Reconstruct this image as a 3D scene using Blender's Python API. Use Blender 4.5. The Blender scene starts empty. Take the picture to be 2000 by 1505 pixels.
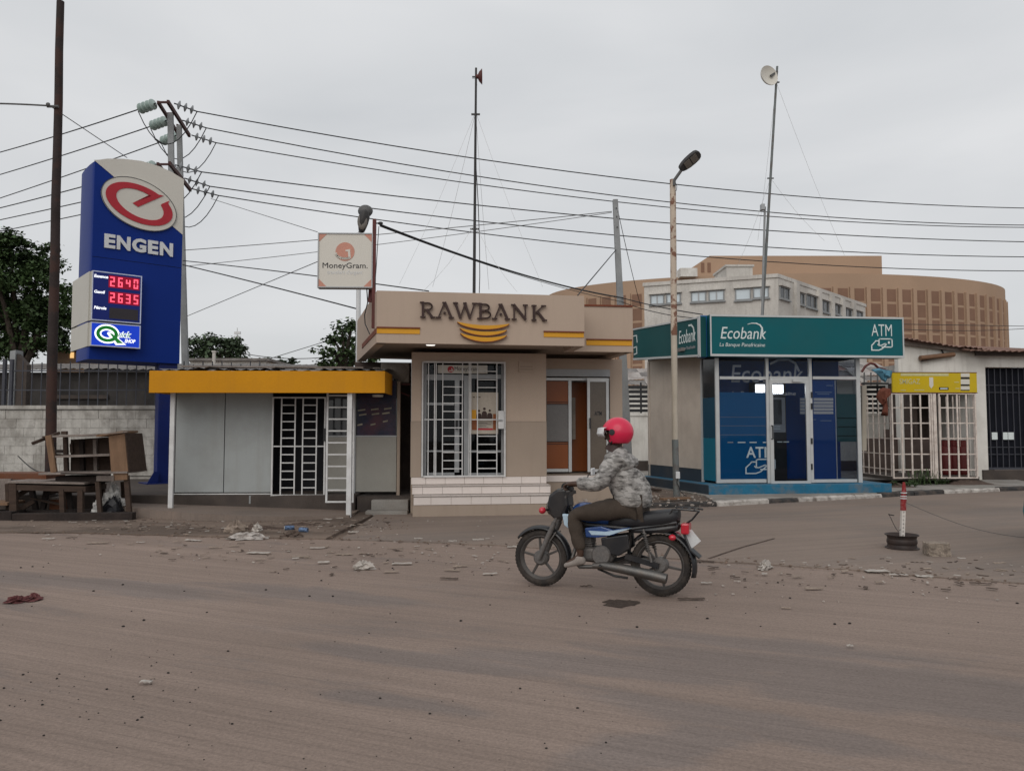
import bpy, bmesh, math, random
import numpy as np
from mathutils import Vector, Matrix
R = math.radians
SC = bpy.context.scene
COL = SC.collection
rnd = random.Random(7)

# ---------------------------------------------------------------- camera, sky, sun, exposure
EYE, PITCH, FPX, CX, CY = 1.6, R(3.15), 1500.0, 1000.0, 752.5
cam_data = bpy.data.cameras.new('camera')
cam_data.sensor_width = 36.0
cam_data.lens = 36.0 * FPX / 2000.0
cam_data.clip_end = 2000.0
cam_data.clip_start = 0.05
cam = bpy.data.objects.new('camera', cam_data)
cam.location = (0, 0, EYE)
cam.rotation_euler = (R(90) + PITCH, 0, 0)
COL.objects.link(cam)
SC.camera = cam

SUN_EL, SUN_AZ = R(36), R(196)
world = bpy.data.worlds.new('World')
SC.world = world
world.use_nodes = True
wt = world.node_tree
for n in list(wt.nodes): wt.nodes.remove(n)
w_out = wt.nodes.new('ShaderNodeOutputWorld')
w_bg = wt.nodes.new('ShaderNodeBackground')
w_bg.inputs['Strength'].default_value = 0.1
w_sky = wt.nodes.new('ShaderNodeTexSky')
w_sky.sky_type = 'NISHITA'
w_sky.sun_disc = False
w_sky.sun_elevation = SUN_EL
w_sky.sun_rotation = SUN_AZ
w_tc = wt.nodes.new('ShaderNodeTexCoord')
w_map = wt.nodes.new('ShaderNodeMapping')
w_map.inputs['Scale'].default_value = (1.0, 1.0, 3.2)
w_noise = wt.nodes.new('ShaderNodeTexNoise')
w_noise.inputs['Scale'].default_value = 1.7
w_noise.inputs['Detail'].default_value = 5.0
w_noise.inputs['Roughness'].default_value = 0.45
w_noise.inputs['Distortion'].default_value = 0.4
w_ramp = wt.nodes.new('ShaderNodeValToRGB')
w_ramp.color_ramp.elements[0].position = 0.30
w_ramp.color_ramp.elements[0].color = (5.95, 6.12, 6.30, 1)
w_ramp.color_ramp.elements[1].position = 0.70
w_ramp.color_ramp.elements[1].color = (7.75, 7.79, 7.86, 1)
w_mix = wt.nodes.new('ShaderNodeMixRGB')
w_mix.inputs['Fac'].default_value = 0.94
wt.links.new(w_tc.outputs['Generated'], w_map.inputs['Vector'])
wt.links.new(w_map.outputs['Vector'], w_noise.inputs['Vector'])
wt.links.new(w_noise.outputs['Fac'], w_ramp.inputs['Fac'])
wt.links.new(w_sky.outputs['Color'], w_mix.inputs['Color1'])
# an overcast sky is brighter overhead than at the horizon
w_sep = wt.nodes.new('ShaderNodeSeparateXYZ')
w_grad = wt.nodes.new('ShaderNodeMapRange')
w_grad.inputs['From Min'].default_value = 0.0; w_grad.inputs['From Max'].default_value = 0.55
w_grad.inputs['To Min'].default_value = 0.89; w_grad.inputs['To Max'].default_value = 1.08
w_mul = wt.nodes.new('ShaderNodeMixRGB'); w_mul.blend_type = 'MULTIPLY'; w_mul.inputs['Fac'].default_value = 1.0
wt.links.new(w_tc.outputs['Generated'], w_sep.inputs['Vector'])
wt.links.new(w_sep.outputs['Z'], w_grad.inputs['Value'])
wt.links.new(w_ramp.outputs['Color'], w_mul.inputs['Color1'])
wt.links.new(w_grad.outputs['Result'], w_mul.inputs['Color2'])
wt.links.new(w_mul.outputs['Color'], w_mix.inputs['Color2'])
wt.links.new(w_mix.outputs['Color'], w_bg.inputs['Color'])
wt.links.new(w_bg.outputs['Background'], w_out.inputs['Surface'])

sun_data = bpy.data.lights.new('sun', 'SUN')
sun_data.energy = 1.15
sun_data.angle = R(50)
sun_data.color = (1.0, 0.95, 0.88)
sun = bpy.data.objects.new('sun', sun_data)
# light comes from behind the camera; azimuth measured like the sky's sun_rotation
sdir = Vector((math.sin(SUN_AZ) * math.cos(SUN_EL), math.cos(SUN_AZ) * math.cos(SUN_EL), math.sin(SUN_EL)))
sun.rotation_euler = sdir.to_track_quat('Z', 'Y').to_euler()
sun.location = sdir * 60
COL.objects.link(sun)

SC.view_settings.view_transform = 'Standard'
SC.view_settings.look = 'None'
SC.view_settings.exposure = 0.0
SC.view_settings.gamma = 1.0
SC.view_settings.use_curve_mapping = False
SC.render.engine = 'CYCLES'
SC.cycles.max_bounces = 8
SC.cycles.transparent_max_bounces = 12
SC.cycles.sample_clamp_indirect = 6.0
try:
    SC.cycles.use_denoising = True
except Exception:
    pass

# ---------------------------------------------------------------- surveying: sight lines of the photograph -> places in the world
def ray(px, py):
    dx, dy = (px - CX) / FPX, (CY - py) / FPX
    c, s = math.cos(PITCH), math.sin(PITCH)
    return Vector((dx, c - dy * s, s + dy * c))
def at(px, py, D):
    d = ray(px, py); t = D / d.y
    return Vector((d.x * t, D, EYE + d.z * t))
def gnd(px, py, z=0.0):
    d = ray(px, py); t = (z - EYE) / d.z
    return Vector((d.x * t, d.y * t, z))

class Frame:
    """a facade's own axes: u along it, n into depth, z up"""
    def __init__(s, px, D, deg, py=835):
        p = at(px, py, D)
        s.o = Vector((p.x, D, 0)); s.a = R(deg)
        s.U = Vector((math.cos(s.a), math.sin(s.a), 0)); s.N = Vector((-math.sin(s.a), math.cos(s.a), 0))
    def pix(s, px, py, n=0.0):
        d = ray(px, py); e = Vector((0, 0, EYE))
        t = (n - (e - s.o).dot(s.N)) / d.dot(s.N)
        p = e + d * t
        return (p - s.o).dot(s.U), p.z
    def w2l(s, p):
        q = Vector((p[0], p[1], 0)) - s.o
        return (q.dot(s.U), q.dot(s.N))
    def rect(s, px0, py0, px1, py1, n=0.0):
        my, mx = (py0 + py1) / 2, (px0 + px1) / 2
        u0 = s.pix(px0, my, n)[0]; u1 = s.pix(px1, my, n)[0]
        z1 = s.pix(mx, py0, n)[1]; z0 = s.pix(mx, py1, n)[1]
        return u0, u1, z0, z1
    def empty(s, name, label, cat, group=None):
        return thing(name, label, cat, s.o, s.a, group)

# ---------------------------------------------------------------- objects
def thing(name, label, cat, loc=(0, 0, 0), rz=0.0, group=None):
    o = bpy.data.objects.new(name, None)
    o.empty_display_size = 0.2
    COL.objects.link(o)
    o.location = loc; o.rotation_euler = (0, 0, rz)
    return tag(o, label, cat, group)
def tag(o, label, cat, group=None):
    o['label'] = label; o['category'] = cat
    if group: o['group'] = group
    return o
def kind(o, k):
    o['kind'] = k
    return o
def copy_tree(o, parent=None):
    c = o.copy(); COL.objects.link(c)
    if parent is not None: c.parent = parent
    for ch in list(o.children): copy_tree(ch, c)
    return c

class MB:
    def __init__(s): s.v = []; s.f = []; s.m = []
    def add(s, vs, fs, mi=0):
        b = len(s.v); s.v += [tuple(v) for v in vs]
        s.f += [tuple(i + b for i in f) for f in fs]; s.m += [mi] * len(fs); return s
    def box(s, x0, x1, y0, y1, z0, z1, mi=0):
        x0, x1 = min(x0, x1), max(x0, x1); y0, y1 = min(y0, y1), max(y0, y1); z0, z1 = min(z0, z1), max(z0, z1)
        vs = [(x0,y0,z0),(x1,y0,z0),(x1,y1,z0),(x0,y1,z0),(x0,y0,z1),(x1,y0,z1),(x1,y1,z1),(x0,y1,z1)]
        return s.add(vs, [(0,3,2,1),(4,5,6,7),(0,1,5,4),(1,2,6,5),(2,3,7,6),(3,0,4,7)], mi)
    def prism(s, poly, lo, hi, axis='y', mi=0):
        """poly: 2-D outline in the two other axes (x,z for axis y; x,y for axis z; y,z for axis x)"""
        def P(a, b, t):
            return (a, t, b) if axis == 'y' else ((a, b, t) if axis == 'z' else (t, a, b))
        n = len(poly)
        vs = [P(a, b, lo) for a, b in poly] + [P(a, b, hi) for a, b in poly]
        fs = [tuple(range(n)), tuple(range(2*n-1, n-1, -1))]
        fs += [(i, i+n, (i+1) % n + n, (i+1) % n) for i in range(n)]
        return s.add(vs, fs, mi)
    def bar(s, p, q, w, h=None, up=(0,0,1), mi=0, w2=None, h2=None):
        p, q = Vector(p), Vector(q); h = h or w; w2 = w2 or w; h2 = h2 or h
        d = (q - p).normalized(); upv = Vector(up)
        if abs(d.dot(upv)) > 0.98: upv = Vector((0, 1, 0)) if abs(d.y) < .9 else Vector((1, 0, 0))
        a = d.cross(upv).normalized(); b = a.cross(d).normalized()
        vs = []
        for c, ww, hh in ((p, w, h), (q, w2, h2)):
            vs += [c - a*ww/2 - b*hh/2, c + a*ww/2 - b*hh/2, c + a*ww/2 + b*hh/2, c - a*ww/2 + b*hh/2]
        return s.add(vs, [(0,1,2,3),(7,6,5,4),(0,4,5,1),(1,5,6,2),(2,6,7,3),(3,7,4,0)], mi)
    def tube(s, pts, r, seg=8, mi=0, caps=True, squash=1.0):
        pts = [Vector(p) for p in pts]; n = len(pts)
        rr = r if isinstance(r, (list, tuple)) else [r] * n
        vs = []; prev = None
        for i, p in enumerate(pts):
            d = (pts[min(i+1, n-1)] - pts[max(i-1, 0)])
            d = d.normalized() if d.length > 1e-9 else Vector((0, 0, 1))
            if prev is None:
                a = d.cross(Vector((0, 0, 1)))
                if a.length < .05: a = d.cross(Vector((0, 1, 0)))
                a.normalize()
            else:
                a = prev - d * prev.dot(d)
                if a.length < 1e-6: a = d.cross(Vector((0, 1, 0)))
                a.normalize()
            prev = a; b = d.cross(a)
            for k in range(seg):
                t = 2 * math.pi * k / seg
                vs.append(p + (a * math.cos(t) + b * math.sin(t) * squash) * rr[i])
        fs = []
        for i in range(n - 1):
            for k in range(seg):
                k2 = (k + 1) % seg
                fs.append((i*seg+k, i*seg+k2, (i+1)*seg+k2, (i+1)*seg+k))
        if caps:
            fs.append(tuple(range(seg-1, -1, -1))); fs.append(tuple((n-1)*seg + k for k in range(seg)))
        return s.add(vs, fs, mi)
    def lathe(s, prof, seg=24, c=(0,0,0), axis='z', mi=0, arc=None):
        vs = []; n = len(prof)
        full = arc is None
        cnt = seg if full else seg + 1
        for k in range(cnt):
            t = 2 * math.pi * k / seg if full else arc[0] + (arc[1] - arc[0]) * k / seg
            for r, h in prof:
                x, y = r * math.cos(t), r * math.sin(t)
                v = (x, y, h) if axis == 'z' else ((x, h, y) if axis == 'y' else (h, x, y))
                vs.append((v[0] + c[0], v[1] + c[1], v[2] + c[2]))
        fs = []
        for k in range(seg):
            k2 = (k + 1) % cnt
            for i in range(n - 1):
                fs.append((k*n+i, k2*n+i, k2*n+i+1, k*n+i+1))
        return s.add(vs, fs, mi)
    def ell(s, c, r, seg=16, rings=10, mi=0, rot=None):
        vs = []; fs = []
        for i in range(rings + 1):
            ph = math.pi * i / rings
            for k in range(seg):
                t = 2 * math.pi * k / seg
                v = Vector((r[0]*math.sin(ph)*math.cos(t), r[1]*math.sin(ph)*math.sin(t), r[2]*math.cos(ph)))
                if rot: v = rot @ v
                vs.append((v.x + c[0], v.y + c[1], v.z + c[2]))
        for i in range(rings):
            for k in range(seg):
                k2 = (k + 1) % seg
                fs.append((i*seg+k, (i+1)*seg+k, (i+1)*seg+k2, i*seg+k2))
        return s.add(vs, fs, mi)
    def stroke(s, pts, w, n0, n1, mi=0, closed=False):
        """flat ribbon along 2-D points (u,z), between depths n0 and n1"""
        pts = [Vector((p[0], p[1])) for p in pts]
        if closed: pts = pts + [pts[0]]
        for a, b in zip(pts[:-1], pts[1:]):
            d = b - a
            if d.length < 1e-6: continue
            d.normalize(); t = Vector((-d.y, d.x)) * w / 2; e = d * w * .35
            q = [a - e - t, b + e - t, b + e + t, a - e + t]
            s.prism([(v.x, v.y) for v in q], n0, n1, 'y', mi)
        return s
    def mesh(s, name, mats, smooth=False):
        me = bpy.data.meshes.new(name)
        me.from_pydata(s.v, [], s.f)
        mats = mats if isinstance(mats, (list, tuple)) else [mats]
        for m in mats: me.materials.append(m)
        if len(mats) > 1: me.polygons.foreach_set('material_index', s.m)
        bm = bmesh.new(); bm.from_mesh(me)
        bmesh.ops.recalc_face_normals(bm, faces=bm.faces)
        bm.to_mesh(me); bm.free()
        if smooth: me.polygons.foreach_set('use_smooth', [True] * len(me.polygons))
        me.update()
        return me
    def build(s, name, mats, parent=None, smooth=False, bevel=0.0, loc=None, rot=None):
        me = s.mesh(name, mats, smooth)
        o = bpy.data.objects.new(name, me); COL.objects.link(o)
        if parent is not None: o.parent = parent
        if loc is not None: o.location = loc
        if rot is not None: o.rotation_euler = rot
        if bevel:
            b = o.modifiers.new('bevel', 'BEVEL'); b.width = bevel; b.segments = 2; b.limit_method = 'ANGLE'; b.angle_limit = R(40)
        if smooth:
            try:
                me.set_sharp_from_angle(angle=R(38))
            except Exception: pass
        return o
def inst(o, parent=None, loc=None, rot=None, scale=None):
    """another object on the same mesh"""
    c = o.copy(); COL.objects.link(c)
    if parent is not None: c.parent = parent
    if loc is not None: c.location = loc
    if rot is not None: c.rotation_euler = rot
    if scale is not None: c.scale = scale
    return c

_unit = {}
def piece(name, m, parent, x0, x1, y0, y1, z0, z1):
    """box-shaped part on a shared unit cube mesh"""
    key = (name, m.name)
    if key not in _unit: _unit[key] = MB().box(-.5,.5,-.5,.5,-.5,.5).mesh(name, m)
    o = bpy.data.objects.new(name, _unit[key]); COL.objects.link(o)
    o.parent = parent
    o.location = ((x0+x1)/2, (y0+y1)/2, (z0+z1)/2)
    o.scale = (max(abs(x1-x0),1e-4), max(abs(y1-y0),1e-4), max(abs(z1-z0),1e-4))
    return o

def skin(name, chains, m, parent=None, sub=2, root=0, smooth=True):
    """chains: list of [(x,y,z,r) ...]; equal coordinates share a vertex"""
    idx = {}; vs = []; rs = []; es = []
    for ch in chains:
        prev = None
        for p in ch:
            k = (round(p[0],4), round(p[1],4), round(p[2],4))
            if k not in idx:
                idx[k] = len(vs); vs.append(k); rs.append(p[3] if isinstance(p[3], tuple) else (p[3], p[3]))
            i = idx[k]
            if prev is not None and prev != i: es.append((prev, i))
            prev = i
    me = bpy.data.meshes.new(name); me.from_pydata(vs, es, []); me.materials.append(m)
    o = bpy.data.objects.new(name, me); COL.objects.link(o)
    sk = o.modifiers.new('skin', 'SKIN'); sk.use_smooth_shade = True
    sv = me.skin_vertices
    if not sv:
        bm = bmesh.new(); bm.from_mesh(me); bm.verts.layers.skin.verify(); bm.to_mesh(me); bm.free(); sv = me.skin_vertices
    for i, r in enumerate(rs):
        sv[0].data[i].radius = r
        sv[0].data[i].use_root = (i == root)
    if sub:
        ss = o.modifiers.new('sub', 'SUBSURF'); ss.levels = sub; ss.render_levels = sub
    if parent is not None: o.parent = parent
    return o

_tcache = {}
def lettering(name, body, m, parent, u0, u1, z0, z1, n, depth=0.004, bold=0.0, shear=0.0, flip=False):
    """letters fitted into the rectangle u0..u1, z0..z1 and standing proud of the plane n towards -n"""
    cu = bpy.data.curves.new('letters', 'FONT'); cu.body = body; cu.size = 1.0
    cu.offset = bold; cu.shear = shear; cu.extrude = 0.5; cu.resolution_u = 3
    t = bpy.data.objects.new('letters', cu); COL.objects.link(t)
    dg = bpy.context.evaluated_depsgraph_get(); dg.update()
    me = bpy.data.meshes.new_from_object(t.evaluated_get(dg))
    bpy.data.objects.remove(t); bpy.data.curves.remove(cu)
    co = np.empty(len(me.vertices) * 3); me.vertices.foreach_get('co', co); co = co.reshape(-1, 3)
    mn, mx = co.min(0), co.max(0)
    x = u0 + (co[:,0] - mn[0]) / (mx[0] - mn[0]) * (u1 - u0)
    z = z0 + (co[:,1] - mn[1]) / (mx[1] - mn[1]) * (z1 - z0)
    y = n - depth * (co[:,2] - mn[2]) / (mx[2] - mn[2])
    me.vertices.foreach_set('co', np.stack([x, y, z], 1).ravel())
    me.materials.clear(); me.materials.append(m); me.name = name; me.update()
    o = bpy.data.objects.new(name, me); COL.objects.link(o); o.parent = parent
    return o

# ---------------------------------------------------------------- materials
def mat(name, rgb, rough=.75, var=.12, scale=2.5, fine=.08, fscale=45, bump=.15, metal=0.0, spec=.3,
        dirt=None, dirt_amt=.35, dirt_scale=1.2, emit=0.0, stretch=None, coat=0.0, streak=None, rust=None, rust_amt=.3, rust_scale=4):
    m = bpy.data.materials.new(name); m.use_nodes = True
    nt = m.node_tree; N = nt.nodes; L = nt.links
    b = N['Principled BSDF']
    b.inputs['Roughness'].default_value = rough; b.inputs['Metallic'].default_value = metal
    b.inputs['Specular IOR Level'].default_value = spec
    if coat: b.inputs['Coat Weight'].default_value = coat; b.inputs['Coat Roughness'].default_value = .08
    if emit:
        b.inputs['Emission Color'].default_value = (*rgb, 1); b.inputs['Emission Strength'].default_value = emit
        b.inputs['Base Color'].default_value = (*[c * .6 for c in rgb], 1)
        return m
    geo = N.new('ShaderNodeNewGeometry'); pos = geo.outputs['Position']
    if stretch:
        mp = N.new('ShaderNodeMapping'); mp.inputs['Scale'].default_value = stretch
        L.new(pos, mp.inputs['Vector']); pos = mp.outputs['Vector']
    def noise(sc, det=4, rgh=.55):
        t = N.new('ShaderNodeTexNoise'); t.inputs['Scale'].default_value = sc; t.inputs['Detail'].default_value = det
        t.inputs['Roughness'].default_value = rgh; L.new(pos, t.inputs['Vector']); return t.outputs['Fac']
    def rng(fac, lo, hi, a=.3, c=.7):
        r = N.new('ShaderNodeMapRange'); r.inputs['From Min'].default_value = a; r.inputs['From Max'].default_value = c
        r.inputs['To Min'].default_value = lo; r.inputs['To Max'].default_value = hi; L.new(fac, r.inputs['Value']); return r.outputs['Result']
    n1, n2 = noise(scale), noise(fscale, 3)
    f1, f2 = rng(n1, 1 - var, 1 + var), rng(n2, 1 - fine, 1 + fine)
    mul = N.new('ShaderNodeMath'); mul.operation = 'MULTIPLY'; L.new(f1, mul.inputs[0]); L.new(f2, mul.inputs[1])
    hsv = N.new('ShaderNodeMixRGB'); hsv.blend_type = 'MULTIPLY'; hsv.inputs['Fac'].default_value = 1
    hsv.inputs['Color1'].default_value = (*rgb, 1); L.new(mul.outputs[0], hsv.inputs['Color2'])
    col = hsv.outputs['Color']
    def layer(col, c, amt, sc, lo=.5, hi=.68, st=None):
        nonlocal pos
        p0 = pos
        if st:
            mp = N.new('ShaderNodeMapping'); mp.inputs['Scale'].default_value = st; L.new(geo.outputs['Position'], mp.inputs['Vector']); pos = mp.outputs['Vector']
        f = rng(noise(sc, 6, .62), 0, amt, lo, hi); pos = p0
        mx = N.new('ShaderNodeMixRGB'); L.new(f, mx.inputs['Fac']); L.new(col, mx.inputs['Color1']); mx.inputs['Color2'].default_value = (*c, 1)
        return mx.outputs['Color']
    if dirt: col = layer(col, dirt, dirt_amt, dirt_scale, .45, .7)
    if streak: col = layer(col, streak, .5, 1.0, .5, .72, (7, 7, .5))
    if rust: col = layer(col, rust, rust_amt, rust_scale, .5, .58)
    L.new(col, b.inputs['Base Color'])
    if bump:
        bp = N.new('ShaderNodeBump'); bp.inputs['Strength'].default_value = bump; bp.inputs['Distance'].default_value = .01
        L.new(n2, bp.inputs['Height']); L.new(bp.outputs['Normal'], b.inputs['Normal'])
    return m

def glass(name, tint=(1,1,1), refl=1.0, rough=.02, clear=.85):
    m = bpy.data.materials.new(name); m.use_nodes = True
    nt = m.node_tree; N = nt.nodes; L = nt.links
    for n in list(N): N.remove(n)
    out = N.new('ShaderNodeOutputMaterial'); tr = N.new('ShaderNodeBsdfTransparent'); gl = N.new('ShaderNodeBsdfGlossy')
    tr.inputs['Color'].default_value = (*[c * clear for c in tint], 1)
    gl.inputs['Roughness'].default_value = rough
    fr = N.new('ShaderNodeFresnel'); fr.inputs['IOR'].default_value = 1.5
    mu = N.new('ShaderNodeMath'); mu.operation = 'MULTIPLY'; mu.inputs[1].default_value = refl
    ns = N.new('ShaderNodeTexNoise'); ns.inputs['Scale'].default_value = .8
    g = N.new('ShaderNodeNewGeometry'); L.new(g.outputs['Position'], ns.inputs['Vector'])
    bp = N.new('ShaderNodeBump'); bp.inputs['Strength'].default_value = .05; L.new(ns.outputs['Fac'], bp.inputs['Height']); L.new(bp.outputs['Normal'], gl.inputs['Normal'])
    mx = N.new('ShaderNodeMixShader')
    L.new(fr.outputs[0], mu.inputs[0]); L.new(mu.outputs[0], mx.inputs[0]); L.new(tr.outputs[0], mx.inputs[1]); L.new(gl.outputs[0], mx.inputs[2])
    L.new(mx.outputs[0], out.inputs['Surface'])
    return m

def dust_road(name, dust, asphalt, ang, patch=.5, streak=.10, grit=.12, cover=(.47, .62), worn=()):
    m = bpy.data.materials.new(name); m.use_nodes = True
    nt = m.node_tree; N = nt.nodes; L = nt.links; b = N['Principled BSDF']
    b.inputs['Roughness'].default_value = .9; b.inputs['Specular IOR Level'].default_value = .18
    g = N.new('ShaderNodeNewGeometry')
    def mp(sc, rz=ang):
        # turn first so that x runs along the road, then stretch
        a = N.new('ShaderNodeMapping'); a.inputs['Rotation'].default_value = (0, 0, rz); L.new(g.outputs['Position'], a.inputs['Vector'])
        c = N.new('ShaderNodeMapping'); c.inputs['Scale'].default_value = sc; L.new(a.outputs['Vector'], c.inputs['Vector']); return c.outputs['Vector']
    def noise(v, sc, det=4, rgh=.55, dist=0):
        t = N.new('ShaderNodeTexNoise'); t.inputs['Scale'].default_value = sc; t.inputs['Detail'].default_value = det
        t.inputs['Roughness'].default_value = rgh; t.inputs['Distortion'].default_value = dist; L.new(v, t.inputs['Vector']); return t.outputs['Fac']
    def rng(fac, lo, hi, a=.3, c=.7):
        r = N.new('ShaderNodeMapRange'); r.inputs['From Min'].default_value = a; r.inputs['From Max'].default_value = c
        r.inputs['To Min'].default_value = lo; r.inputs['To Max'].default_value = hi; L.new(fac, r.inputs['Value']); return r.outputs['Result']
    def mulc(col, fac):
        x = N.new('ShaderNodeMixRGB'); x.blend_type = 'MULTIPLY'; x.inputs['Fac'].default_value = 1
        L.new(col, x.inputs['Color1']); L.new(fac, x.inputs['Color2']); return x.outputs['Color']
    pv = g.outputs['Position']
    big = noise(mp((.30, 1.0, 1)), .75, 7, .62, .5)
    mx = N.new('ShaderNodeMixRGB'); bn = N.new('ShaderNodeMath'); bn.operation = 'MULTIPLY_ADD'; bn.inputs[1].default_value = .22; L.new(noise(mp((.25, 1.0, 1)), 14, 5, .8), bn.inputs[0]); L.new(big, bn.inputs[2])
    sb = N.new('ShaderNodeMath'); sb.operation = 'SUBTRACT'; sb.inputs[1].default_value = .11; L.new(bn.outputs[0], sb.inputs[0])
    fac = rng(sb.outputs[0], 0, patch, *cover)
    # places where traffic has swept the dust off: (x, y, half length, half width, turn)
    for (wx, wy, hl, hw, tr) in worn:
        t_ = N.new('ShaderNodeMapping'); t_.vector_type = 'TEXTURE'; t_.inputs['Location'].default_value = (wx, wy, 0); t_.inputs['Rotation'].default_value = (0, 0, tr); t_.inputs['Scale'].default_value = (hl, hw, 1)
        L.new(pv, t_.inputs['Vector']); ln = N.new('ShaderNodeVectorMath'); ln.operation = 'LENGTH'; L.new(t_.outputs['Vector'], ln.inputs[0])
        sm = N.new('ShaderNodeMath'); sm.operation = 'MULTIPLY_ADD'; sm.inputs[1].default_value = -2.4; L.new(noise(mp((.45, 1.3, 1)), 1.9, 7, .68, .4), sm.inputs[0]); L.new(ln.outputs['Value'], sm.inputs[2])
        m_ = rng(sm.outputs[0], patch, 0, -.50, -.05)
        mxx = N.new('ShaderNodeMath'); mxx.operation = 'MAXIMUM'; L.new(fac, mxx.inputs[0]); L.new(m_, mxx.inputs[1]); fac = mxx.outputs[0]
    L.new(fac, mx.inputs['Fac'])
    mx.inputs['Color1'].default_value = (*dust, 1); mx.inputs['Color2'].default_value = (*asphalt, 1)
    col = mx.outputs['Color']
    st = noise(mp((.05, 2.6, 1)), 1.6, 6, .7, .15)
    col = mulc(col, rng(st, 1 - streak, 1 + streak))
    st2 = noise(mp((.03, 7.0, 1), ang + .06), 1.5, 5, .75, .1)
    col = mulc(col, rng(st2, 1 - streak * .8, 1 + streak * .5, .35, .65))
    st3 = noise(mp((.02, 20.0, 1), ang - .03), 1.4, 4, .7, .25)
    col = mulc(col, rng(st3, 1 - streak * 1.3, 1.02, .34, .50))
    blo = noise(pv, .35, 4, .5)
    col = mulc(col, rng(blo, .88, 1.1))
    gr = noise(pv, 55, 5, .75)
    col = mulc(col, rng(gr, 1 - grit, 1 + grit))
    sp = N.new('ShaderNodeTexVoronoi'); sp.inputs['Scale'].default_value = 14; L.new(pv, sp.inputs['Vector'])
    sr = N.new('ShaderNodeMapRange'); sr.inputs['From Min'].default_value = .05; sr.inputs['From Max'].default_value = .12
    sr.inputs['To Min'].default_value = .62; sr.inputs['To Max'].default_value = 1; L.new(sp.outputs['Distance'], sr.inputs['Value'])
    pick = rng(noise(pv, 9, 2), 0, 1, .52, .6)
    keep = N.new('ShaderNodeMixRGB'); keep.inputs['Color1'].default_value = (1,1,1,1); L.new(pick, keep.inputs['Fac']); L.new(sr.outputs['Result'], keep.inputs['Color2'])
    col = mulc(col, keep.outputs['Color'])
    L.new(col, b.inputs['Base Color'])
    ad = N.new('ShaderNodeMath'); ad.operation = 'ADD'; L.new(gr, ad.inputs[0]); L.new(st, ad.inputs[1])
    bp = N.new('ShaderNodeBump'); bp.inputs['Strength'].default_value = .6; bp.inputs['Distance'].default_value = .015
    L.new(ad.outputs[0], bp.inputs['Height']); L.new(bp.outputs['Normal'], b.inputs['Normal'])
    return m

M = {}
M['road'] = dust_road('dusty_asphalt', (.252,.194,.163), (.178,.152,.142), R(23), .62, .10, .22, cover=(.57, .66), worn=[(gnd(x, y).x, gnd(x, y).y, l, w, R(-r)) for x, y, l, w, r in ((830,1285,1.0,.17,22),(1200,1300,1.3,.20,20),(1650,1310,1.6,.35,24),(1900,1370,1.8,.42,22),(1420,1400,1.0,.22,30),(1320,1450,.7,.22,-25),(760,1365,.5,.13,20),(300,1150,1.6,.3,20),(30,1130,1.2,.3,22),(620,1160,1.3,.28,20),(1500,1260,1.2,.2,22))])
M['concrete_yard'] = dust_road('dusty_concrete', (.222,.175,.147), (.185,.155,.137), R(-20), .7, .08, .12)
M['dirt'] = dust_road('trodden_dirt', (.205,.157,.128), (.115,.088,.072), R(10), .9, .06, .25, cover=(.46, .56))
M['pavement'] = mat('worn_concrete', (.26,.245,.225), .9, .18, 1.5, .12, 60, .3, dirt=(.13,.10,.08), dirt_amt=.7)
M['plinth'] = mat('stained_shaded_plinth', (.068,.055,.048), .9, .25, 2.0, .15, 50, .4, dirt=(.05,.042,.04), dirt_amt=.6, dirt_scale=2.5)  # stains, with contact shade also darkened into the base colour
M['kerb_white'] = mat('chipped_white_kerb_paint', (.44,.41,.38), .85, .15, 4, .12, 50, .4, dirt=(.12,.095,.08), dirt_amt=.9, dirt_scale=6)
M['kerb_black'] = mat('black_kerb_paint', (.035,.034,.034), .8, .2, 4, .2, 50, .4, dirt=(.13,.10,.085), dirt_amt=.7, dirt_scale=5)
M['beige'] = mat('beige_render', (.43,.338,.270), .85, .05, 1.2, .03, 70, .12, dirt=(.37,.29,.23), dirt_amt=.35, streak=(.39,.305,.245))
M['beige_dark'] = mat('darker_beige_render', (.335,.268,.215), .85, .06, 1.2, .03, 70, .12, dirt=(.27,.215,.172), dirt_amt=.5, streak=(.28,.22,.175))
M['yellow'] = mat('amber_yellow_sheet', (.54,.235,.006), .5, .06, .8, .03, 30, .03, spec=.14, dirt=(.42,.185,.012), dirt_amt=.5, dirt_scale=1.6, streak=(.47,.205,.012))
M['yellow_trim'] = mat('amber_trim', (.60,.29,.02), .6, .05, 2, .03, 40, .05)
M['brown_line'] = mat('red_brown_trim_and_shadow', (.16,.045,.022), .7)
M['maroon'] = mat('maroon_steel_paint', (.10,.026,.024), .6, .2, 5, .1, 60, .1, rust=(.09,.04,.025))
M['letter_brown'] = mat('dark_brown_letter', (.040,.020,.017), .5, .15, 6, .05, 60, .05)
M['white_bar'] = mat('white_painted_steel', (.60,.60,.60), .5, .10, 5, .05, 60, .05, dirt=(.36,.34,.32), dirt_amt=.4, dirt_scale=4)
M['pink_bar'] = mat('old_cream_painted_steel', (.60,.53,.48), .6, .14, 6, .08, 60, .05, rust=(.30,.21,.16), rust_amt=.3, rust_scale=7)
M['alu'] = mat('brushed_aluminium', (.52,.53,.53), .4, .06, 4, .03, 80, .03, metal=.35, spec=.5)
M['alu_grey'] = mat('grey_aluminium', (.34,.35,.36), .45, .06, 4, .03, 80, .03, metal=.2)
M['panel'] = mat('pale_grey_sheet_panel', (.33,.35,.35), .6, .05, 1.0, .03, 60, .05, dirt=(.255,.26,.25), dirt_amt=.7, dirt_scale=1.1, streak=(.28,.285,.27))
M['panel_beige'] = mat('weathered_board_panel', (.32,.31,.28), .75, .08, 1.2, .05, 60, .08, dirt=(.24,.225,.20), dirt_amt=.6)
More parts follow.
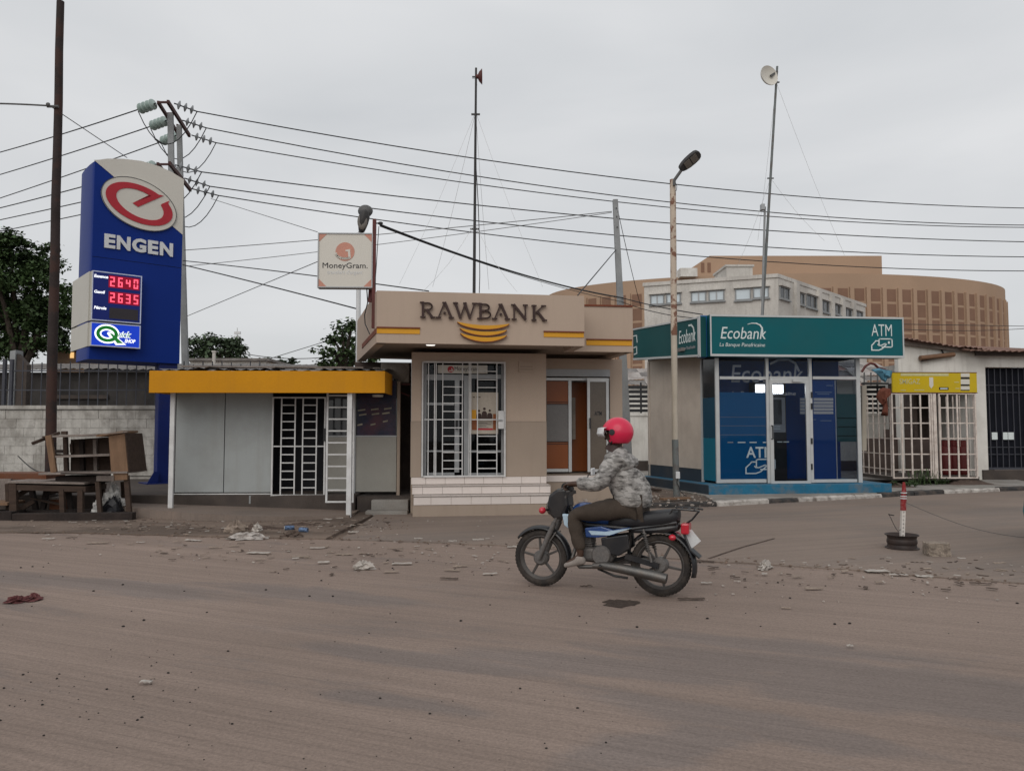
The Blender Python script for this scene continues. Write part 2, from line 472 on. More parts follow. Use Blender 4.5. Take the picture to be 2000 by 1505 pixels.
M['tile'] = mat('glazed_white_tile', (.66,.595,.56), .28, .05, 3, .02, 60, .02, spec=.5, dirt=(.5,.44,.40), dirt_amt=.4, dirt_scale=3)
M['grout'] = mat('grout', (.25,.22,.20), .9)
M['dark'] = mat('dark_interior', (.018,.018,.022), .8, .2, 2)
M['black'] = mat('black_plastic', (.018,.018,.02), .45, .1, 4, spec=.4)
M['black_cable'] = mat('black_cable', (.022,.022,.024), .6, .1, 4)
M['grey_cable'] = mat('grey_cable', (.10,.10,.10), .6, .1, 4)
M['blue_sign'] = mat('royal_blue_sign_sheet', (.006,.027,.195), .45, .05, .9, .02, 40, .02, spec=.10)
M['blue_post'] = mat('blue_painted_post', (.008,.018,.11), .5, .12, 2, .05, 50, .05, spec=.2, dirt=(.03,.03,.06), dirt_amt=.4)
M['sign_white'] = mat('off_white_sign_sheet', (.60,.575,.52), .5, .04, 1.2, .02, 50, .03, dirt=(.5,.48,.43), dirt_amt=.35)
M['sign_silver'] = mat('silver_letter', (.60,.61,.62), .45, .05, 4)
M['logo_red'] = mat('logo_red', (.40,.022,.035), .45, .06, 3, .02, 50, .02)
M['concrete'] = mat('grey_cast_concrete', (.27,.28,.285), .9, .12, 2.5, .10, 50, .25, dirt=(.19,.19,.19), dirt_amt=.5)
M['pole_dark'] = mat('dark_rusty_pole', (.030,.021,.020), .8, .25, 3, .15, 40, .4, rust=(.055,.026,.02), rust_amt=.7, rust_scale=2)
M['arm_brown'] = mat('red_oxide_steel', (.065,.024,.022), .7, .15, 5)
M['insul_glass'] = mat('pale_green_insulator_glass', (.30,.38,.35), .15, .1, 8, spec=.6, coat=.5)
M['insul_grey'] = mat('grey_porcelain_insulator', (.17,.18,.19), .3, .1, 8, spec=.5)
M['wood'] = mat('old_brown_wood', (.054,.035,.026), .85, .25, 3, .2, 30, .5, stretch=(1,6,6), dirt=(.06,.04,.032), dirt_amt=.6)
M['wood_light'] = mat('worn_tan_wood', (.19,.115,.07), .85, .16, 3, .12, 35, .4, stretch=(6,6,1.2), dirt=(.16,.095,.06), dirt_amt=.6)
M['wood_dark'] = mat('blackened_wood', (.028,.021,.019), .9, .3, 3, .2, 30, .5, dirt=(.05,.035,.028), dirt_amt=.5)
M['wood_grey'] = mat('greyed_wood', (.22,.185,.165), .9, .2, 4, .2, 40, .5, dirt=(.10,.08,.07), dirt_amt=.6)
M['block_white'] = mat('dirty_whitewashed_block', (.50,.48,.445), .9, .10, 1.6, .10, 40, .35, dirt=(.22,.20,.175), dirt_amt=.8, dirt_scale=2.4, streak=(.17,.155,.14), rust=(.16,.145,.13), rust_amt=.35, rust_scale=3.2)
M['block_dark'] = mat('soot_dark_block', (.034,.031,.030), .9, .35, 1.8, .18, 40, .4, dirt=(.07,.064,.06), dirt_amt=.6)
M['rust_wood'] = mat('orange_brown_board', (.15,.055,.026), .8, .25, 5, .15, 40, .2, dirt=(.07,.045,.035), dirt_amt=.7, dirt_scale=5)
M['mortar'] = mat('mortar_joint', (.25,.24,.22), .95, .25, 2)
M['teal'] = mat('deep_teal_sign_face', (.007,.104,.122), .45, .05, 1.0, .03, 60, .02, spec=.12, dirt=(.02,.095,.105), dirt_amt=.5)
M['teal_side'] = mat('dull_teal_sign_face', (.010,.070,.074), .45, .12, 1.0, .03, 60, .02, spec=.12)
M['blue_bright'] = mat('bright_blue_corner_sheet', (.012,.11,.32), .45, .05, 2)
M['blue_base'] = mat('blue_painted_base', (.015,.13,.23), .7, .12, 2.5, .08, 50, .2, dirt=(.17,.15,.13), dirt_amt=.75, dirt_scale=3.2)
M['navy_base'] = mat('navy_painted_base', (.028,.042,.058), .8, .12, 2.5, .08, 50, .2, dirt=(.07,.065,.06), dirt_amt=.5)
M['film_blue'] = mat('blue_window_film', (.010,.125,.30), .25, .05, .7, .02, 30, .0, spec=.2)
M['film_navy'] = mat('navy_window_film', (.012,.060,.225), .25, .08, .7, .02, 30, .0, spec=.2)
M['film_teal'] = mat('teal_window_film', (.010,.13,.20), .25, .05, .7, .02, 30, .0, spec=.2)
M['film_slate'] = mat('slate_window_film', (.012,.055,.095), .25, .08, .7, .02, 30, .0, spec=.2)
M['wall_side'] = mat('dingy_cream_wall', (.56,.49,.42), .88, .06, 1.2, .04, 60, .15, dirt=(.43,.365,.31), dirt_amt=.6, dirt_scale=1.8, streak=(.44,.375,.32))
M['print_white'] = mat('white_print', (.62,.68,.68), .5, .03, 4)
M['print_grey'] = mat('grey_print', (.30,.31,.33), .5, .03, 4)
M['print_black'] = mat('black_print', (.02,.02,.024), .5, .03, 4)
M['white_wall'] = mat('chalky_white_wall', (.66,.64,.60), .9, .06, 1.0, .05, 50, .15, dirt=(.40,.375,.34), dirt_amt=.5, streak=(.36,.33,.30))
M['roof_brown'] = mat('rusty_brown_roof_sheet', (.20,.115,.088), .75, .2, 1.6, .1, 40, .15, rust=(.13,.07,.05), rust_amt=.6, rust_scale=2)
M['roof_grey'] = mat('weathered_grey_roof_sheet', (.20,.185,.175), .8, .25, 1.6, .12, 40, .2, dirt=(.08,.07,.066), dirt_amt=.7, dirt_scale=2)
M['grey_build'] = mat('weathered_grey_render', (.54,.515,.48), .9, .16, .35, .10, 8, .2, dirt=(.34,.315,.29), dirt_amt=.7, dirt_scale=.25, streak=(.33,.31,.28))
M['brown_build'] = mat('tan_brown_render', (.385,.265,.185), .9, .06, .1, .03, 6, .05, dirt=(.33,.225,.155), dirt_amt=.5, dirt_scale=.12)
M['brown_recess'] = mat('red_brown_recess', (.215,.125,.085), .8, .10, .3)
M['pane_sky'] = mat('sky_reflection_pane', (.55,.62,.66), .08, .08, .4, spec=.8, bump=0)  # sky reflection painted into the pane's pale colour
M['pane_dark'] = mat('dark_window_glass', (.03,.033,.037), .08, .1, .4, spec=.6, bump=0)
M['navy_gate'] = mat('navy_gate_sheet', (.008,.009,.014), .6, .3, 1.2, spec=.1)
M['gate_bar'] = mat('steel_grey_bar', (.055,.057,.070), .6, .1, 4)
M['sign_yellow'] = mat('faded_yellow_sign', (.54,.385,.014), .6, .06, 1.5, .03, 50, .03, spec=.12, dirt=(.38,.31,.05), dirt_amt=.4)
M['red_paint'] = mat('red_paint', (.22,.016,.018), .55, .1, 5, .06, 60, .1, dirt=(.5,.42,.4), dirt_amt=.25, dirt_scale=18)
M['white_paint'] = mat('white_post_paint', (.62,.58,.54), .6, .08, 5, .06, 60, .1)
M['rim_steel'] = mat('brown_black_rim_steel', (.040,.030,.028), .55, .2, 6, .1, 60, .15, metal=.2, rust=(.07,.045,.035))
M['stone'] = mat('rough_concrete_block', (.26,.215,.175), .95, .25, 9, .25, 60, .8, dirt=(.09,.07,.06), dirt_amt=.7, dirt_scale=14)
M['rusty_pole'] = mat('cream_paint_with_rust', (.50,.42,.34), .7, .1, 3, .08, 60, .1, rust=(.15,.055,.03), rust_amt=.9, rust_scale=6)
M['cream_pole'] = mat('cream_pole_paint', (.46,.41,.34), .7, .08, 3, .06, 60, .1, dirt=(.3,.26,.2), dirt_amt=.4)
M['grey_pole'] = mat('grey_green_pole_paint', (.15,.165,.165), .7, .1, 3, .06, 60, .1, rust=(.10,.06,.045), rust_amt=.4)
M['lamp_body'] = mat('dark_grey_lamp_housing', (.040,.038,.038), .55, .1, 6)
M['lamp_lens'] = mat('lamp_lens', (.13,.115,.10), .25, .1, 6, spec=.6)
M['bark'] = mat('bark', (.05,.038,.03), .95, .3, 5, .2, 30, .6)
M['salmon'] = mat('salmon_print', (.50,.235,.175), .5, .05, 4)
M['ac_cream'] = mat('grimy_cream_plastic', (.24,.205,.175), .6, .15, 4, dirt=(.11,.09,.08), dirt_amt=.5, dirt_scale=5)
M['orange'] = mat('orange_print', (.24,.066,.014), .35, .06, 1.5, .03, 40, .02, spec=.4)
M['grey_reflection'] = mat('painted_grey_reflection', (.165,.155,.15), .25, .15, 1.2, spec=.5)
M['taupe_glass'] = mat('taupe_glass_film', (.115,.092,.072), .2, .12, 1.2, spec=.5)
M['lit'] = mat('lit_panel', (1.0,1.0,.99), emit=7.0)
M['lit_soft'] = mat('lit_lamp_disc', (1.0,.97,.92), emit=1.2)
M['lit_warm'] = mat('lit_window', (1.0,.62,.25), emit=.9)
M['led_red'] = mat('red_led', (1.0,.10,.17), emit=1.25)
M['led_glow_back'] = mat('led_backing', (.22,.002,.018), emit=.75)  # glow of the digits put into the backing's own emission
M['led_off'] = mat('unlit_led_matrix', (.035,.030,.036), .5)
M['lit_blue'] = mat('backlit_blue_face', (.010,.055,.62), emit=.55)
M['lit_navy'] = mat('backlit_navy_face', (.006,.014,.11), emit=.55)
M['lit_white'] = mat('backlit_white_print', (.92,.95,1.0), emit=1.0)
M['lit_green'] = mat('backlit_green_print', (.015,.20,.03), emit=.6)
M['box_side'] = mat('grey_price_box_side', (.50,.485,.44), .55, .05, 1.2, .02, 50, .03)
M['box_trim'] = mat('pale_blue_trim', (.55,.60,.78), .4, .04, 3)
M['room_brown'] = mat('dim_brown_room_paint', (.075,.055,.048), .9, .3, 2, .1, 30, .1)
# ================================================================ GROUND
def sheet(name, pts, z, m, depth=.06):
    """flat ground sheet with a skirt; pts = outline in x,y"""
    b = MB(); b.prism(pts, z - depth, z, 'z')
    return kind(b.build(name, m), 'structure')
g = MB(); g.add([(-700,-60,-.03),(700,-60,-.03),(700,1200,-.03),(-700,1200,-.03)], [(0,1,2,3)])
kind(g.build('ground', M['dirt']), 'structure')
EDGE = [gnd(x, y) for x, y in ((-60,1040),(160,1041),(330,1046),(470,1050),(640,1053),(800,1058),(990,1066),(1180,1080),(1390,1097),(1560,1106),(1720,1117),(1860,1130),(2040,1143))]
edge_xy = [(p.x, p.y) for p in EDGE]
def jag(line, k, amp):
    out = []
    for (ax, ay), (bx, by) in zip(line[:-1], line[1:]):
        for i in range(k):
            t = i / k; a = amp if (i or out) else 0
            out.append((ax+(bx-ax)*t + rnd.uniform(-a,a), ay+(by-ay)*t + rnd.uniform(-a,a)))
    return out + [line[-1]]
edge_j = jag(edge_xy, 7, .035)
xl, xr = edge_xy[0], edge_xy[-1]
far_l, far_r = (-40, xl[1] + 9), (40, xr[1] - 10)
b = MB(); b.prism([far_l] + edge_xy + [far_r, (40,-30), (-40,-30)], -.06, -.004, 'z')
kind(b.build('road', M['road']), 'structure')
# dirt shoulder along the kerbs and a concrete forecourt
split = gnd(700, 1003)
KERB = [gnd(x, y) for x, y in ((1076,999),(1245,994),(1400,990),(1502,984),(1560,981),(1724,972),(1845,965),(1954,960),(2060,957))]
kerb_xy = [(p.x, p.y) for p in KERB]
yard = [e for e in edge_j if e[0] > -2.6] + [(40, xr[1] - 9.5), (40, 32), (16, 30), (kerb_xy[-1][0]+.6, kerb_xy[-1][1]+.5)] + list(reversed([(x, y + .25) for x, y in kerb_xy])) + [(-1.7, 14.6), (-2.5, 14.2)]
sheet('forecourt', yard, .012, M['concrete_yard'])
left = [e for e in edge_j if e[0] <= -2.55] + [(-2.55, 14.15), (-3.0, 15.5), (-40, 15.5), (-40, xl[1] + 8.7)]
sheet('dirt_shoulder', left, .014, M['dirt'])
# low concrete walk in front of the kiosk (tilts up towards the wall end)
b = MB()
fr = jag([(-7.3, 13.9), (-5.4, 13.25), (-4.6, 13.12), (-3.9, 13.2), (-2.88, 13.68)], 5, .02)
hz = lambda x: .055 + .033 * max(0, -2.9 - x)
n = len(fr); vs = [(x, y, hz(x)) for x, y in fr] + [(x, 14.6, hz(x)) for x, y in fr]
vs += [(x, y, -.02) for x, y in fr]
b.add(vs, [(i, i+1, n+i+1, n+i) for i in range(n-1)] + [(2*n+i, 2*n+i+1, i+1, i) for i in range(n-1)] + [(2*n+n-1, n-1, 2*n-1)])
kind(b.build('kiosk_walk', M['concrete_yard']), 'structure')
# raised plinth along the wall
b = MB(); b.box(-30, -2.95, 14.5, 20.5, -.05, .345); kind(b.build('plinth_ground', M['plinth'], bevel=.02), 'structure')
# pavement behind the right kerb
pav = [(x - .02, y + .16) for x, y in kerb_xy[2:]] + [(18, 34), (3.0, 34), (3.4, 20.5), (4.28, 17.2)]
sheet('pavement', pav, .105, M['pavement'], .2)
bank = [(x, y + .16) for x, y in kerb_xy[:3]] + [(4.30, 17.3), (3.45, 20.6), (3.0, 27), (.6, 27), (.35, 16.2)]
sheet('dirt_bank', bank, .075, M['dirt'], .2)
# kerb stones
kerb = MB().box(-.01,.01,-.01,.01,-.3,-.25).build('kerb', M['mortar']); kind(kerb, 'structure')
runs = [(0,1,'kerb_white'),(1,2,'kerb_black'),(2,3,'kerb_white'),(3,4,'kerb_black'),(4,5,'kerb_white'),(5,6,'kerb_black'),(6,7,'kerb_white'),(7,8,'kerb_black')]
for i, j, mm in runs:
    p, q = KERB[i], KERB[j]; d = q - p; k = max(1, round(d.length / 1.0)); L0 = d.length / k; ang = math.atan2(d.y, d.x)
    for t in range(k):
        b = MB(); h = .105 + rnd.uniform(-.012, .018)
        prof = [(-.01, -.1), (0, h - .03), (.035, h), (.17, h), (.17, -.1)]
        segs = 7; vs = []; 
        for s in range(segs + 1):
            x = .006 + (L0 - .012) * s / segs
            for y, z in prof:
                w = .012 if z > 0 else 0
                vs.append((x, y + rnd.uniform(-w, w), z + rnd.uniform(-w, w * .4)))
        np_ = len(prof); fs = []
        for s in range(segs):
            for a in range(np_ - 1): fs.append((s*np_+a, s*np_+a+1, (s+1)*np_+a+1, (s+1)*np_+a))
        fs += [tuple(range(np_)), tuple(segs*np_ + a for a in range(np_))]
        b.add(vs, fs)
        c = p + d * t / k
        b.build('kerb_stone', M[mm], kerb, loc=(c.x, c.y, 0), rot=(0, 0, ang))

# ================================================================ LEFT WALL AND FENCE
WD = 19.0
wall = thing('block_wall', 'long dirty whitewashed block wall with a dark ledge behind the wooden stall', 'wall', (0, WD, 0))
wx0, wx1 = -19.5, -6.2
piece('wall_core', M['mortar'], wall, wx0, wx1, .03, .2, .3, 2.12)
z = .50; row = 0
hs = [.22] * 7
for h in hs:
    x = wx0 - (.19 if row % 2 else 0) + .08
    while x < wx1:
        L0 = .46
        x1 = min(x + L0 - .006, wx1)
        if x1 - x > .06: piece('block', M['block_white'], wall, max(x, wx0), x1, rnd.uniform(-.006, .004), .03, z + .003, z + h - .003)
        x += L0
    z += h; row += 1
piece('ledge', M['block_white'], wall, wx0, wx1, -.06, .03, .43, .5)
piece('wall_foot', M['block_white'], wall, wx0, wx1, -.015, .03, .30, .425)
piece('coping', M['block_white'], wall, wx0, wx1, -.05, .22, 2.06, 2.15)
fence = thing('spiked_fence', 'thin dark vertical bar fence standing on top of the whitewashed wall', 'fence', (0, WD + .08, 0))
for zz in (2.52, 3.0): piece('rail', M['gate_bar'], fence, wx0, wx1, -.012, .012, zz, zz + .03)
x = wx0
while x < wx1:
    piece('fence_bar', M['gate_bar'], fence, x - .010, x + .010, -.010, .010, 2.13, 3.22 + rnd.uniform(-.06, .05)); x += .236
for px in (8, 22):
    p = at(px, 760, WD + .08); piece('post', M['gate_bar'], fence, p.x - .035, p.x + .035, -.04, .04, 2.13, 3.3)
# dark building behind the fence
DB = 24.0
sh = thing('dark_block_shed', 'soot stained low block building behind the spiked fence', 'building', (0, DB, 0))
b = MB(); b.box(-23.5, -6.5, 0, 5, 0, 3.33); b.build('wall', M['block_dark'], sh)
for k in range(9):
    x = -23.6 + k * 1.9; b = MB(); n = 24; vs = []
    for i in range(n + 1):
        xx = x + 1.98 * i / n; zz = .022 * math.sin(i * 2 * math.pi / 3)
        vs += [(xx, -.35, 3.40 + zz + (k % 2) * .025), (xx, 5.2, 4.0 + zz + (k % 2) * .025)]
    b.add(vs, [(2*i, 2*i+2, 2*i+3, 2*i+1) for i in range(n)]); b.build('roof_sheet', M['roof_grey'], sh)
for k in range(4): piece('wall_beam', M['plinth'], sh, -22.5 + k*4, -20.6 + k*4, -.06, -.003, 2.5 + .1*(k%2), 2.62 + .1*(k%2))
pz = thing('concrete_gate_pillar', 'short pale rough concrete pillar with slanted top behind the fence', 'pillar', (0, 0, 0))
p0, p1 = at(20, 705, 22), at(34, 705, 22); zt = at(27, 684, 22).z
b = MB(); b.prism([(p0.x, 0), (p1.x, 0), (p1.x, zt), (p0.x + .05, zt - .03)], 21.9, 22.25, 'y'); b.build('post', M['concrete'], pz)
q1 = at(55, 700, 22).x
b = MB(); b.prism([(p1.x + .005, 2.0), (q1, 2.0), (q1, zt - .42), (p1.x + .005, zt - .1)], 21.95, 22.15, 'y'); b.build('wing_wall', M['plinth'], pz)
# small house with a lit window beyond
hw = thing('low_tan_house', 'small tan house with one lit window, behind the blue fuel sign', 'house', (0, 34, 0))
hx0, hx1 = at(112, 690, 34).x, at(165, 690, 34).x
z0, z1 = at(0, 730, 34).z, at(0, 686, 34).z
piece('wall', M['brown_build'], hw, hx0, hx1, 0, 4, 0, z1)
piece('roof', M['roof_grey'], hw, hx0 - .2, hx1 + .3, -.3, 4.3, z1 + .003, z1 + .12)
wx = at(141, 693, 34); wz0, wz1 = at(0, 699, 34).z, at(0, 688, 34).z
piece('lit_window', M['lit_warm'], hw, wx.x - .08, wx.x + .08, -.03, -.003, wz0, wz1)
tw = M['white_wall']
gh = thing('grey_back_house', 'grey house front seen under the fuel sign between fence bars', 'house', (0, 30, 0))
gx0, gx1 = at(165, 710, 30).x, at(310, 710, 30).x
piece('wall', M['roof_grey'], gh, gx0, gx1, 0, 4, 0, at(0, 716, 30).z)
piece('roof', M['wood_grey'], gh, gx0 - .3, gx1 + .3, -.4, 4.2, at(0, 716, 30).z + .003, at(0, 711, 30).z)
# cable drooping from the wall to the pole
b = MB(); pts = []
for i in range(9):
    t = i / 8; q = at(35 + 50 * t, 890 + 32 * math.sin(t * 1.57) , WD - .4 - 4.0 * t); pts.append(q)
b.tube(pts, .012, 5)
tag(b.build('slack_cable', M['black_cable'], smooth=True), 'slack black cable drooping from the whitewashed wall to the tall dark pole', 'cable')

# ================================================================ TALL DARK POLE
up = thing('utility_pole', 'tall leaning dark rusty pole behind the wooden stall', 'pole', (0, 0, 0))
PB, PT = at(96, 1000, 14.6), at(118, 3, 14.6)
PB.z = 0.0
b = MB(); n = 10
pts = [PB.lerp(PT, i / n) + Vector((rnd.uniform(-.008, .008), 0, 0)) for i in range(n + 1)]
b.tube(pts, [.098 - .030 * i / n for i in range(n + 1)], 12); b.build('shaft', M['pole_dark'], up, smooth=True)
b = MB(); c = at(104, 208, 14.5); b.tube([c + Vector((-.12, 0, 0)), c + Vector((.10, 0, 0))], .025, 6); b.ell(c + Vector((-.09, -.02, .03)), (.045,.03,.04), 8, 5)
b.build('cable_clamp', M['grey_cable'], up, smooth=True)

# ================================================================ WOODEN STALL
SD = 13.55
def wp(px, py, D=SD): return at(px, py, D)
def plank(mb, px0, py0, px1, py1, D, th_px, dep, mi=0):
    """plank seen edge-on between two sight lines; dep = its depth in metres"""
    p, q = at(px0, py0, D), at(px1, py1, D); h = th_px / FPX * D
    mid = Vector((0, dep / 2, 0))
    return mb.bar(p + mid, q + mid, dep, h, up=(0, 0, 1), mi=mi)
tb = thing('market_table', 'blackened wooden market table with diagonal braces below the dark pole', 'table', (0, 0, 0))
b = MB(); plank(b, 16, 951, 167, 955, 13.45, 11, .7); b.build('apron', M['wood'], tb, bevel=.004)
b = MB(); plank(b, 14, 941, 165, 944, 13.42, 4, .85); b.build('tabletop', M['wood_grey'], tb, bevel=.004)
for (xa, ya, xb, yb, D, w) in ((26,940,28,1004,13.47,14),(62,955,72,1000,14.0,9),(92,955,82,1002,14.0,9),(121,955,124,1003,13.47,9),(158,956,158,1002,13.47,10),(133,956,140,998,14.05,8)):
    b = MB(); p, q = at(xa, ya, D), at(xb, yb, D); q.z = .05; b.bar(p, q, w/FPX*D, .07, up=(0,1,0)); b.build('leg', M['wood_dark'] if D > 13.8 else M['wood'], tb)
for (xa, ya, xb, yb) in ((32,968,64,951),(34,998,66,978)):
    b = MB(); b.bar(at(xa, ya, 13.6), at(xb, yb, 13.75), .075, .04, up=(0,1,0)); b.build('brace', M['wood'], tb)
bt = thing('plank_base', 'two blackened timber beams lying on dirt under the wooden stall', 'beams', (0, 0, 0))
b = MB(); p, q = at(28, 1011, 13.3), at(262, 1009, 13.4); b.bar(p, q, .16, .16); b.build('beam', M['wood_dark'], bt, bevel=.01)
b = MB(); p, q = at(26, 1002, 13.85), at(255, 998, 13.9); b.bar(p, q, .14, .1); b.build('beam', M['wood_dark'], bt, bevel=.01)
ta = thing('slat_table', 'rough brown wooden table with splayed legs carrying the broken cabinet', 'table', (0, 0, 0))
for (xa, ya, xb, yb, w, D) in ((191,940,196,1006,8,13.5),(247,928,253,1008,9,13.55),(200,940,203,1000,7,14.2),(240,940,244,1000,7,14.2)):
    b = MB(); p, q = at(xa, ya, D), at(xb, yb, D); q.z = .08; b.bar(p, q, w/FPX*D, .06, up=(0,1,0)); b.build('leg', M['wood'], ta)
b = MB(); plank(b, 188, 934, 222, 934, 13.46, 10, .05); b.build('apron', M['wood_grey'], ta)
b = MB(); plank(b, 221, 931, 248, 930, 13.48, 13, .05); b.build('board', M['wood_light'], ta)
b = MB(); plank(b, 75, 925, 248, 922, 13.45, 4, .75); b.build('tabletop', M['wood_grey'], ta)
b = MB(); plank(b, 108, 937, 188, 937, 13.6, 14, .5); b.build('drawer_box', M['wood_dark'], ta)
# broken cabinet lying on the tables
cab = thing('broken_cabinet', 'broken open wooden cabinet with one shelf tipped on top of the tables', 'cabinet', (0, 0, 0))
DF, DK = 13.48, 14.0
b = MB(); a = [at(212,851,DF), at(243,846,DF), at(250,921,DF), at(217,922,DF)]; kf = [Vector((0,.03,0)) + v for v in a]
vs = a + kf; b.add(vs, [(0,1,2,3),(7,6,5,4),(0,4,5,1),(1,5,6,2),(2,6,7,3),(3,7,4,0)]); b.build('end_panel', M['wood_light'], cab)
b = MB(); a = [at(243,846,DF+.01), at(250,921,DF+.01)]; b.add([a[0], a[1], a[1]+Vector((.05,.55,0)), a[0]+Vector((.03,.55,0)), a[0]+Vector((.02,0,0)), a[1]+Vector((.02,0,0)), a[1]+Vector((.07,.55,0)), a[0]+Vector((.05,.55,0))], [(0,1,2,3),(7,6,5,4),(0,4,5,1),(1,5,6,2),(2,6,7,3),(3,7,4,0)]); b.build('side_panel', M['wood'], cab)
b = MB(); a = [at(138,858,DK), at(214,853,DK), at(219,921,DK), at(138,922,DK)]
vs = a + [v + Vector((0,.02,0)) for v in a]; b.add(vs, [(0,1,2,3),(7,6,5,4),(0,4,5,1),(1,5,6,2),(2,6,7,3),(3,7,4,0)]); b.build('back_panel', M['wood'], cab)
b = MB(); plank(b, 96, 852, 190, 849, DF, 4, .5); b.build('top_rail', M['wood_grey'], cab)
b = MB(); plank(b, 188, 851, 240, 843, DF - .02, 4, .55); b.build('top_board', M['wood_light'], cab)
b = MB(); plank(b, 96, 892, 214, 888, DF, 4, .52); b.build('shelf', M['wood_grey'], cab)
b = MB(); b.bar(at(95, 850, DF), at(106, 922, DF), .10, .05, up=(0,1,0)); b.build('corner_post', M['wood_light'], cab)
b = MB(); b.bar(at(128, 853, DK - .05), at(130, 921, DK - .05), .075, .05, up=(0,1,0)); b.build('stile', M['wood'], cab)
b = MB(); b.bar(at(104, 881, DK - .04), at(128, 881, DK - .04), .03, .06); b.build('cross_rail', M['wood_dark'], cab)
b = MB(); b.bar(at(63, 866, DF - .1), at(116, 845, DF + .3), .05, .05); b.build('loose_batten', M['wood'], cab)
b = MB(); b.bar(at(121, 845, DF + .1), at(131, 845, DF + .1), .06, .06); b.build('offcut', M['wood'], cab)
for k, (xa, ya, xb, yb, D, w, t_) in enumerate(((140,866,141,884,13.98,.05,.02),(160,858,162,921,13.97,.07,.015),(186,857,188,921,13.97,.06,.015),(98,886,130,889,13.6,.04,.03),(120,924,215,926,13.35,.06,.02),(205,847,249,843,13.4,.05,.015),(84,853,100,851,13.5,.05,.03))):
    b = MB(); b.bar(at(xa, ya, D), at(xb, yb, D), w, t_ if abs(xa-xb) > 12 else w, up=(0,1,0) if abs(xa-xb) < 12 else (0,0,1)); b.build('split_board', M[('wood','wood_dark','wood_grey')[k % 3]], cab)
for k, (xa, ya, xb, yb, D) in enumerate(((20,1004,150,999,13.75),(60,972,120,985,13.9),(170,1002,250,1000,13.7),(100,961,190,959,13.9))):
    b = MB(); b.bar(at(xa, ya, D), at(xb, yb, D), .07, .03); b.build('loose_slat', M[('wood_dark','wood')[k % 2]], tb)
# things under and beside the stall
cr = thing('orange_crate', 'low weathered orange brown plank crate beside the market table', 'crate', (0, 0, 0))
b = MB(); plank(b, -40, 930, 90, 930, 14.0, 11, .6); b.build('tray', M['rust_wood'], cr)
b = MB(); plank(b, -40, 960, 20, 960, 13.9, 50, .05); b.build('front_board', M['wood_grey'], cr)
b = MB(); plank(b, -60, 984, 14, 984, 13.4, 5, .5); b.build('step_board', M['wood_light'], cr)
b = MB(); plank(b, -60, 1011, 22, 1010, 13.3, 22, .4); b.build('foot_beam', M['wood_dark'], cr)
b = MB(); plank(b, 12, 944, 14, 1000, 13.6, 5, .06); b.build('upright', M['wood'], cr)
bx = thing('terracotta_box', 'rust brown box with a pale lid standing under the market table', 'box', (0, 0, 0))
b = MB(); p, q = at(96, 999, 14.1), at(117, 975, 14.1); b.box(p.x, q.x, 14.1, 14.4, .05, q.z); b.build('body', M['rust_wood'], bx)
piece('lid', M['wood_grey'], bx, p.x - .01, q.x + .01, 14.08, 14.42, q.z + .003, q.z + .035)
def crumple(name, c, rx, ry, rz, m, label, cat, group=None, seed=0, seg=14, rings=8, amp=.35, rot=0):
    r = random.Random(seed * 13 + 5); b = MB(); vs = []; fs = []
    for i in range(rings + 1):
        ph = math.pi * i / rings * .5
        for k in range(seg):
            t = 2 * math.pi * k / seg; f = 1 + r.uniform(-amp, amp)
            vs.append((rx*f*math.sin(ph)*math.cos(t), ry*f*math.sin(ph)*math.sin(t), max(.002, rz * math.cos(ph) * (1 + r.uniform(-amp, amp)))))
    for i in range(rings):
        for k in range(seg):
            k2 = (k+1) % seg; fs.append((i*seg+k, (i+1)*seg+k, (i+1)*seg+k2, i*seg+k2))
    b.add(vs, fs); o = b.build(name, m, loc=c, rot=(0, 0, rot)); return tag(o, label, cat, group)
M['sack'] = mat('white_printed_sack', (.55,.54,.52), .7, .1, 9, .2, 30, .3, dirt=(.06,.06,.065), dirt_amt=.9, dirt_scale=14)
M['dark_bag'] = mat('black_bag', (.012,.012,.015), .4, .1, 9)
p = at(222, 1000, 13.7); crumple('dark_bag', (p.x, p.y, .0), .17, .15, .34, M['dark_bag'], 'black stuffed bag on the beam under the slat table', 'bag', seed=3)
p = at(214, 985, 13.75); crumple('printed_sack', (p.x, p.y + .12, .10), .19, .14, .42, M['sack'], 'white sack with dark print behind the black bag under the table', 'sack', seed=4)
p = at(188, 1000, 13.6); crumple('white_rag', (p.x, p.y, .05), .07, .05, .26, M['sack'], 'dirty white rag hanging beside the slat table leg', 'rag', seed=6)

# ================================================================ PRICE SIGN
S = Frame(155, 16.3, 41)
sg = S.empty('fuel_sign', 'tall blue fuel station sign with red ring emblem and lit price box', 'sign')
def su(px, py, n=0): return S.pix(px, py, n)
uL = su(180, 500)[0]; uR = su(355, 520)[0]
zB = su(270, 706)[1] ; zT = su(180, 313)[1]
# panel body: side return (rounded) + front face with arched top
def ztop(u): 
    # arch measured along the top edge of the face
    k = (u - uL) / (uR - uL); return np.interp(k, [0,.12,.3,.5,.7,.85,1], ARCH)
arch_px = [(180,312.5),(205,309.5),(234,309),(268,313),(302,323),(330,335),(355,350)]
ARCH = [su(x, y)[1] for x, y in arch_px]
us = np.linspace(uL, uR, 25)
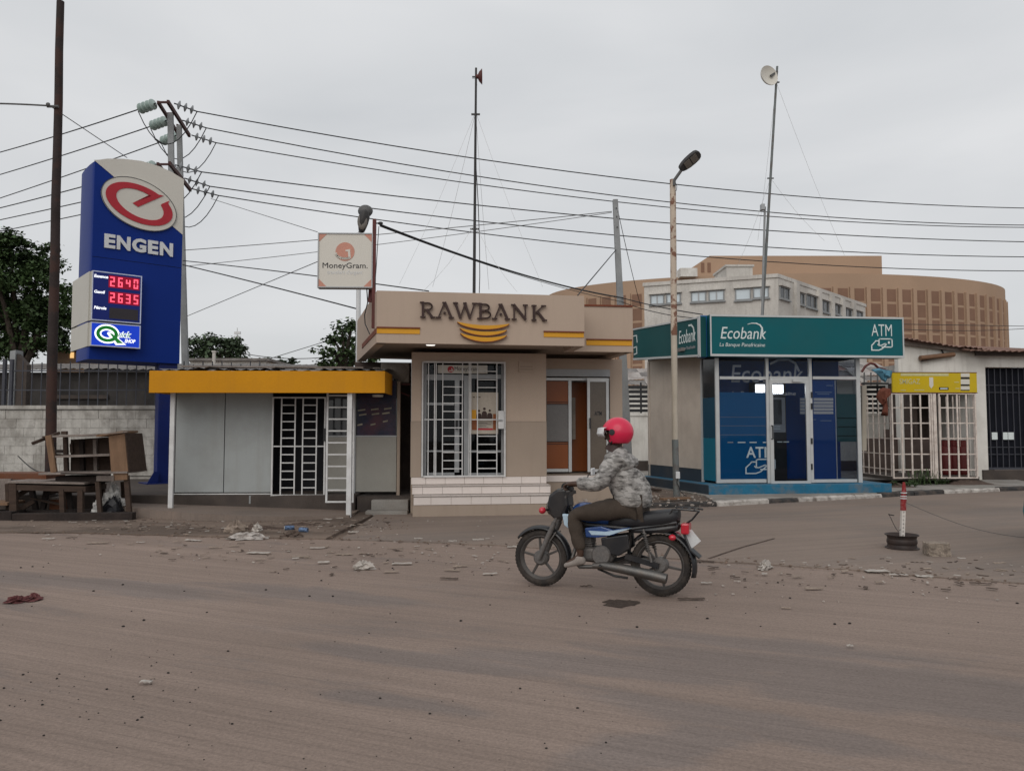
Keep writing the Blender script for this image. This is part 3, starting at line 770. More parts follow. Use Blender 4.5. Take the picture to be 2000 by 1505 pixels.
# split below the emblem (horizontal panel joint)
zJ = su(268, 512)[1]
TH = min((abs(S.pix(153.5, 520, d)[0] - uL), d) for d in np.linspace(.1, 1.2, 221))[1]
def facepoly(z0, z1fn): return [(u, z0) for u in (us[0], us[-1])] + [(u, z1fn(u)) for u in us[::-1]]
b = MB(); b.prism(facepoly(zJ + .006, ztop), .0, TH, 'y'); b.build('upper_panel', M['blue_sign'], sg)
b = MB(); b.prism([(us[0], zB), (us[-1], zB), (us[-1], zJ - .006), (us[0], zJ - .006)], .0, TH, 'y'); b.build('lower_panel', M['blue_sign'], sg)
# rounded side return
b = MB(); arc = [(uL - .17 * math.sin(t) , .02 + TH * .5 * (1 - math.cos(t))) for t in np.linspace(0, math.pi, 9)]
uSide = su(153, 520, .15)[0]
w = .04
arc = [(uL - w * math.sin(t), TH * .5 * (1 - math.cos(t))) for t in np.linspace(0, math.pi, 10)]
b.prism(arc, zB + .0, ARCH[0] - .02, 'z'); b.build('side_return', M['blue_sign'], sg, smooth=True)
b = MB(); b.box(uL, uR, .02, TH - .02, zJ - .0055, zJ + .0055); b.build('panel_joint', M['black'], sg)
# white top corner, cut diagonally
def zq(z): return (100 + z[0] / 3.762, 0)
def zp(x, y): return (x / 3.762, 150 + y / 3.762)        # enlargement -> photograph
c1, c2 = zp(690, 612), zp(1336, 1160)
d1 = su(*c1); d2 = su(*c2)
poly = [d1, d2] + [(u, ztop(u) - .0) for u in us[::-1] if u > d1[0] + .02] + []
poly = [d1, (uR + .0, d2[1])] + [(u, ztop(u)) for u in us[::-1] if u > d1[0] + .03]
b = MB(); b.prism(poly, -.012, -.002, 'y'); b.build('white_corner', M['sign_white'], sg)
# emblem: white oval, dark rim, red ring letter
def epx(cx, cy, a, bb, t): return zp(cx + a[0]*math.cos(t) + bb[0]*math.sin(t), cy + a[1]*math.cos(t) + bb[1]*math.sin(t))
def oval(a, bb, cx=1017, cy=936, n=48): return [su(*epx(cx, cy, a, bb, 2*math.pi*i/n)) for i in range(n)]
b = MB(); b.prism(oval((271, 47), (-57, -196)), -.04, -.0125, 'y'); b.build('emblem_oval', M['sign_white'], sg)
b = MB(); pts = oval((269, 47), (-57, -194)); b.stroke(pts, .016, -.0445, -.0405, closed=True); b.build('emblem_rim', M['grey_cable'], sg)
ro, ri = [], []
for i in range(61):
    t = R(36) + R(341) * i / 60; ro.append(su(*epx(1018, 937, (239, 46), (-55, -154), t)))
for i in range(61):
    t = R(373) - R(326) * i / 60; ri.append(su(*epx(1024, 939, (168, 36), (-46, -112), t)))
tip = su(*zp(1197, 878)); e1 = su(*zp(1240, 914)); e2 = su(*zp(1183, 938))
barp = [su(*zp(1106, 872)), su(*zp(970, 931)), su(*zp(1010, 960))]
ring = [tip] + ro[1:] + [e1, e2] + ri + barp
b = MB(); b.prism(ring, -.055, -.041, 'y')
o = b.build('emblem_ring', M['logo_red'], sg)
# word: measured letter by letter
for ch, x0, x1, yb0, yb1 in (('E',765,846,1158,1256),('N',856,957,1172,1276),('G',968,1072,1190,1296),('E',1085,1160,1205,1310),('N',1172,1268,1222,1326)):
    p0 = su(*zp(x0, (yb0+yb1)/2)); p1 = su(*zp(x1, (yb0+yb1)/2)); zt = su(*zp((x0+x1)/2, yb0 + 2))[1]; zb = su(*zp((x0+x1)/2, yb1 - 2))[1]
    zt_all, zb_all = su(*zp(1015, 1189))[1], su(*zp(1015, 1290))[1]
    lettering('letter', ch, M['sign_silver'], sg, p0[0], p1[0], zb_all, zt_all, -.004, .03, bold=.045)
# price box
def zp2(x, y): return (100 + x / 6.02, 480 + y / 6.02)
NB = -.16
bu0, bz1 = S.pix(*zp2(487, 290), NB); bu1 = S.pix(*zp2(1060, 600), NB)[0]
bz0 = S.pix(*zp2(760, 895), NB)[1]; bz1 = S.pix(*zp2(770, 322), NB)[1]
qz1 = S.pix(*zp2(765, 915), NB)[1] ; qz0 = S.pix(*zp2(760, 1192), NB)[1]
# depth of the grey return so that its far edge meets the photographed edge
best = min((abs(S.pix(143, 600, NB + d)[0] - bu0), d) for d in np.linspace(.1, 2.2, 200)); dep = best[1]
sv = bu0 - .001
for nm, za, zb_ in (('price_box', bz0, bz1), ('shop_box', qz0, qz1)):
    b = MB(); b.prism([(bu0, NB), (bu1, NB), (bu1, -.003), (uL - .045, -.003), (uL - .045, NB + dep), (bu0, NB + dep)], za, zb_, 'z')
    bx_ = b.build(nm, M['box_side'], sg)
    fr_ = MB(); t = .022
    fr_.box(bu0, bu1, NB - .016, NB - .003, zb_ - t, zb_); fr_.box(bu0, bu1, NB - .016, NB - .003, za, za + t)
    fr_.box(bu0, bu0 + t*.6, NB - .016, NB - .003, za + t, zb_ - t); fr_.box(bu1 - t, bu1, NB - .016, NB - .003, za + t, zb_ - t)
    fr_.build('trim', M['box_trim'], bx_)
    if nm == 'price_box': pbox = bx_
    else: sbox = bx_
b = MB(); b.box(bu0 + .014, bu1 - .023, NB - .008, NB - .002, bz0 + .023, bz1 - .023); b.build('price_face', M['lit_navy'], pbox)
b = MB(); b.box(bu0 + .014, bu1 - .023, NB - .008, NB - .002, qz0 + .023, qz1 - .023); b.build('shop_face', M['lit_blue'], sbox)
for (py) in (552, 601):
    for px in (149, 172):
        pass
def pu(x, y): return S.pix(*zp2(x, y), NB - .01)
for word, x0, x1, y0, y1 in (('Essence',505,670,330,386),('Gasoil',505,632,516,562),('Pétrole',503,648,702,752)):
    a = pu(x0, (y0+y1)/2 - 0); c = pu(x1, (y0+y1)/2); yc = (y0 + y1) / 2
    zt, zb_ = pu((x0+x1)/2, yc - 17)[1], pu((x0+x1)/2, yc + 19)[1]
    lettering('fuel_name', word, M['lit_white'], pbox, a[0], c[0], zb_, zt, NB - .009, .004, bold=.03, shear=.15)
SEG = {'0':'abcdef','1':'bc','2':'abged','3':'abgcd','4':'fgbc','5':'afgcd','6':'afgedc','7':'abc','8':'abcdefg','9':'abfgcd'}
def led_row(txt, x0, x1, y0, y1):
    a = pu(x0, (y0+y1)/2); c = pu(x1, (y0+y1)/2); zt, zb_ = pu((x0+x1)/2, y0)[1], pu((x0+x1)/2, y1)[1]
    mx = .03; bk = MB(); bk.box(a[0] - mx, c[0] + mx, NB - .012, NB - .009, zb_ - mx, zt + mx); bk.build('led_backing', M['led_glow_back'] if txt else M['led_off'], pbox)
    if not txt: return
    n = len(txt); cw = (c[0] - a[0]) / (n - 1 + .58); w = cw * .58; th = .027; H = zt - zb_
    for i, ch in enumerate(txt):
        u = a[0] + i * cw; mb = MB(); y0_, y1_ = NB - .018, NB - .0125
        for s_ in SEG[ch]:
            if s_ == 'a': mb.box(u, u + w, y0_, y1_, zt - th, zt)
            if s_ == 'd': mb.box(u, u + w, y0_, y1_, zb_, zb_ + th)
            if s_ == 'g': mb.box(u, u + w, y0_, y1_, zb_ + H/2 - th/2, zb_ + H/2 + th/2)
            if s_ == 'f': mb.box(u, u + th, y0_, y1_, zb_ + H/2 + th/2, zt - th)
            if s_ == 'b': mb.box(u + w - th, u + w, y0_, y1_, zb_ + H/2 + th/2, zt - th)
            if s_ == 'e': mb.box(u, u + th, y0_, y1_, zb_ + th, zb_ + H/2 - th/2)
            if s_ == 'c': mb.box(u + w - th, u + w, y0_, y1_, zb_ + th, zb_ + H/2 - th/2)
        mb.build('digit', M['led_red'], pbox)
led_row('2640', 692, 1022, 382, 492)
led_row('2635', 692, 1022, 567, 675)
led_row('', 700, 1005, 755, 850)
# shop board: ring letter + words
def qe(cx, cy, ax, ay, t, sl=.08): return (cx + ax*math.cos(t), cy + sl*ax*math.cos(t) - ay*math.sin(t))
def ringpts(ax, ay, n=40): return [pu(*qe(657, 1035, ax, ay, 2*math.pi*i/n)) for i in range(n)]
b = MB(); b.stroke(ringpts(107, 76), .125, NB - .0125, NB - .0085, closed=True)
tail = lambda k: [pu(x, y) for x, y in ((662+k, 1018-k), (712, 1018-k), (870+2*k, 1160+k), (765-k, 1160+k), (662-k, 1030))]
b.prism(tail(6), NB - .013, NB - .0088, 'y'); b.build('ring_outline', M['lit_white'], sbox)
b = MB(); b.stroke(ringpts(107, 76), .07, NB - .017, NB - .0135, closed=True)
b.prism([pu(x, y) for x, y in ((690,1030),(716,1032),(845,1146),(775,1146))], NB - .0175, NB - .0138, 'y'); b.build('ring_letter', M['lit_green'], sbox)
for w_, mm, x0, x1, yt, yb_, off in (('uick','lit_white',782,945,1004,1082,.05),('uick','lit_green',790,936,1012,1074,.0),('SHOP','lit_white',862,990,1098,1144,.035)):
    a = pu(x0, (yt+yb_)/2); c = pu(x1, (yt+yb_)/2)
    lettering('word', w_, M[mm], sbox, a[0], c[0], pu((x0+x1)/2, yb_)[1], pu((x0+x1)/2, yt)[1], NB - (.009 if off else .014), .004, bold=off, shear=.25)
# bolts on the grey side
for px, py in ((149,553),(172,552),(148,602),(171,601)):
    k = (px - 143) / 38.0; n_ = NB + dep * (1 - k); u_ = sv + (bu0 - sv) * k
    b = MB(); b.ell((u_, n_, S.pix(px, py, n_)[1]), (.018,.018,.018), 8, 5); b.build('bolt', M['black'], pbox, smooth=True)
# post and foot
pu0 = S.pix(308, 860, .05)[0]
b = MB(); b.box(pu0, uR - .02, .06, .32, .34, zB + .02); b.build('post', M['blue_post'], sg, bevel=.015)
b = MB(); b.box(pu0 - .25, uR + .15, -.1, .55, .33, .365); b.build('base_plate', M['blue_post'], sg)
f0, f1 = pu0 - .12, pu0 + .02
b = MB(); b.prism([(f0 - .1, .365), (f1, .365), (f1, .62), (f0 + .04, .62)], -.02, .0, 'y'); b.build('foot_bracket', M['blue_post'], sg)

# ================================================================ KIOSK
K = Frame(291, 13.6, 1.5)
kk = K.empty('amber_kiosk', 'small grey panelled kiosk under a plain amber yellow fascia board', 'kiosk')
ku = K.pix
u0, u1, z0, z1 = K.rect(291, 724, 752, 767)
b = MB(); b.box(u0, u1, 0, .05, z0, z1); b.build('fascia_front', M['yellow'], kk, bevel=.006)
b = MB(); b.box(u0, u0 + .03, .052, 1.0, z0 + .005, z1); b.build('fascia_side', M['yellow'], kk)
b = MB(); b.box(u1 - .03, u1, .052, 1.0, z0 + .005, z1); b.build('fascia_side', M['yellow'], kk)
b = MB(); b.box(u0 + .035, u1 - .035, .055, 1.9, z1 - .30, z1 - .27); b.build('ceiling', M['panel_beige'], kk)
# weathered roof of overlapping sheets
r0 = K.pix(318, 720)[0]
for k in range(14):
    for row in range(3):
        b = MB(); L0 = (u1 - r0) / 14; x = r0 - .1 + k * L0 + rnd.uniform(-.05, .05); n = 8; vs = []
        y0_, y1_ = .04 + row * .72, .04 + row * .72 + .85
        zz = lambda y: z1 + .012 + y * .062 + rnd.uniform(0, .012)
        dz = rnd.uniform(-.008, .02); tw_ = rnd.uniform(-.03, .03)
        for i in range(n + 1):
            xx = x + (L0 + .09) * i / n; w = .016 * math.cos(i * math.pi / 2)
            vs += [(xx, y0_ + rnd.uniform(-.03, .03), z1 + .015 + y0_ * .065 + w + dz + tw_ * i / n), (xx, y1_, z1 + .02 + y1_ * .065 + w + dz)]
        b.add(vs, [(2*i, 2*i+2, 2*i+3, 2*i+1) for i in range(n)]); b.build('roof_sheet', M['roof_grey'], kk)
for k in range(4):
    b = MB(); ya = .6 + k * .4; b.bar((r0 + .1, ya, z1 + .085 + ya*.065), (u1 - .5 + .1*k, ya + .1, z1 + .075 + ya*.065), .08, .03); b.build('roof_batten', M['wood_dark'] if k % 2 else M['wood_grey'], kk)
WN = .9
def kr(x0, y0, x1, y1, n=WN): return K.rect(x0, y0, x1, y1, n)
for xa, xb in ((343, 437.5), (439, 531)):
    a = kr(xa, 768, xb, 961); b = MB(); b.box(a[0], a[1], WN, WN + .04, a[2], 2.55); b.build('wall_panel', M['panel'], kk, bevel=.004)
a = kr(340, 768, 531, 963); b = MB(); b.box(a[0], a[1], WN - .02, WN + .02, a[2] - .02, a[2] - .001); b.build('sill_strip', M['white_bar'], kk)
lp = kr(333, 700, 342, 992, .35)
b = MB(); b.box(lp[0], lp[1], .3, .36, .1, 2.5); b.build('post', M['white_bar'], kk, bevel=.006)
lp = kr(676.5, 760, 686, 1013, .04)
b = MB(); b.box(lp[0], lp[1], .0+.06, .06+.08, .0, 2.4); b.build('post', M['white_bar'], kk, bevel=.006)
# body behind the gate
a0 = kr(336, 768, 700, 960, WN + .06)
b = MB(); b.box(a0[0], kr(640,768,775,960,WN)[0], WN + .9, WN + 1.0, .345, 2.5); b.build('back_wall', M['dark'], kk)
b = MB(); b.box(a0[0], a0[0] + .05, WN + .05, WN + .9, .345, 2.5); b.build('side_wall', M['panel'], kk)
# gate
ga = kr(531, 775, 636, 968, WN - .02)
gate = MB(); t = .028
g0, g1, gz0, gz1 = ga
gate.box(g0, g0 + t, WN - .05, WN - .02, gz0, gz1); gate.box(g1 - t, g1, WN - .05, WN - .02, gz0, gz1)
gate.box(g0 + t, g1 - t, WN - .05, WN - .02, gz1 - t, gz1); gate.box(g0 + t, g1 - t, WN - .05, WN - .02, gz0, gz0 + t)
gt = gate.build('gate', M['white_bar'], kk)
gx = [g0 + (g1 - g0) * k for k in (.175, .43, .575, .83)]
for u in gx: piece('bar', M['white_bar'], gt, u - .011, u + .011, WN - .046, WN - .024, gz0 + t, gz1 - t)
zm = gz0 + (gz1 - gz0) * .5
for ua, ub in ((g0 + t, gx[0] - .012), (gx[0] + .012, gx[1] - .012), (gx[1] + .012, gx[2] - .012), (gx[2] + .012, gx[3] - .012), (gx[3] + .012, g1 - t)): piece('rail', M['white_bar'], gt, ua, ub, WN - .046, WN - .024, zm - .011, zm + .011)
for k in range(1, 12):
    if k == 6: continue
    zz = gz0 + (gz1 - gz0) * k / 12
    for ua, ub in ((gx[0], gx[1]), (gx[2], gx[3])): piece('rung', M['white_bar'], gt, ua + .012, ub - .012, WN - .044, WN - .026, zz - .010, zz + .010)
piece('lock', M['black'], gt, g1 - .03, g1 + .015, WN - .10, WN - .052, zm + .1, zm + .34)
# open lattice leaf standing forward
la = K.rect(637, 770, 692, 981, .6); la = (la[0], la[1], la[2], 2.35); lat = MB()
lat.box(la[0], la[0] + .035, .58, .615, la[2], la[3]); lat.box(la[1] - .03, la[1], .58, .615, la[2], la[3]); lat.box(la[0] + .035, la[1] - .03, .58, .615, la[2], la[2] + .03)
lt = lat.build('lattice_leaf', M['white_bar'], kk)
for k in range(1, 10): piece('rung', M['white_bar'], lt, la[0] + .036, la[1] - .031, .586, .609, la[2] + .218*k, la[2] + .218*k + .026)
# side bay: board below, glazed panel above
BN = 1.25
a = K.rect(640, 853, 774, 960, BN)
b = MB(); b.box(a[0], a[1], BN, BN + .05, a[2], a[3]); b.build('lower_board', M['panel_beige'], kk, bevel=.004)
wz = K.rect(640, 765, 776, 852, BN)
b = MB(); b.box(a[0], a[1] + .01, BN + .02, BN + .03, wz[2] + .005, 2.55); b.build('window_pane', M['pane_dark'], kk)
u69 = K.pix(692, 850, BN)[0]
b = MB(); b.box(u69 - .03, u69 + .03, BN - .03, BN + .0, a[2] - .02, 2.5); b.build('mullion', M['alu_grey'], kk)
b = MB(); b.box(a[1] + .012, a[1] + .07, BN - .03, BN + .05, .3, 2.5); b.build('door_jamb', M['beige_dark'], kk)
b = MB(); b.box(a[0], a[1], BN - .005, BN + .01, a[3] + .002, a[3] + .03); b.build('window_sill', M['alu_grey'], kk)
M['poster_dark'] = mat('dark_poster_print', (.012,.015,.040), .35, .3, 3, .3, 20, .0, spec=.3, dirt=(.12,.03,.035), dirt_amt=.6, dirt_scale=2)
M['slant_pale'] = mat('pale_slant_strip', (.3,.27,.2), .4, .3, 9)
pa = K.rect(697, 768, 773, 851, BN)
b = MB(); b.box(pa[0], pa[1], BN + .006, BN + .012, pa[2], pa[3] + .25); b.build('poster', M['poster_dark'], kk)
for k in range(9):  # pale slanted strips laid over the dark sheet
    b = MB()
    xx = 700 + (k % 3) * 24 + rnd.uniform(-2, 3); yy = 803 + (k // 3) * 9 - (k % 3) * 1.5 if k < 6 else 826 + rnd.uniform(-3, 8)
    c = K.pix(xx, yy, BN); wq = .09 if k < 6 else .06
    b.prism([(c[0], c[1]), (c[0] + wq*1.6, c[1] + .02), (c[0] + wq*1.6, c[1] + .05), (c[0], c[1] + .028)], BN + .001, BN + .005, 'y')
    b.build('pale_slant', M['slant_pale'], kk)
b = MB(); c = K.pix(738, 773, .8); b.lathe([(0,-.02),(.10,-.02),(.105,.02),(0,.03)], 16, (c[0], .8, c[1])); b.build('ceiling_lamp', M['sign_white'], kk, smooth=True)
b = MB(); a = K.rect(725, 976, 797, 991, .75); b.box(a[0], a[1], .75, 1.25, -.02, a[3]); b.build('doorstep', M['pavement'], kk, bevel=.015)
a = K.rect(715, 991, 797, 1000, .6); b = MB(); b.box(a[0], a[1] , .5, .75, -.02, .075); b.build('doorstep', M['pavement'], kk, bevel=.015)
piece('plinth_patch', M['concrete'], kk, K.pix(487, 970, .88)[0], K.pix(518, 970, .88)[0], .86, .895, .18, .33)
# ================================================================ BEIGE BANK
B = Frame(803, 14.4, 7.5)
bk = B.empty('bank_building', 'beige flat roofed bank kiosk with dark raised letters and tiled front steps', 'bank')
bu, br = B.pix, B.rect
uW0, uW1 = 0.0, bu(1067, 850)[0]
RN = .95                                   # depth of the recessed cash machine bay
uR1 = bu(1216, 850, RN)[0]
zF = bu(900, 931)[1]                       # floor
zM = bu(900, 823)[1]                       # change of paint
zTop = 3.02
ug0, ug1, gz0, gz1 = br(823, 707, 987, 930)
# walls round the gate opening
def wallbox(name, x0, x1, y0, y1, z0, z1, m): 
    b = MB(); b.box(x0, x1, y0, y1, z0, z1); return b.build(name, m, bk)
wallbox('wall', uW0, ug0, 0, .2, zM + .004, zTop, M['beige'])
wallbox('wall', ug0, ug1, 0, .2, gz1, zTop, M['beige'])
wallbox('wall', ug1, uW1, 0, .2, zM + .004, zTop, M['beige'])
wallbox('wall_base', uW0 - .008, ug0, -.008, .2, zF, zM, M['beige_dark'])
wallbox('wall_base', ug1, uW1 + .004, -.008, .2, zF, zM, M['beige_dark'])
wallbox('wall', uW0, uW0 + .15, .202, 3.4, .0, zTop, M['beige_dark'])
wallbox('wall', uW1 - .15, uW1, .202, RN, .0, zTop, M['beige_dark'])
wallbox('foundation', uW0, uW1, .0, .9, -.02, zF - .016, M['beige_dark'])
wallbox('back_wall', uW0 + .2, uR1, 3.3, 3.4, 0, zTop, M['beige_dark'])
# recessed bay
da0, da1, dz0, dz1 = br(1067, 736, 1190, 923, RN)
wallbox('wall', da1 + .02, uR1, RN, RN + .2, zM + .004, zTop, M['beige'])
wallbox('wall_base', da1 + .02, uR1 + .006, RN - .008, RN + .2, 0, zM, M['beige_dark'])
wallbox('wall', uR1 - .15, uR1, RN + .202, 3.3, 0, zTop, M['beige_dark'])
lz0, lz1 = br(1067, 721, 1190, 735, RN)[2:]
wallbox('wall', uW1 + .002, da1 + .02, RN, RN + .2, lz1, zTop, M['beige'])
wallbox('lintel', uW1 + .002, da1 + .02, RN - .01, RN + .1, lz0, lz1, M['alu_grey'])
wallbox('porch_floor', uW1 + .002, uR1 + .0, RN - .45, RN + .9, -.02, zF - .02, M['beige_dark'])
wallbox('porch_edge', uW1 + .002, uR1 + .01, RN - .47, RN - .452, zF - .14, zF - .02, M['tile'])
wallbox('passage_wall', -1.2, -.002, 2.1, 2.2, 0, 3.0, M['room_brown']); wallbox('passage_ground', -1.0, -.003, .3, 2.1, -.05, .30, M['plinth'])
# canopy: parapet ring, soffit
def wl(px, D): p = at(px, 700, D); return B.w2l((p.x, p.y))
cA = wl(735, 12.98); cB = wl(1142, 13.52); cC = (cB[0], cB[1] + .95); pD = bu(1142, 640, cC[1])
cD_ = (bu(1236, 640, cC[1])[0], cC[1]); cE = (cD_[0] - .1, 3.6); cF = wl(697, 16.7)
cC = (cB[0], cC[1])
outline = [cA, cB, cC, cD_, cE, cF]
zc0, zc1 = bu(900, 671.5, cA[1])[1], bu(900, 571, cA[1])[1]
def strip(name, p, q, th, z0, z1, m, parent):
    """wall slab from p to q, thickness th inwards (to the left of p->q)"""
    p, q = Vector(p), Vector(q); d = (q - p).normalized(); t = Vector((-d.y, d.x)) * th
    b = MB(); b.prism([tuple(p), tuple(q), tuple(q + t), tuple(p + t)], z0, z1, 'z'); return b.build(name, m, parent)
par = MB()
inner = []
oc = Vector((sum(p[0] for p in outline)/6, sum(p[1] for p in outline)/6))
for nm, p, q, zt in (('parapet', cA, cB, zc1), ('parapet', cC, cD_, zc1 - .03), ('parapet', cD_, cE, zc1 - .03), ('parapet', cF, (cA[0], cA[1]), zc1)):
    th = .16
    P_, Q_ = Vector(p), Vector(q); d = (Q_ - P_).normalized()
    if nm and q == cB: pass
    strip(nm, P_ + (d * .003 if p != cA else Vector((0,0))), Q_ - d * .003, th, zc0, zt, M['beige'], bk)
strip('parapet', (cB[0], cB[1] + .165), (cC[0], cC[1] + .155), .16, zc0, zc1, M['beige'], bk)
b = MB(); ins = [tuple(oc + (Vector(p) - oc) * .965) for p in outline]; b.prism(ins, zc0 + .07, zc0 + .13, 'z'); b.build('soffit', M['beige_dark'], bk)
b = MB(); b.prism(ins, zc1 - .3, zc1 - .25, 'z'); b.build('roof', M['roof_grey'], bk)
b = MB(); b.box(cC[0] + .01, cD_[0] - .005, cC[1] - .02, cC[1] + .18, zc1 - .028, zc1 + .005); b.build('coping', M['brown_line'], bk)
# amber bands, their shadow line painted as a red-brown strip
NA = cA[1]
def band(px0, py0, px1, py1, n):
    a = br(px0, py0, px1, py1, n)
    b = MB(); b.box(a[0], a[1], n - .012, n - .002, a[2], a[3]); o = b.build('amber_band', M['yellow_trim'], bk)
    b = MB(); b.box(a[0], a[1], n - .03, n - .002, a[3] + .001, a[3] + .022); b.build('band_shadow_line', M['brown_line'], o); return a
def ufront(px): return bu(px, 640, NA)
class _F: pass
# the parapet front is not parallel to the wall: use its own frame
ang = math.atan2(cB[1] - cA[1], cB[0] - cA[0])
pA = B.o + B.U * cA[0] + B.N * cA[1]
FA = Frame.__new__(Frame); FA.o = Vector((pA.x, pA.y, 0)); FA.a = B.a + ang
FA.U = Vector((math.cos(FA.a), math.sin(FA.a), 0)); FA.N = Vector((-math.sin(FA.a), math.cos(FA.a), 0))
def sub(name):
    o = bpy.data.objects.new(name, None); COL.objects.link(o); o.parent = bk; o.location = (cA[0], cA[1], 0); o.rotation_euler = (0, 0, ang); return o
def fbuild(mb, name, m, **k):
    o = mb.build(name, m, bk, **k); o.location = (cA[0], cA[1], 0); o.rotation_euler = (0, 0, ang); return o
for (x0, y0, x1, y1) in ((736, 641.5, 820, 651.5), (1062, 649.5, 1140, 658.5)):
    a = FA.rect(x0, y0, x1, y1, 0)
    o = fbuild(MB().box(a[0], a[1], -.012, -.001, a[2], a[3]), 'amber_band', M['yellow_trim'])
    MB().box(a[0] - .005, a[1] + .005, -.03, -.001, a[3] + .001, a[3] + .024).build('band_shadow_line', M['brown_line'], o)
a = br(1145, 664.5, 1234, 674.5, cC[1]); o = MB().box(a[0], a[1], cC[1] - .012, cC[1] - .001, a[2], a[3]).build('amber_band', M['yellow_trim'], bk)
MB().box(a[0], a[1], cC[1] - .03, cC[1] - .001, a[3] + .001, a[3] + .022).build('band_shadow_line', M['brown_line'], o)
zb0, zb1 = FA.rect(736, 641.5, 820, 651.5)[2:]
o = strip('amber_band', Vector(cF) + (Vector(cA) - Vector(cF)) * .33, Vector(cA) - Vector((0, .002)), -.012, zb0, zb1, M['brown_line'], bk)
# raised letters in a broad serif cut, cross-bars replaced by a dot
FN0, FN1 = -.055, -.02
def fz(px, py): return FA.pix(px, py, -.05)
SER = .035
def letter(strokes, serifs, dots, x0, x1, y0, y1):
    """strokes: list of ((x,y),(x,y),width) in a unit box, y up"""
    a = FA.rect(x0, y0, x1, y1, -.05); W, H = a[1] - a[0], a[3] - a[2]
    P = lambda p: (a[0] + p[0] * W, a[2] + p[1] * H)
    mb = MB(); k = 0
    for pts, wd in strokes:
        mb.stroke([P(p) for p in pts], wd, FN0 - .0004 * k, FN1, 0); k += 1
    for (cx, cy, hw) in serifs:
        c = P((cx, cy)); mb.box(c[0] - hw*.62, c[0] + hw*.62, FN0 - .006, FN1, c[1] - .012, c[1] + .012)
    for (cx, cy) in dots:
        c = P((cx, cy)); mb.lathe([(0, FN0 - .004), (.022, FN0 - .004), (.022, FN1), (0, FN1)], 12, (c[0], 0, c[1]), 'y')
    return fbuild(mb, 'raised_letter', M['letter_brown'])
bowl = lambda cx, cy, rx, ry, t0=90, t1=-90: [(cx + rx*math.cos(R(t0 + (t1-t0)*i/10)), cy + ry*math.sin(R(t0 + (t1-t0)*i/10))) for i in range(11)]
tk, tn = .042, .023
letter([([(.22,0),(.22,1)],tk),([(.22,.97),(.55,.97)]+bowl(.55,.74,.32,.23)+[(.22,.51)],tn),([(.5,.5),(.88,0)],tk)],[(.22,0,.075),(.13,1,.05),(.92,0,.07)],[],820,847.5,590.5,619)
letter([([(.1,0),(.46,1)],tn),([(.5,1),(.88,0)],tk)],[(.1,0,.075),(.88,0,.075),(.44,1,.05)],[(.48,.32)],853,885.5,591,620)
letter([([(.08,1),(.3,0)],tk),([(.3,0),(.5,.95)],tn),([(.5,1),(.72,0)],tk),([(.72,0),(.93,1)],tn)],[(.08,1,.07),(.5,1,.05),(.93,1,.07)],[],886,930,592,620.5)
letter([([(.2,0),(.2,1)],tk),([(.2,.97),(.5,.97)]+bowl(.5,.76,.3,.21)+[(.2,.55)],tn),([(.2,.5),(.55,.5)]+bowl(.55,.27,.35,.24)+[(.2,.03)],tn)],[(.12,0,.06),(.12,1,.06)],[],933,961,593,622)
letter([([(.1,0),(.46,1)],tn),([(.5,1),(.88,0)],tk)],[(.1,0,.075),(.88,0,.075),(.44,1,.05)],[(.48,.32)],963,995,594.5,622.5)
letter([([(.14,0),(.14,1)],tn),([(.14,1),(.86,.02)],tk),([(.86,0),(.86,1)],tn)],[(.14,0,.07),(.08,1,.06),(.86,1,.07)],[],1000,1030.5,595.5,623.5)
letter([([(.18,0),(.18,1)],tk),([(.18,.42),(.82,1)],tn),([(.42,.58),(.88,0)],tk)],[(.18,0,.07),(.18,1,.07),(.84,1,.07),(.9,0,.07)],[],1038,1066.5,597,625)
for (x0, x1, yt, dip, th) in ((893, 995, 628, 9, 7), (898, 990, 640, 10, 6.5), (899, 990, 650, 12, 7.5)):
    up_, lo_ = [], []
    for i in range(17):
        t = i / 16; s = 4 * t * (1 - t); x = x0 + (x1 - x0) * t; y = yt + 4.5 * t * .9 + dip * .55 * s
        up_.append(fz(x, y)); lo_.append(fz(x, y + th * (s ** .6) + .6))
    fbuild(MB().prism(up_ + lo_[::-1], -.055, -.02, 'y'), 'amber_crescent', M['yellow_trim'])
    low2 = [(p[0], p[1] - .016) for p in lo_]
    fbuild(MB().prism(lo_ + low2[::-1], -.06, -.02, 'y'), 'crescent_edge', M['brown_line'])
# lamps under the canopy
for px, py, n in ((841, 681, NA + .5), (1124, 693, -.05)):
    c = bu(px, py, n); MB().lathe([(0,-.03),(.075,-.03),(.09,.0),(.09,.02),(0,.02)], 16, (c[0], n, zc0 + .05)).build('soffit_lamp', M['lit_soft'], bk, smooth=True)
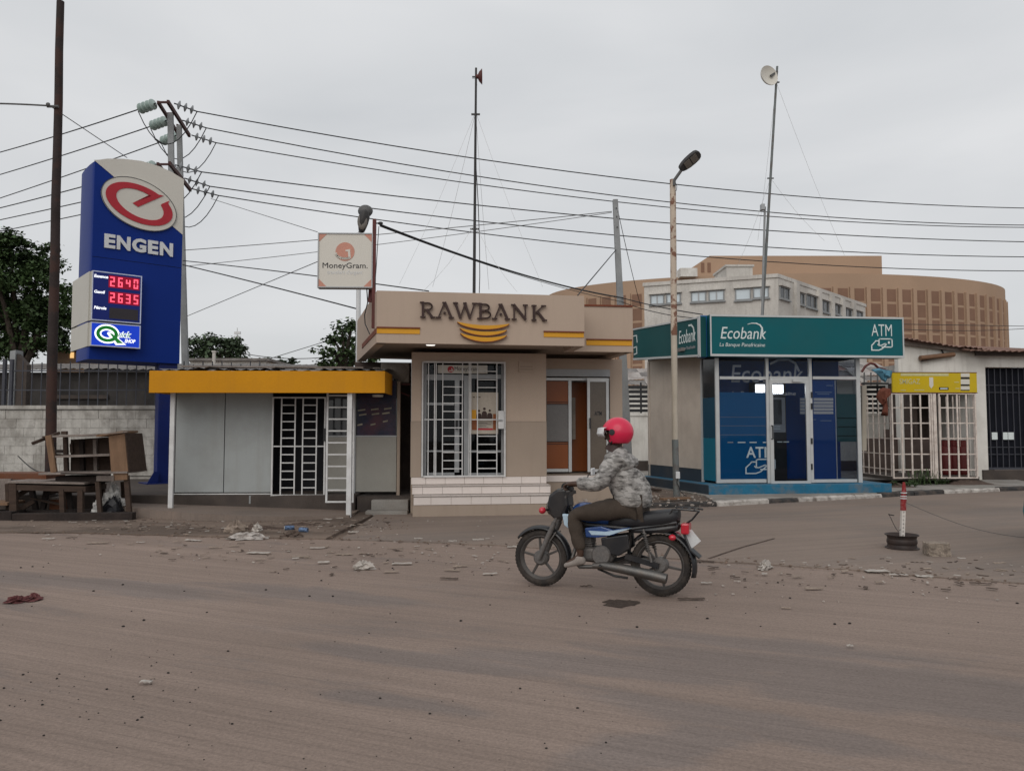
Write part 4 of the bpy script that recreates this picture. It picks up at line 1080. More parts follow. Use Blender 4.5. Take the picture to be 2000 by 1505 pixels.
# tiled steps: riser tiles and tread tiles
zs = [zF, bu(900, 948, -.28)[1], bu(900, 967.5, -.55)[1], bu(900, 986, -.55)[1]]
su0, su1 = [0, 0, 0], [0, 0, 0]
rows = [(803, 1067, 0.0, zs[0], zs[1]), (805, 1075, -.28, zs[1], zs[2]), (808, 1077, -.55, zs[2], zs[3])]
for i, (pa, pb, n, zt, zb) in enumerate(rows):
    a0, a1 = bu(pa, 960, n)[0], bu(pb, 960, n)[0]
    wallbox('step', a0 + .005, a1 - .005, n, (0.0 if i else .2) - .001 if i == 0 else (rows[i-1][2]) - .001, zb - .002 if i < 2 else -.05, zt - .014, M['grout'] if i < 2 else M['beige_dark'])
    TW = .362; x = a0 - (.17 if i == 1 else (.05 if i == 2 else .09)); 
    while x < a1 - .02:
        x0, x1 = max(a0, x), min(x + TW - .006, a1)
        if x1 - x0 > .02:
            piece('riser_tile', M['tile'], bk, x0, x1, n - .012, n - .001, zb + .012, zt - .004)
            if i: piece('tread_tile', M['tile'], bk, x0, x1, n - .02, rows[i-1][2] - .013, zt - .012, zt)
        x += TW
    if i: piece('step_nosing', M['grout'], bk, a0, a1, n - .024, n - .0205, zt - .016, zt - .001)
a0, a1 = bu(806, 990, -.56)[0], bu(1078, 990, -.56)[0]
wallbox('step_base', a0, a1, -.56, -.012, -.06, zs[3] - .001, M['beige_dark'])
# door set behind the gate
DN = .16
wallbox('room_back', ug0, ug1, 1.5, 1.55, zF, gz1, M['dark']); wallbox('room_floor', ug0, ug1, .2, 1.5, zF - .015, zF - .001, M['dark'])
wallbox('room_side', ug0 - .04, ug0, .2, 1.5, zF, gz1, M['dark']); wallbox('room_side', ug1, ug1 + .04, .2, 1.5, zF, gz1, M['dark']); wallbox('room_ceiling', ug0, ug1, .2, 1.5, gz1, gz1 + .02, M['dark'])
for (xa, xb, ya, yb) in ((827, 833, 708, 930), (888, 897, 735, 922), (906, 915, 733, 930), (979, 984, 708, 930)):
    a = br(xa, ya, xb, yb, DN); piece('door_frame', M['alu_grey'], bk, a[0], a[1], DN, DN + .05, a[2], a[3])
for (xa, xb, ya, yb) in ((833.5, 905.5, 731, 742), (915.5, 978.5, 731, 739), (833.5, 887.5, 922.5, 929), (915.5, 978.5, 923, 929), (833.5, 887, 786, 791), (915.5, 978.5, 879, 883), (833.5, 887, 879, 882)):
    a = br(xa, ya, xb, yb, DN); piece('door_rail', M['alu_grey'], bk, a[0], a[1], DN + .002, DN + .045, a[2], a[3])
M['glass'] = glass('door_glass', (.62,.66,.70), .45)
a = br(833, 708, 979, 930, DN); b = MB(); b.box(a[0], a[1], DN + .02, DN + .026, a[2], a[3]); b.build('door_glass', M['glass'], bk)
a = br(889.5, 818, 894, 838, DN); piece('door_handle', M['black'], bk, a[0], a[1], DN - .06, DN - .002, a[2], a[3])
# printed strip over the door and a notice
a = br(855, 713, 952, 729, .1); o = MB().box(a[0], a[1], .10, .106, a[2], a[3]).build('door_sign', M['sign_white'], bk)
t = br(888, 716, 934, 726, .1); lettering('door_sign_word', 'MoneyGram', M['print_black'], o, t[0], t[1], t[2], t[3], .099, .003)
c = br(874, 714.5, 886.5, 727.5, .1); MB().lathe([(0,.094),((c[1]-c[0])/2,.094),((c[1]-c[0])/2,.099),(0,.099)], 20, ((c[0]+c[1])/2, 0, (c[2]+c[3])/2), 'y').build('door_sign_disc', M['logo_red'], o)
MB().stroke([((c[0]+c[1])/2 - .03, c[2] + .035), ((c[0]+c[1])/2 + .035, c[2] + .035), ((c[0]+c[1])/2 + .02, c[3] - .05)], .018, .090, .0938).build('door_sign_arrow', M['sign_white'], o)
M['notice_cream'] = mat('cream_poster_paper', (.42,.37,.31), .55, .05, 2)
a = br(917.5, 766, 973, 847, .07); po = MB().box(a[0], a[1], .07, .076, a[2], a[3]).build('poster', M['notice_cream'], bk)
def pp(x0, y0, x1, y1, name, m, n=.069):
    a = br(x0, y0, x1, y1, .07); return MB().box(a[0], a[1], n - .003, n, a[2], a[3]).build(name, m, po)
pp(921.5, 800, 930, 819, 'poster_amber', M['yellow_trim']); pp(921.5, 819.5, 932, 839.5, 'poster_orange', M['orange']); pp(963, 808, 968.5, 839.5, 'poster_orange', M['orange']); pp(932.5, 836, 962.5, 839.5, 'poster_orange', M['logo_red'])
mb = MB()
for cx, cy, r_ in ((935.5, 802, 2.3), (946, 798, 2.7), (956.5, 801.5, 2.3)):
    c = bu(cx, cy, .07); rr = r_ / FPX * 14.4; sh = bu(cx, 812, .07)
    m_ = MB(); m_.lathe([(0,.064),(rr,.064),(rr,.068),(0,.068)], 12, (c[0],0,c[1]), 'y'); m_.build('poster_head', M['letter_brown'], po)
    y1_ = bu(cx, cy + 4.5, .07)[1]; y0_ = bu(cx, 817.5, .07)[1]
    MB().prism([(c[0]-.052,y0_),(c[0]+.052,y0_),(c[0]+.048,y1_-.03),(c[0]+.02,y1_),(c[0]-.02,y1_),(c[0]-.048,y1_-.03)], .0645, .0678, 'y').build('poster_figure', M['letter_brown'], po)
for k, yy in enumerate((822, 825, 828, 831, 834)): pp(934, yy, 934 + (27, 18, 25, 16, 20)[k], yy + .9, 'poster_line', M['grey_cable'])
for xa, xb in ((923.5, 927.5), (930.5, 933), (934.5, 938.5)): pp(xa, 774.5, xb, 776.3, 'poster_line', M['letter_brown'])
# steel gate in front: two leaves
GN = -.03
def gb(x0, x1, y0, y1, name='gate_bar', par=bk):
    a = br(x0, y0, x1, y1, GN); return piece(name, M['white_bar'], par, a[0], a[1], GN - .012, GN + .012, a[2], a[3])
def zx(x): return 700 + x / 3.571
def zy(y): return 660 + y / 3.571
gf = MB()
for x0, x1 in ((823.5, 826.5), (984.3, 987.3)):
    a = br(x0, 706.5, x1, 931, GN); gf.box(a[0], a[1], GN - .02, GN + .03, a[2], a[3])
a = br(826.7, 706, 984.2, 709, GN); gf.box(a[0], a[1], GN - .02, GN + .03, a[2], a[3])
a = br(826.7, 928, 984.2, 931, GN); gf.box(a[0], a[1], GN - .02, GN + .03, a[2], a[3])
gm = gf.build('gate_frame', M['white_bar'], bk)
vx = [487, 530, 541, 587, 725, 772, 783, 830, 965]
for v in vx: gb(zx(v) - .9, zx(v) + .9, 709.3, 927.7, 'upright', gm)
for k in range(11):
    y = zy(340 + 57 * k)
    gb(zx(587) + 1, zx(725) - 1, y - .9, y + .9, 'rung', gm)
for y_ in (232, 290, 345, 683, 740, 797, 852, 908):
    y = zy(y_); gb(zx(830) + 1, zx(965) - 1, y - .9, y + .9, 'rung', gm)
yy = zy(568)
ed = [455, 487, 530, 541, 587]
for xa, xb in zip(ed[:-1], ed[1:]): gb(zx(xa) + 1.1, zx(xb) - 1.1, yy - .9, yy + .9, 'rung', gm)
for xa, xb in ((725, 772), (783, 830), (830, 965)): gb(zx(xa) + 1.1, zx(xb) - 1.1, yy - .9, yy + .9, 'rung', gm)
a = br(973, 802, 984, 837, GN - .03); lk = MB().box(a[0], a[1], GN - .06, GN - .021, a[2], a[3]).build('lock_box', M['white_bar'], bk, bevel=.004)
a = br(976, 818.5, 981, 821, GN - .06); MB().box(a[0] - .06, a[1], GN - .09, GN - .063, a[2], a[3]).build('lock_bolt', M['alu_grey'], lk)
# plaque
a = br(1013, 706, 1042, 727, 0); pl = MB().box(a[0], a[1], -.02, -.001, a[2], a[3]).build('wall_plaque', M['beige'], bk, bevel=.004)
for y0, x0, x1 in ((715, 1016, 1040), (720.3, 1015, 1041)):
    q = br(x0, y0, x1, y0 + 1.7, -.02); MB().box(q[0], q[1], -.024, -.0205, q[2], q[3]).build('plaque_line', M['beige_dark'], pl)
# cash machine bay
BN_ = RN + .02
def bay(x0, y0, x1, y1, name, m, n0=BN_, n1=BN_ + .04, par=bk):
    a = br(x0, y0, x1, y1, BN_); return MB().box(a[0], a[1], n0, n1, a[2], a[3]).build(name, m, par)
bay(1067, 738, 1190, 743, 'bay_frame', M['alu']); bay(1110.5, 743.2, 1116.5, 921, 'bay_frame', M['alu']); bay(1067.5, 915, 1110, 921, 'bay_frame', M['alu']); bay(1186.5, 743.2, 1190, 922, 'bay_frame', M['alu'])
bay(1068, 744, 1110, 788, 'bay_film_and_reflection', M['orange'], BN_ + .02, BN_ + .03); bay(1068, 788.2, 1110, 861.5, 'bay_film_and_reflection', M['grey_reflection'], BN_ + .02, BN_ + .03); bay(1068, 862, 1110, 914.5, 'bay_film_and_reflection', M['orange'], BN_ + .02, BN_ + .03)  # grey middle sheet paints a window reflection between the orange films
for y in (784.5, 788.5, 862, 866): bay(1068, y, 1110, y + 1.3, 'bay_line', M['letter_brown'], BN_ + .013, BN_ + .0195)
bay(1116.8, 744, 1186, 922, 'bay_back', M['orange'], RN + .5, RN + .54)
at_ = bay(1113, 775, 1129.5, 858, 'cash_machine', M['ac_cream'], RN + .30, RN + .49)
bay(1117.5, 786, 1122.5, 853, 'machine_slot', M['black'], RN + .285, RN + .299, at_)
bay(1118.8, 800, 1121, 834, 'machine_screen', M['alu'], RN + .278, RN + .2845, at_)
# open door leaf
dl = MB(); DL0, DL1, dlz0, dlz1 = br(1147, 738, 1188, 921, RN - .12); t = .055; n0, n1 = RN - .14, RN - .10
dl.box(DL0, DL0 + t, n0, n1, dlz0, dlz1); dl.box(DL1 - t*.8, DL1, n0, n1, dlz0, dlz1); dl.box(DL0 + t, DL1 - t*.8, n0, n1, dlz1 - t*1.4, dlz1); dl.box(DL0 + t, DL1 - t*.8, n0, n1, dlz0, dlz0 + t)
dd = dl.build('door_leaf', M['alu'], bk)
MB().box(DL0 + t + .001, DL1 - t*.8 - .001, n0 + .015, n0 + .022, dlz0 + t, dlz1 - t*1.4).build('door_film', M['taupe_glass'], dd)
a = br(1161, 803, 1175, 811, RN - .12); lettering('door_word', 'ATM', M['print_black'], dd, a[0], a[1], a[2], a[3], n0 + .013, .003, bold=.02)
a = br(1150.5, 816, 1152.5, 837, RN - .12); MB().box(a[0], a[1], n0 - .05, n0 - .002, a[2], a[3]).build('door_handle', M['black'], dd)
# outdoor unit of the air conditioner on the side wall
ac = thing('air_conditioner', 'grimy cream air conditioner unit hung under the bank canopy beside the yellow fascia', 'air conditioner', B.o + B.U * (-.02) + B.N * 1.15, B.a)
az0, az1 = at(770, 750, 15.7).z, at(770, 712, 15.7).z
MB().box(-.58, -.02, -.35, .35, az0, az1).build('casing', M['ac_cream'], ac, bevel=.02)
MB().lathe([(0,-.362),(.17,-.362),(.19,-.352),(.19,-.348),(0,-.348)], 24, (-.24, 0, (az0+az1)/2), 'y').build('fan_grille', M['ac_cream'], ac, smooth=True)
MB().box(-.54, -.47, -.362, -.352, az0 + .06, az0 + .26).build('valve_cover', M['sign_white'], ac)
b = MB(); b.bar((-.6, -.3, az0 - .03), (-.0, -.3, az0 - .03), .04, .04); b.build('bracket', M['maroon'], ac)
b = MB(); b.bar((-.5, -.3, az0 - .06), (-.02, -.3, az0 - .26), .03, .03); b.build('bracket_strut', M['maroon'], ac)
# conduit cables at the canopy corner
b = MB(); pts = [at(x, y, D) for x, y, D in ((716, 560, 13.3), (718, 590, 13.5), (712, 615, 13.7), (713, 632, 13.7), (722, 652, 13.3))]; b.tube(pts, .010, 5)
tag(b.build('drop_cable', M['black_cable'], smooth=True), 'thin black cable hanging from the money transfer sign down the canopy corner', 'cable')

# ================================================================ MONEY TRANSFER SIGN ON ITS STEEL POST
G = Frame(620, 13.25, 2)
ms = G.empty('hanging_sign', 'square pale money transfer light box on the maroon post above the bank corner', 'sign')
a = G.rect(620.5, 455, 728, 562, 0); gu = G.pix
MB().box(a[0] + .02, a[1] - .02, .0, .16, a[2] + .02, a[3] - .02).build('sign_face', M['sign_white'], ms)
for q in ((a[0], a[0]+.0195, a[2], a[3]), (a[1]-.0195, a[1], a[2], a[3]), (a[0]+.02, a[1]-.02, a[3]-.0195, a[3]), (a[0]+.02, a[1]-.02, a[2], a[2]+.0195)):
    piece('sign_frame', M['alu_grey'], ms, q[0], q[1], -.015, .175, q[2], q[3])
i0, i1, j0, j1 = a[0]+.021, a[1]-.021, a[2]+.021, a[3]-.021; s_ = .135
for tri in (((i0,j1),(i0+s_,j1),(i0,j1-s_)), ((i1,j1),(i1-s_,j1),(i1,j1-s_)), ((i0,j0),(i0+s_,j0),(i0,j0+s_)), ((i1,j0),(i1-s_,j0),(i1,j0+s_))):
    MB().prism(tri, -.005, -.001, 'y').build('sign_corner', M['salmon'], ms)
c = gu(674, 491.5, 0); rr = 18.5 / FPX * 13.3
MB().lathe([(0,-.006),(rr,-.006),(rr,-.001),(0,-.001)], 36, (c[0], 0, c[1]), 'y').build('sign_disc', M['salmon'], ms)
arc = [(c[0] + rr*.98*math.cos(t) - .0, c[1] - .02 + rr*.62*math.sin(t)) for t in np.linspace(R(190), R(300), 10)] + [(c[0] + rr*.42, c[1] + .02)]
mb = MB(); mb.stroke(arc, .04, -.0105, -.0065); mb.prism([(c[0]+rr*.05, c[1]+.03),(c[0]+rr*.55,c[1]+.045),(c[0]+rr*.52,c[1]-.05),(c[0]+rr*.40,c[1]-.0),(c[0]+rr*.05,c[1]+.005)], -.011, -.0068, 'y'); mb.build('sign_arrow', M['sign_white'], ms)
q = G.rect(630, 513, 718, 527, 0); lettering('sign_word', 'MoneyGram.', M['print_black'], ms, q[0], q[1], q[2], q[3], -.001, .004, bold=.0)
q = G.rect(639, 528, 708, 537.5, 0); lettering('sign_small_word', "transfert d'argent", M['sign_silver'], ms, q[0], q[1], q[2], q[3], -.001, .003, bold=.0)
pp_ = [gu(731.5, 428, .03), gu(731.5, 641, .03)]
piece('post', M['maroon'], ms, pp_[0][0] - .03, pp_[0][0] + .03, .0, .06, pp_[1][1], pp_[0][1])
b = MB(); q0, q1 = gu(724, 563, .2), gu(722, 590, .2); b.bar((q0[0], .2, q0[1]), (q1[0], .2, q1[1]), .06, .06, up=(0,1,0)); b.build('stay', M['maroon'], ms)
for py in (470, 548):
    z_ = gu(730, py, 0)[1]; piece('bracket', M['maroon'], ms, a[1] - .01, pp_[0][0] - .031, .02, .05, z_ - .02, z_ + .02)
b = MB(); c0 = gu(735, 436, .03); b.tube([(c0[0] - .06, .03, c0[1]), (c0[0] + .05, .03, c0[1])], .012, 6); b.ell((c0[0] + .07, .03, c0[1]), (.05,.03,.03), 8, 6); b.build('cable_anchor', M['black'], ms)
b = MB(); b.tube([at(x, y, 13.22) for x, y in ((740, 442), (738, 470), (735, 520), (732, 560))], .007, 5)
tag(b.build('drop_cable', M['black_cable'], smooth=True), 'thin black cable running down beside the maroon sign post', 'cable')

# ================================================================ STREET LAMPS
def lamp_head(name, base, d, L0, W, par, thick=.09):
    """flat LED lamp head: outline along d"""
    base, d = Vector(base), Vector(d).normalized(); side = d.cross(Vector((0, 1, .2))).normalized(); nrm = side.cross(d).normalized()
    return base, d, side, nrm
sl = thing('street_lamp', 'slim grey street lamp rising behind the money transfer sign', 'street lamp', (0, 0, 0))
LD = 16.9
pb = at(700, 720, LD); pt = at(701, 455, LD); pb.z = .3
b = MB(); b.tube([pb, pt], [.055, .05], 10); b.build('pole', M['sign_silver'], sl, smooth=True)
h0, h1 = at(706, 452, LD), at(714, 411, LD)
b = MB(); d = (h1 - h0); pts = [h0 + d * t for t in (-.06, .0, .15, .4, .7, .9, 1.0)]; b.tube(pts, [.03, .09, .12, .155, .17, .14, .05], 14, squash=.7); b.build('lamp_head', M['lamp_body'], sl, smooth=True)
b = MB(); b.bar(pt, h0, .05, .05); b.build('arm', M['grey_cable'], sl)
b = MB(); c = h0 + d * .8 + Vector((0, .07, .10)); b.ell(c, (.17, .12, .14), 12, 8); b.build('lamp_hood', M['grey_cable'], sl, smooth=True)
b = MB(); c = h0 + d * .42 + Vector((0, -.105, 0)); b.ell(c, (.11, .03, .19), 12, 8); b.build('lens', M['lamp_lens'], sl, smooth=True)
sr = thing('street_lamp', 'rust stained cream street lamp standing before the teal bank side wall', 'street lamp', (0, 0, 0))
LD = 17.0
q0, q1, q2, q3 = at(1321.5, 965, LD), at(1318.5, 858, LD), at(1316.5, 655, LD), at(1314, 351, LD)
b = MB(); b.tube([q0 - Vector((0,0,.15)), q1 - Vector((0,0,.002))], .072, 12); b.build('pole_base', M['grey_pole'], sr, smooth=True)
b = MB(); b.tube([q1, q2], .069, 12); b.build('pole_middle', M['cream_pole'], sr, smooth=True)
b = MB(); b.tube([q2 + Vector((0,0,.002)), q2.lerp(q3, .5), q3], [.072, .07, .068], 12); b.build('pole_top', M['rusty_pole'], sr, smooth=True)
ha, hb = at(1317, 352, LD - .1), at(1334, 328, LD - .15)
b = MB(); b.tube([ha - Vector((0,0,.12)), ha, hb], .035, 8); b.build('arm', M['grey_cable'], sr, smooth=True)
e0, e1 = at(1328, 331, LD - .15), at(1366, 298, LD - .25)
d = (e1 - e0); L0 = d.length; d.normalize(); nr = Vector((.45, -.75, -.45)); nr = (nr - d * nr.dot(d)).normalized(); sd = d.cross(nr).normalized()
prof = [(0,.04),(.06,.075),(.2,.105),(.4,.125),(.65,.13),(.85,.12),(.95,.09),(1.0,.04)]
def headmesh(t0, t1, scale=1.0):
    vs = []; top = [e0 + d*L0*a + sd*w*scale for a, w in prof] + [e0 + d*L0*a - sd*w*scale for a, w in prof[::-1]]
    n = len(top); mb = MB(); mb.add([v + nr*t0 for v in top] + [v + nr*t1 for v in top], [tuple(range(n)), tuple(range(2*n-1, n-1, -1))] + [(i, (i+1)%n, (i+1)%n+n, i+n) for i in range(n)]); return mb
headmesh(-.05, .05).build('lamp_head', M['lamp_body'], sr, bevel=.015)
for a, c in ((.22, .5), (.54, .82)):
    mb = MB(); w = .085; v = [e0 + d*L0*a + sd*w, e0 + d*L0*c + sd*w*1.1, e0 + d*L0*c - sd*w*1.1, e0 + d*L0*a - sd*w]
    mb.add([x + nr*.052 for x in v] + [x + nr*.066 for x in v], [(0,1,2,3),(7,6,5,4),(0,4,5,1),(1,5,6,2),(2,6,7,3),(3,7,4,0)]); mb.build('lens', M['lamp_lens'], sr)
jb = at(1324, 926, LD - .1); MB().box(jb.x - .05, jb.x + .04, LD - .13, LD - .075, jb.z - .09, jb.z + .06).build('junction_box', M['sign_silver'], sr, bevel=.006)
b = MB(); b.tube([at(x, y, LD - .1) for x, y in ((1324, 933), (1322, 942), (1326, 950), (1328, 958), (1336, 966), (1341, 968))], .010, 5); b.build('cable', M['black_cable'], sr, smooth=True)
b = MB(); b.tube([at(x, y, LD - .1) for x, y in ((1319, 356), (1322, 364), (1321, 372), (1318, 374))], .007, 5); b.build('cable_loop', M['black_cable'], sr, smooth=True)

# ================================================================ MASTS
def mast(name, label, base, top, r, dish, guys, stays):
    t = thing(name, label, 'antenna mast', (0, 0, 0))
    b = MB(); n = 6; b.tube([base.lerp(top, i / n) for i in range(n + 1)], [r * (1 - .35 * i / n) for i in range(n + 1)], 8); b.build('shaft', M['grey_pole'] if dish else M['lamp_body'], t, smooth=True)
    for f, q in guys:
        p = base.lerp(top, f); b = MB(); mid = p.lerp(q, .5) + Vector((0, 0, -.12)); b.tube([p, p.lerp(q, .25) + Vector((0,0,-.08)), mid, p.lerp(q, .75) + Vector((0,0,-.08)), q], .0035, 4); b.build('guy_wire', M['sign_silver'], t, smooth=True)
    for f in stays:
        p = base.lerp(top, f); MB().box(p.x - .09, p.x + .09, p.y - .02, p.y + .02, p.z - .015, p.z + .015).build('guy_collar', M['grey_cable'], t)
    return t
b0, t0 = at(925.5, 570, 15.6), at(929.8, 133, 15.6); b0.z = 3.6
m1 = mast('antenna_mast', 'thin dark antenna mast with small dish on the beige bank roof', b0, t0, .034, False,
          [(.83, at(780, 555, 17)), (.83, at(845, 560, 19)), (.83, at(1060, 560, 17)), (.4, at(825, 570, 15)), (.4, at(1010, 570, 15)), (.83, at(955, 565, 19))], (.82, .38))
c = at(935, 150, 15.6)
MB().lathe([(0,.0),(.05,.005),(.10,.03),(.155,.085),(.16,.09)], 20, (c.x - .02, c.y, c.z), 'x').build('dish', M['maroon'], m1, smooth=True)
b = MB(); b.tube([c + Vector((-.06,0,0)), c], .045, 10); b.build('dish_feed', M['maroon'], m1, smooth=True)
b = MB(); q = at(926, 150, 15.6); b.bar(q + Vector((-.04,0,0)), q + Vector((.07,0,0)), .02, .02); b.bar(q + Vector((-.04,0,-.03)), q + Vector((.07,0,-.03)), .012, .012); b.build('dish_clamp', M['black'], m1)
b = MB(); b.tube([at(x, y, 15.55) for x, y in ((931, 165), (929.5, 200), (930, 330), (934, 400), (936.5, 470), (937, 540), (936, 572))], .009, 5); b.build('feeder_cable', M['black_cable'], m1, smooth=True)
b0, t0 = at(1489, 612, 21.5), at(1518, 130, 21.5); b0 = b0 + (t0 - b0) * ((.3 - b0.z) / (t0.z - b0.z))
m2 = mast('antenna_mast', 'tall grey antenna mast with round white dish behind the teal bank', b0, t0, .05, True,
          [(.72, at(1440, 520, 24)), (.72, at(1610, 470, 24)), (.96, at(1480, 470, 26)), (.96, at(1650, 500, 26))], (.72, .96))
b = MB(); p = at(1488.5, 612, 21.3); q = at(1494, 404, 21.3); p = p + (q - p) * ((.3 - p.z) / (q.z - p.z)); b.tube([p, q], .032, 8); b.build('second_pipe', M['concrete'], m2, smooth=True)
q = at(1490, 405, 21.3); MB().box(q.x - .07, q.x + .03, 21.2, 21.35, q.z - .09, q.z + .08).build('small_antenna', M['alu_grey'], m2, bevel=.01)
c = at(1503, 147, 21.3); rot = Matrix.Rotation(R(28), 3, 'Z') @ Matrix.Rotation(R(-8), 3, 'X')
mb = MB(); prof = [(0,.07),(.08,.063),(.15,.04),(.21,.01),(.225,.0),(.225,.02),(.2,.055),(0,.10)]
mb.lathe(prof, 28, (0,0,0), 'y'); o = mb.build('dish', M['sign_white'], m2, smooth=True, loc=c, rot=(R(-6), 0, R(22))); o.scale = (1.3, 1.3, 1.3)
b = MB(); b.bar(c + Vector((.05,.05,0)), at(1518, 140, 21.5), .05, .06); b.build('dish_arm', M['grey_cable'], m2)

# ================================================================ CONCRETE POLE BETWEEN THE BANKS
cp = thing('concrete_pole', 'grey leaning concrete power pole between the beige and teal banks', 'pole', (0, 0, 0))
CD = 20.5
p0, p1 = at(1229, 930, CD), at(1201.5, 390, CD); p0.z = 0
b = MB(); b.bar(p0, p1, .225, .20, up=(0,1,0), w2=.135, h2=.13); b.build('shaft', M['concrete'], cp, bevel=.012)
for f in (.967, .937, .90):
    p = p0.lerp(p1, f); MB().lathe([(0,-.02),(.016,-.02),(.016,.0),(0,.0)], 8, (p.x + .005, p.y - .085, p.z), 'y').build('bolt_hole', M['black'], cp)
# ================================================================ TWIN POLE WITH CROSS-ARMS
tp = thing('twin_power_pole', 'tall twin leg concrete power pole with insulators behind the blue fuel sign', 'power pole', (0, 0, 0))
def leg(pxt, pyt, D, wt, wb, pxb):
    a = at(pxt, pyt, D); c = at(pxb, 720, D); d = (c - a); c = a + d * ((a.z - .0) / -d.z); b = MB(); b.bar(c, a, wb, .10, up=(0,1,0), w2=wt, h2=.07); b.build('leg', M['concrete'], tp, bevel=.01)
leg(333, 222, 21.6, .165, .19, 341); leg(350, 245, 22.4, .15, .21, 362)
def arm(pa, Da, pb_, Db, w=.11):
    a, c = at(*pa, Da), at(*pb_, Db); b = MB(); b.bar(a, c, .07, w); return b.build('cross_arm', M['arm_brown'], tp)
arm((328, 199), 20.9, (370, 265), 23.3); arm((309, 200), 20.9, (351, 266), 23.3, .09)
arm((331, 319), 20.9, (372, 371), 23.3); arm((308, 320), 20.9, (348, 372), 23.3, .09)
for (xa, ya, xb, yb, D) in ((309,200,330,200,20.9),(327,222,343,222,21.6),(345,244,358,248,22.5),(308,321,330,321,20.9),(330,338,345,338,21.7)):
    b = MB(); b.bar(at(xa, ya, D), at(xb, yb, D), .05, .05); b.build('tie_bar', M['arm_brown'], tp)
def string(p, q, m, nd, r, rg=.018):
    s_ = MB(); s_.tube([p, q], rg, 6); o = s_.build('insulator', M['black'], tp, smooth=True)
    d = (q - p); L0 = d.length; qn = d.normalized().to_track_quat('Z', 'Y').to_matrix()
    for i in range(nd):
        c = p + d * ((i + .75) / (nd + .6)); mb = MB(); prof = [(.02,-.05),(.05,-.035),(r*.9,-.008),(r,.0),(r,.010),(r*.6,.012),(.05,.035),(.02,.05)]
        mb.lathe(prof, 16); me = mb.mesh('disc', m, True); dd_ = bpy.data.objects.new('disc', me); COL.objects.link(dd_); dd_.parent = o; dd_.matrix_local = Matrix.Translation(c) @ qn.to_4x4()
STR_R = [((340,202),(385,218),20.9,21.3),((356,235),(403,250),22.1,22.5),((374,264),(422,279),23.3,23.8),((342,322),(394,336),20.9,21.3),((360,348),(410,364),22.1,22.5),((376,369),(427,382),23.3,23.8)]
ends_r = []
for pa, pb_, Da, Db in STR_R:
    a, c = at(*pa, Da), at(*pb_, Db); string(a, c, M['insul_grey'], 3, .125); ends_r.append(c)
STR_L = [((304,202),(270,214),20.9,21.2),((326,235),(294,247),22.1,22.5),((345,264),(315,277),23.3,23.8),((304,322),(272,334),20.9,21.2),((326,352),(294,364),22.1,22.5),((345,374),(315,386),23.3,23.8)]
ends_l = []
for pa, pb_, Da, Db in STR_L:
    a, c = at(*pa, Da), at(*pb_, Db); string(a, c, M['insul_glass'], 4, .15); ends_l.append(c)
def jumper(p, q, sag, mid=None):
    b = MB(); pts = []
    for i in range(11):
        t = i / 10; v = p.lerp(q, t); v.z -= sag * 4 * t * (1 - t); pts.append(v)
    b.tube(pts, .014, 5); b.tube([pts[3], pts[4]], .03, 6); b.build('jumper', M['black_cable'], tp, smooth=True)
for l_, r_ in zip(ends_l, ends_r): jumper(l_ + Vector((0, 0, -.05)), r_, .95)
# wires
WN_ = [0]
def wire(name, label, P, r, m, cat='power line', group=None, seg=28):
    """P: sight points with distance; smooth sagging curve through them"""
    pts = [p if isinstance(p, Vector) else at(*p) for p in P]
    t = np.array([0.0] + list(np.cumsum([(b_ - a_).length for a_, b_ in zip(pts[:-1], pts[1:])]))); t /= t[-1]
    deg = 2 if len(pts) > 2 else 1
    A = np.array([[p.x, p.y, p.z] for p in pts])
    cf = [np.polyfit(t, A[:, k], deg if k == 2 else (1 if True else deg), w=np.array([8] + [1.0] * (len(t) - 2) + [3])) for k in range(3)]
    cur = [Vector([np.polyval(c, s) for c in cf]) for s in np.linspace(0, 1, seg if deg > 1 else 2)]
    b = MB(); b.tube(cur, r, 5); return tag(b.build(name, m, smooth=True), label, cat, group)
def onplan(px, py, p0, ang):
    """sight line meets the vertical plane through p0 along ang"""
    d = ray(px, py); dv = Vector((math.cos(ang), math.sin(ang))); t = (p0.x * dv.y - p0.y * dv.x) / (d.x * dv.y - d.y * dv.x)
    return Vector((d.x * t, d.y * t, EYE + d.z * t))
MV = [[(925,316),(1320,363),(1700,392),(2000,400),(2300,405)], [(925,351),(1320,399.6),(1700,427),(2000,432.5),(2300,434)], [(925,365),(1320,410),(1700,434),(2000,437.5),(2300,438)],
      [(925,403),(1320,439),(1700,461),(2000,468.5),(2300,473)], [(925,439),(1320,473),(1700,490.5),(2000,495.5),(2300,498)], [(925,453),(1320,499),(1700,523),(2000,526),(2300,522)]]
wl_r = ['highest black power line running right from the twin pole over the banks', 'second highest power line right of the twin pole above both banks', 'third power line from the top, close below the second, over the banks',
        'fourth power line from the top, leaving the twin pole\'s lower arm over the banks', 'fifth power line from the top, crossing the antenna masts over the banks', 'lowest of the six power lines, passing in front of the brown round building']
for k in range(6):
    e = ends_r[k]; wire('power_line', wl_r[k], [e] + [onplan(x, y, e, R(15)) for x, y in MV[k]], .018, M['black_cable'], group='lines from the twin power pole')
ML = [[(0,297.5),(-200,345)], [(0,341),(-200,395)], [(0,387),(-200,450)], [(153,367),(0,406),(-200,450)], [(153,395),(0,430),(-200,470)], [(153,418.5),(0,453),(-200,492)]]
wl_l = ['highest power line falling left from the twin pole past the tall dark pole', 'second power line from the top left of the twin pole', 'third power line from the top left, dipping behind the blue sign top',
        'fourth power line from the top, left of the blue sign behind the dark pole', 'fifth power line from the top, left of the blue sign', 'lowest power line left of the blue sign, just above the dark tree']
for k in range(6):
    e = ends_l[k]; wire('power_line', wl_l[k], [e] + [onplan(x, y, e, R(145)) for x, y in ML[k]], .018, M['black_cable'], group='lines from the twin power pole')
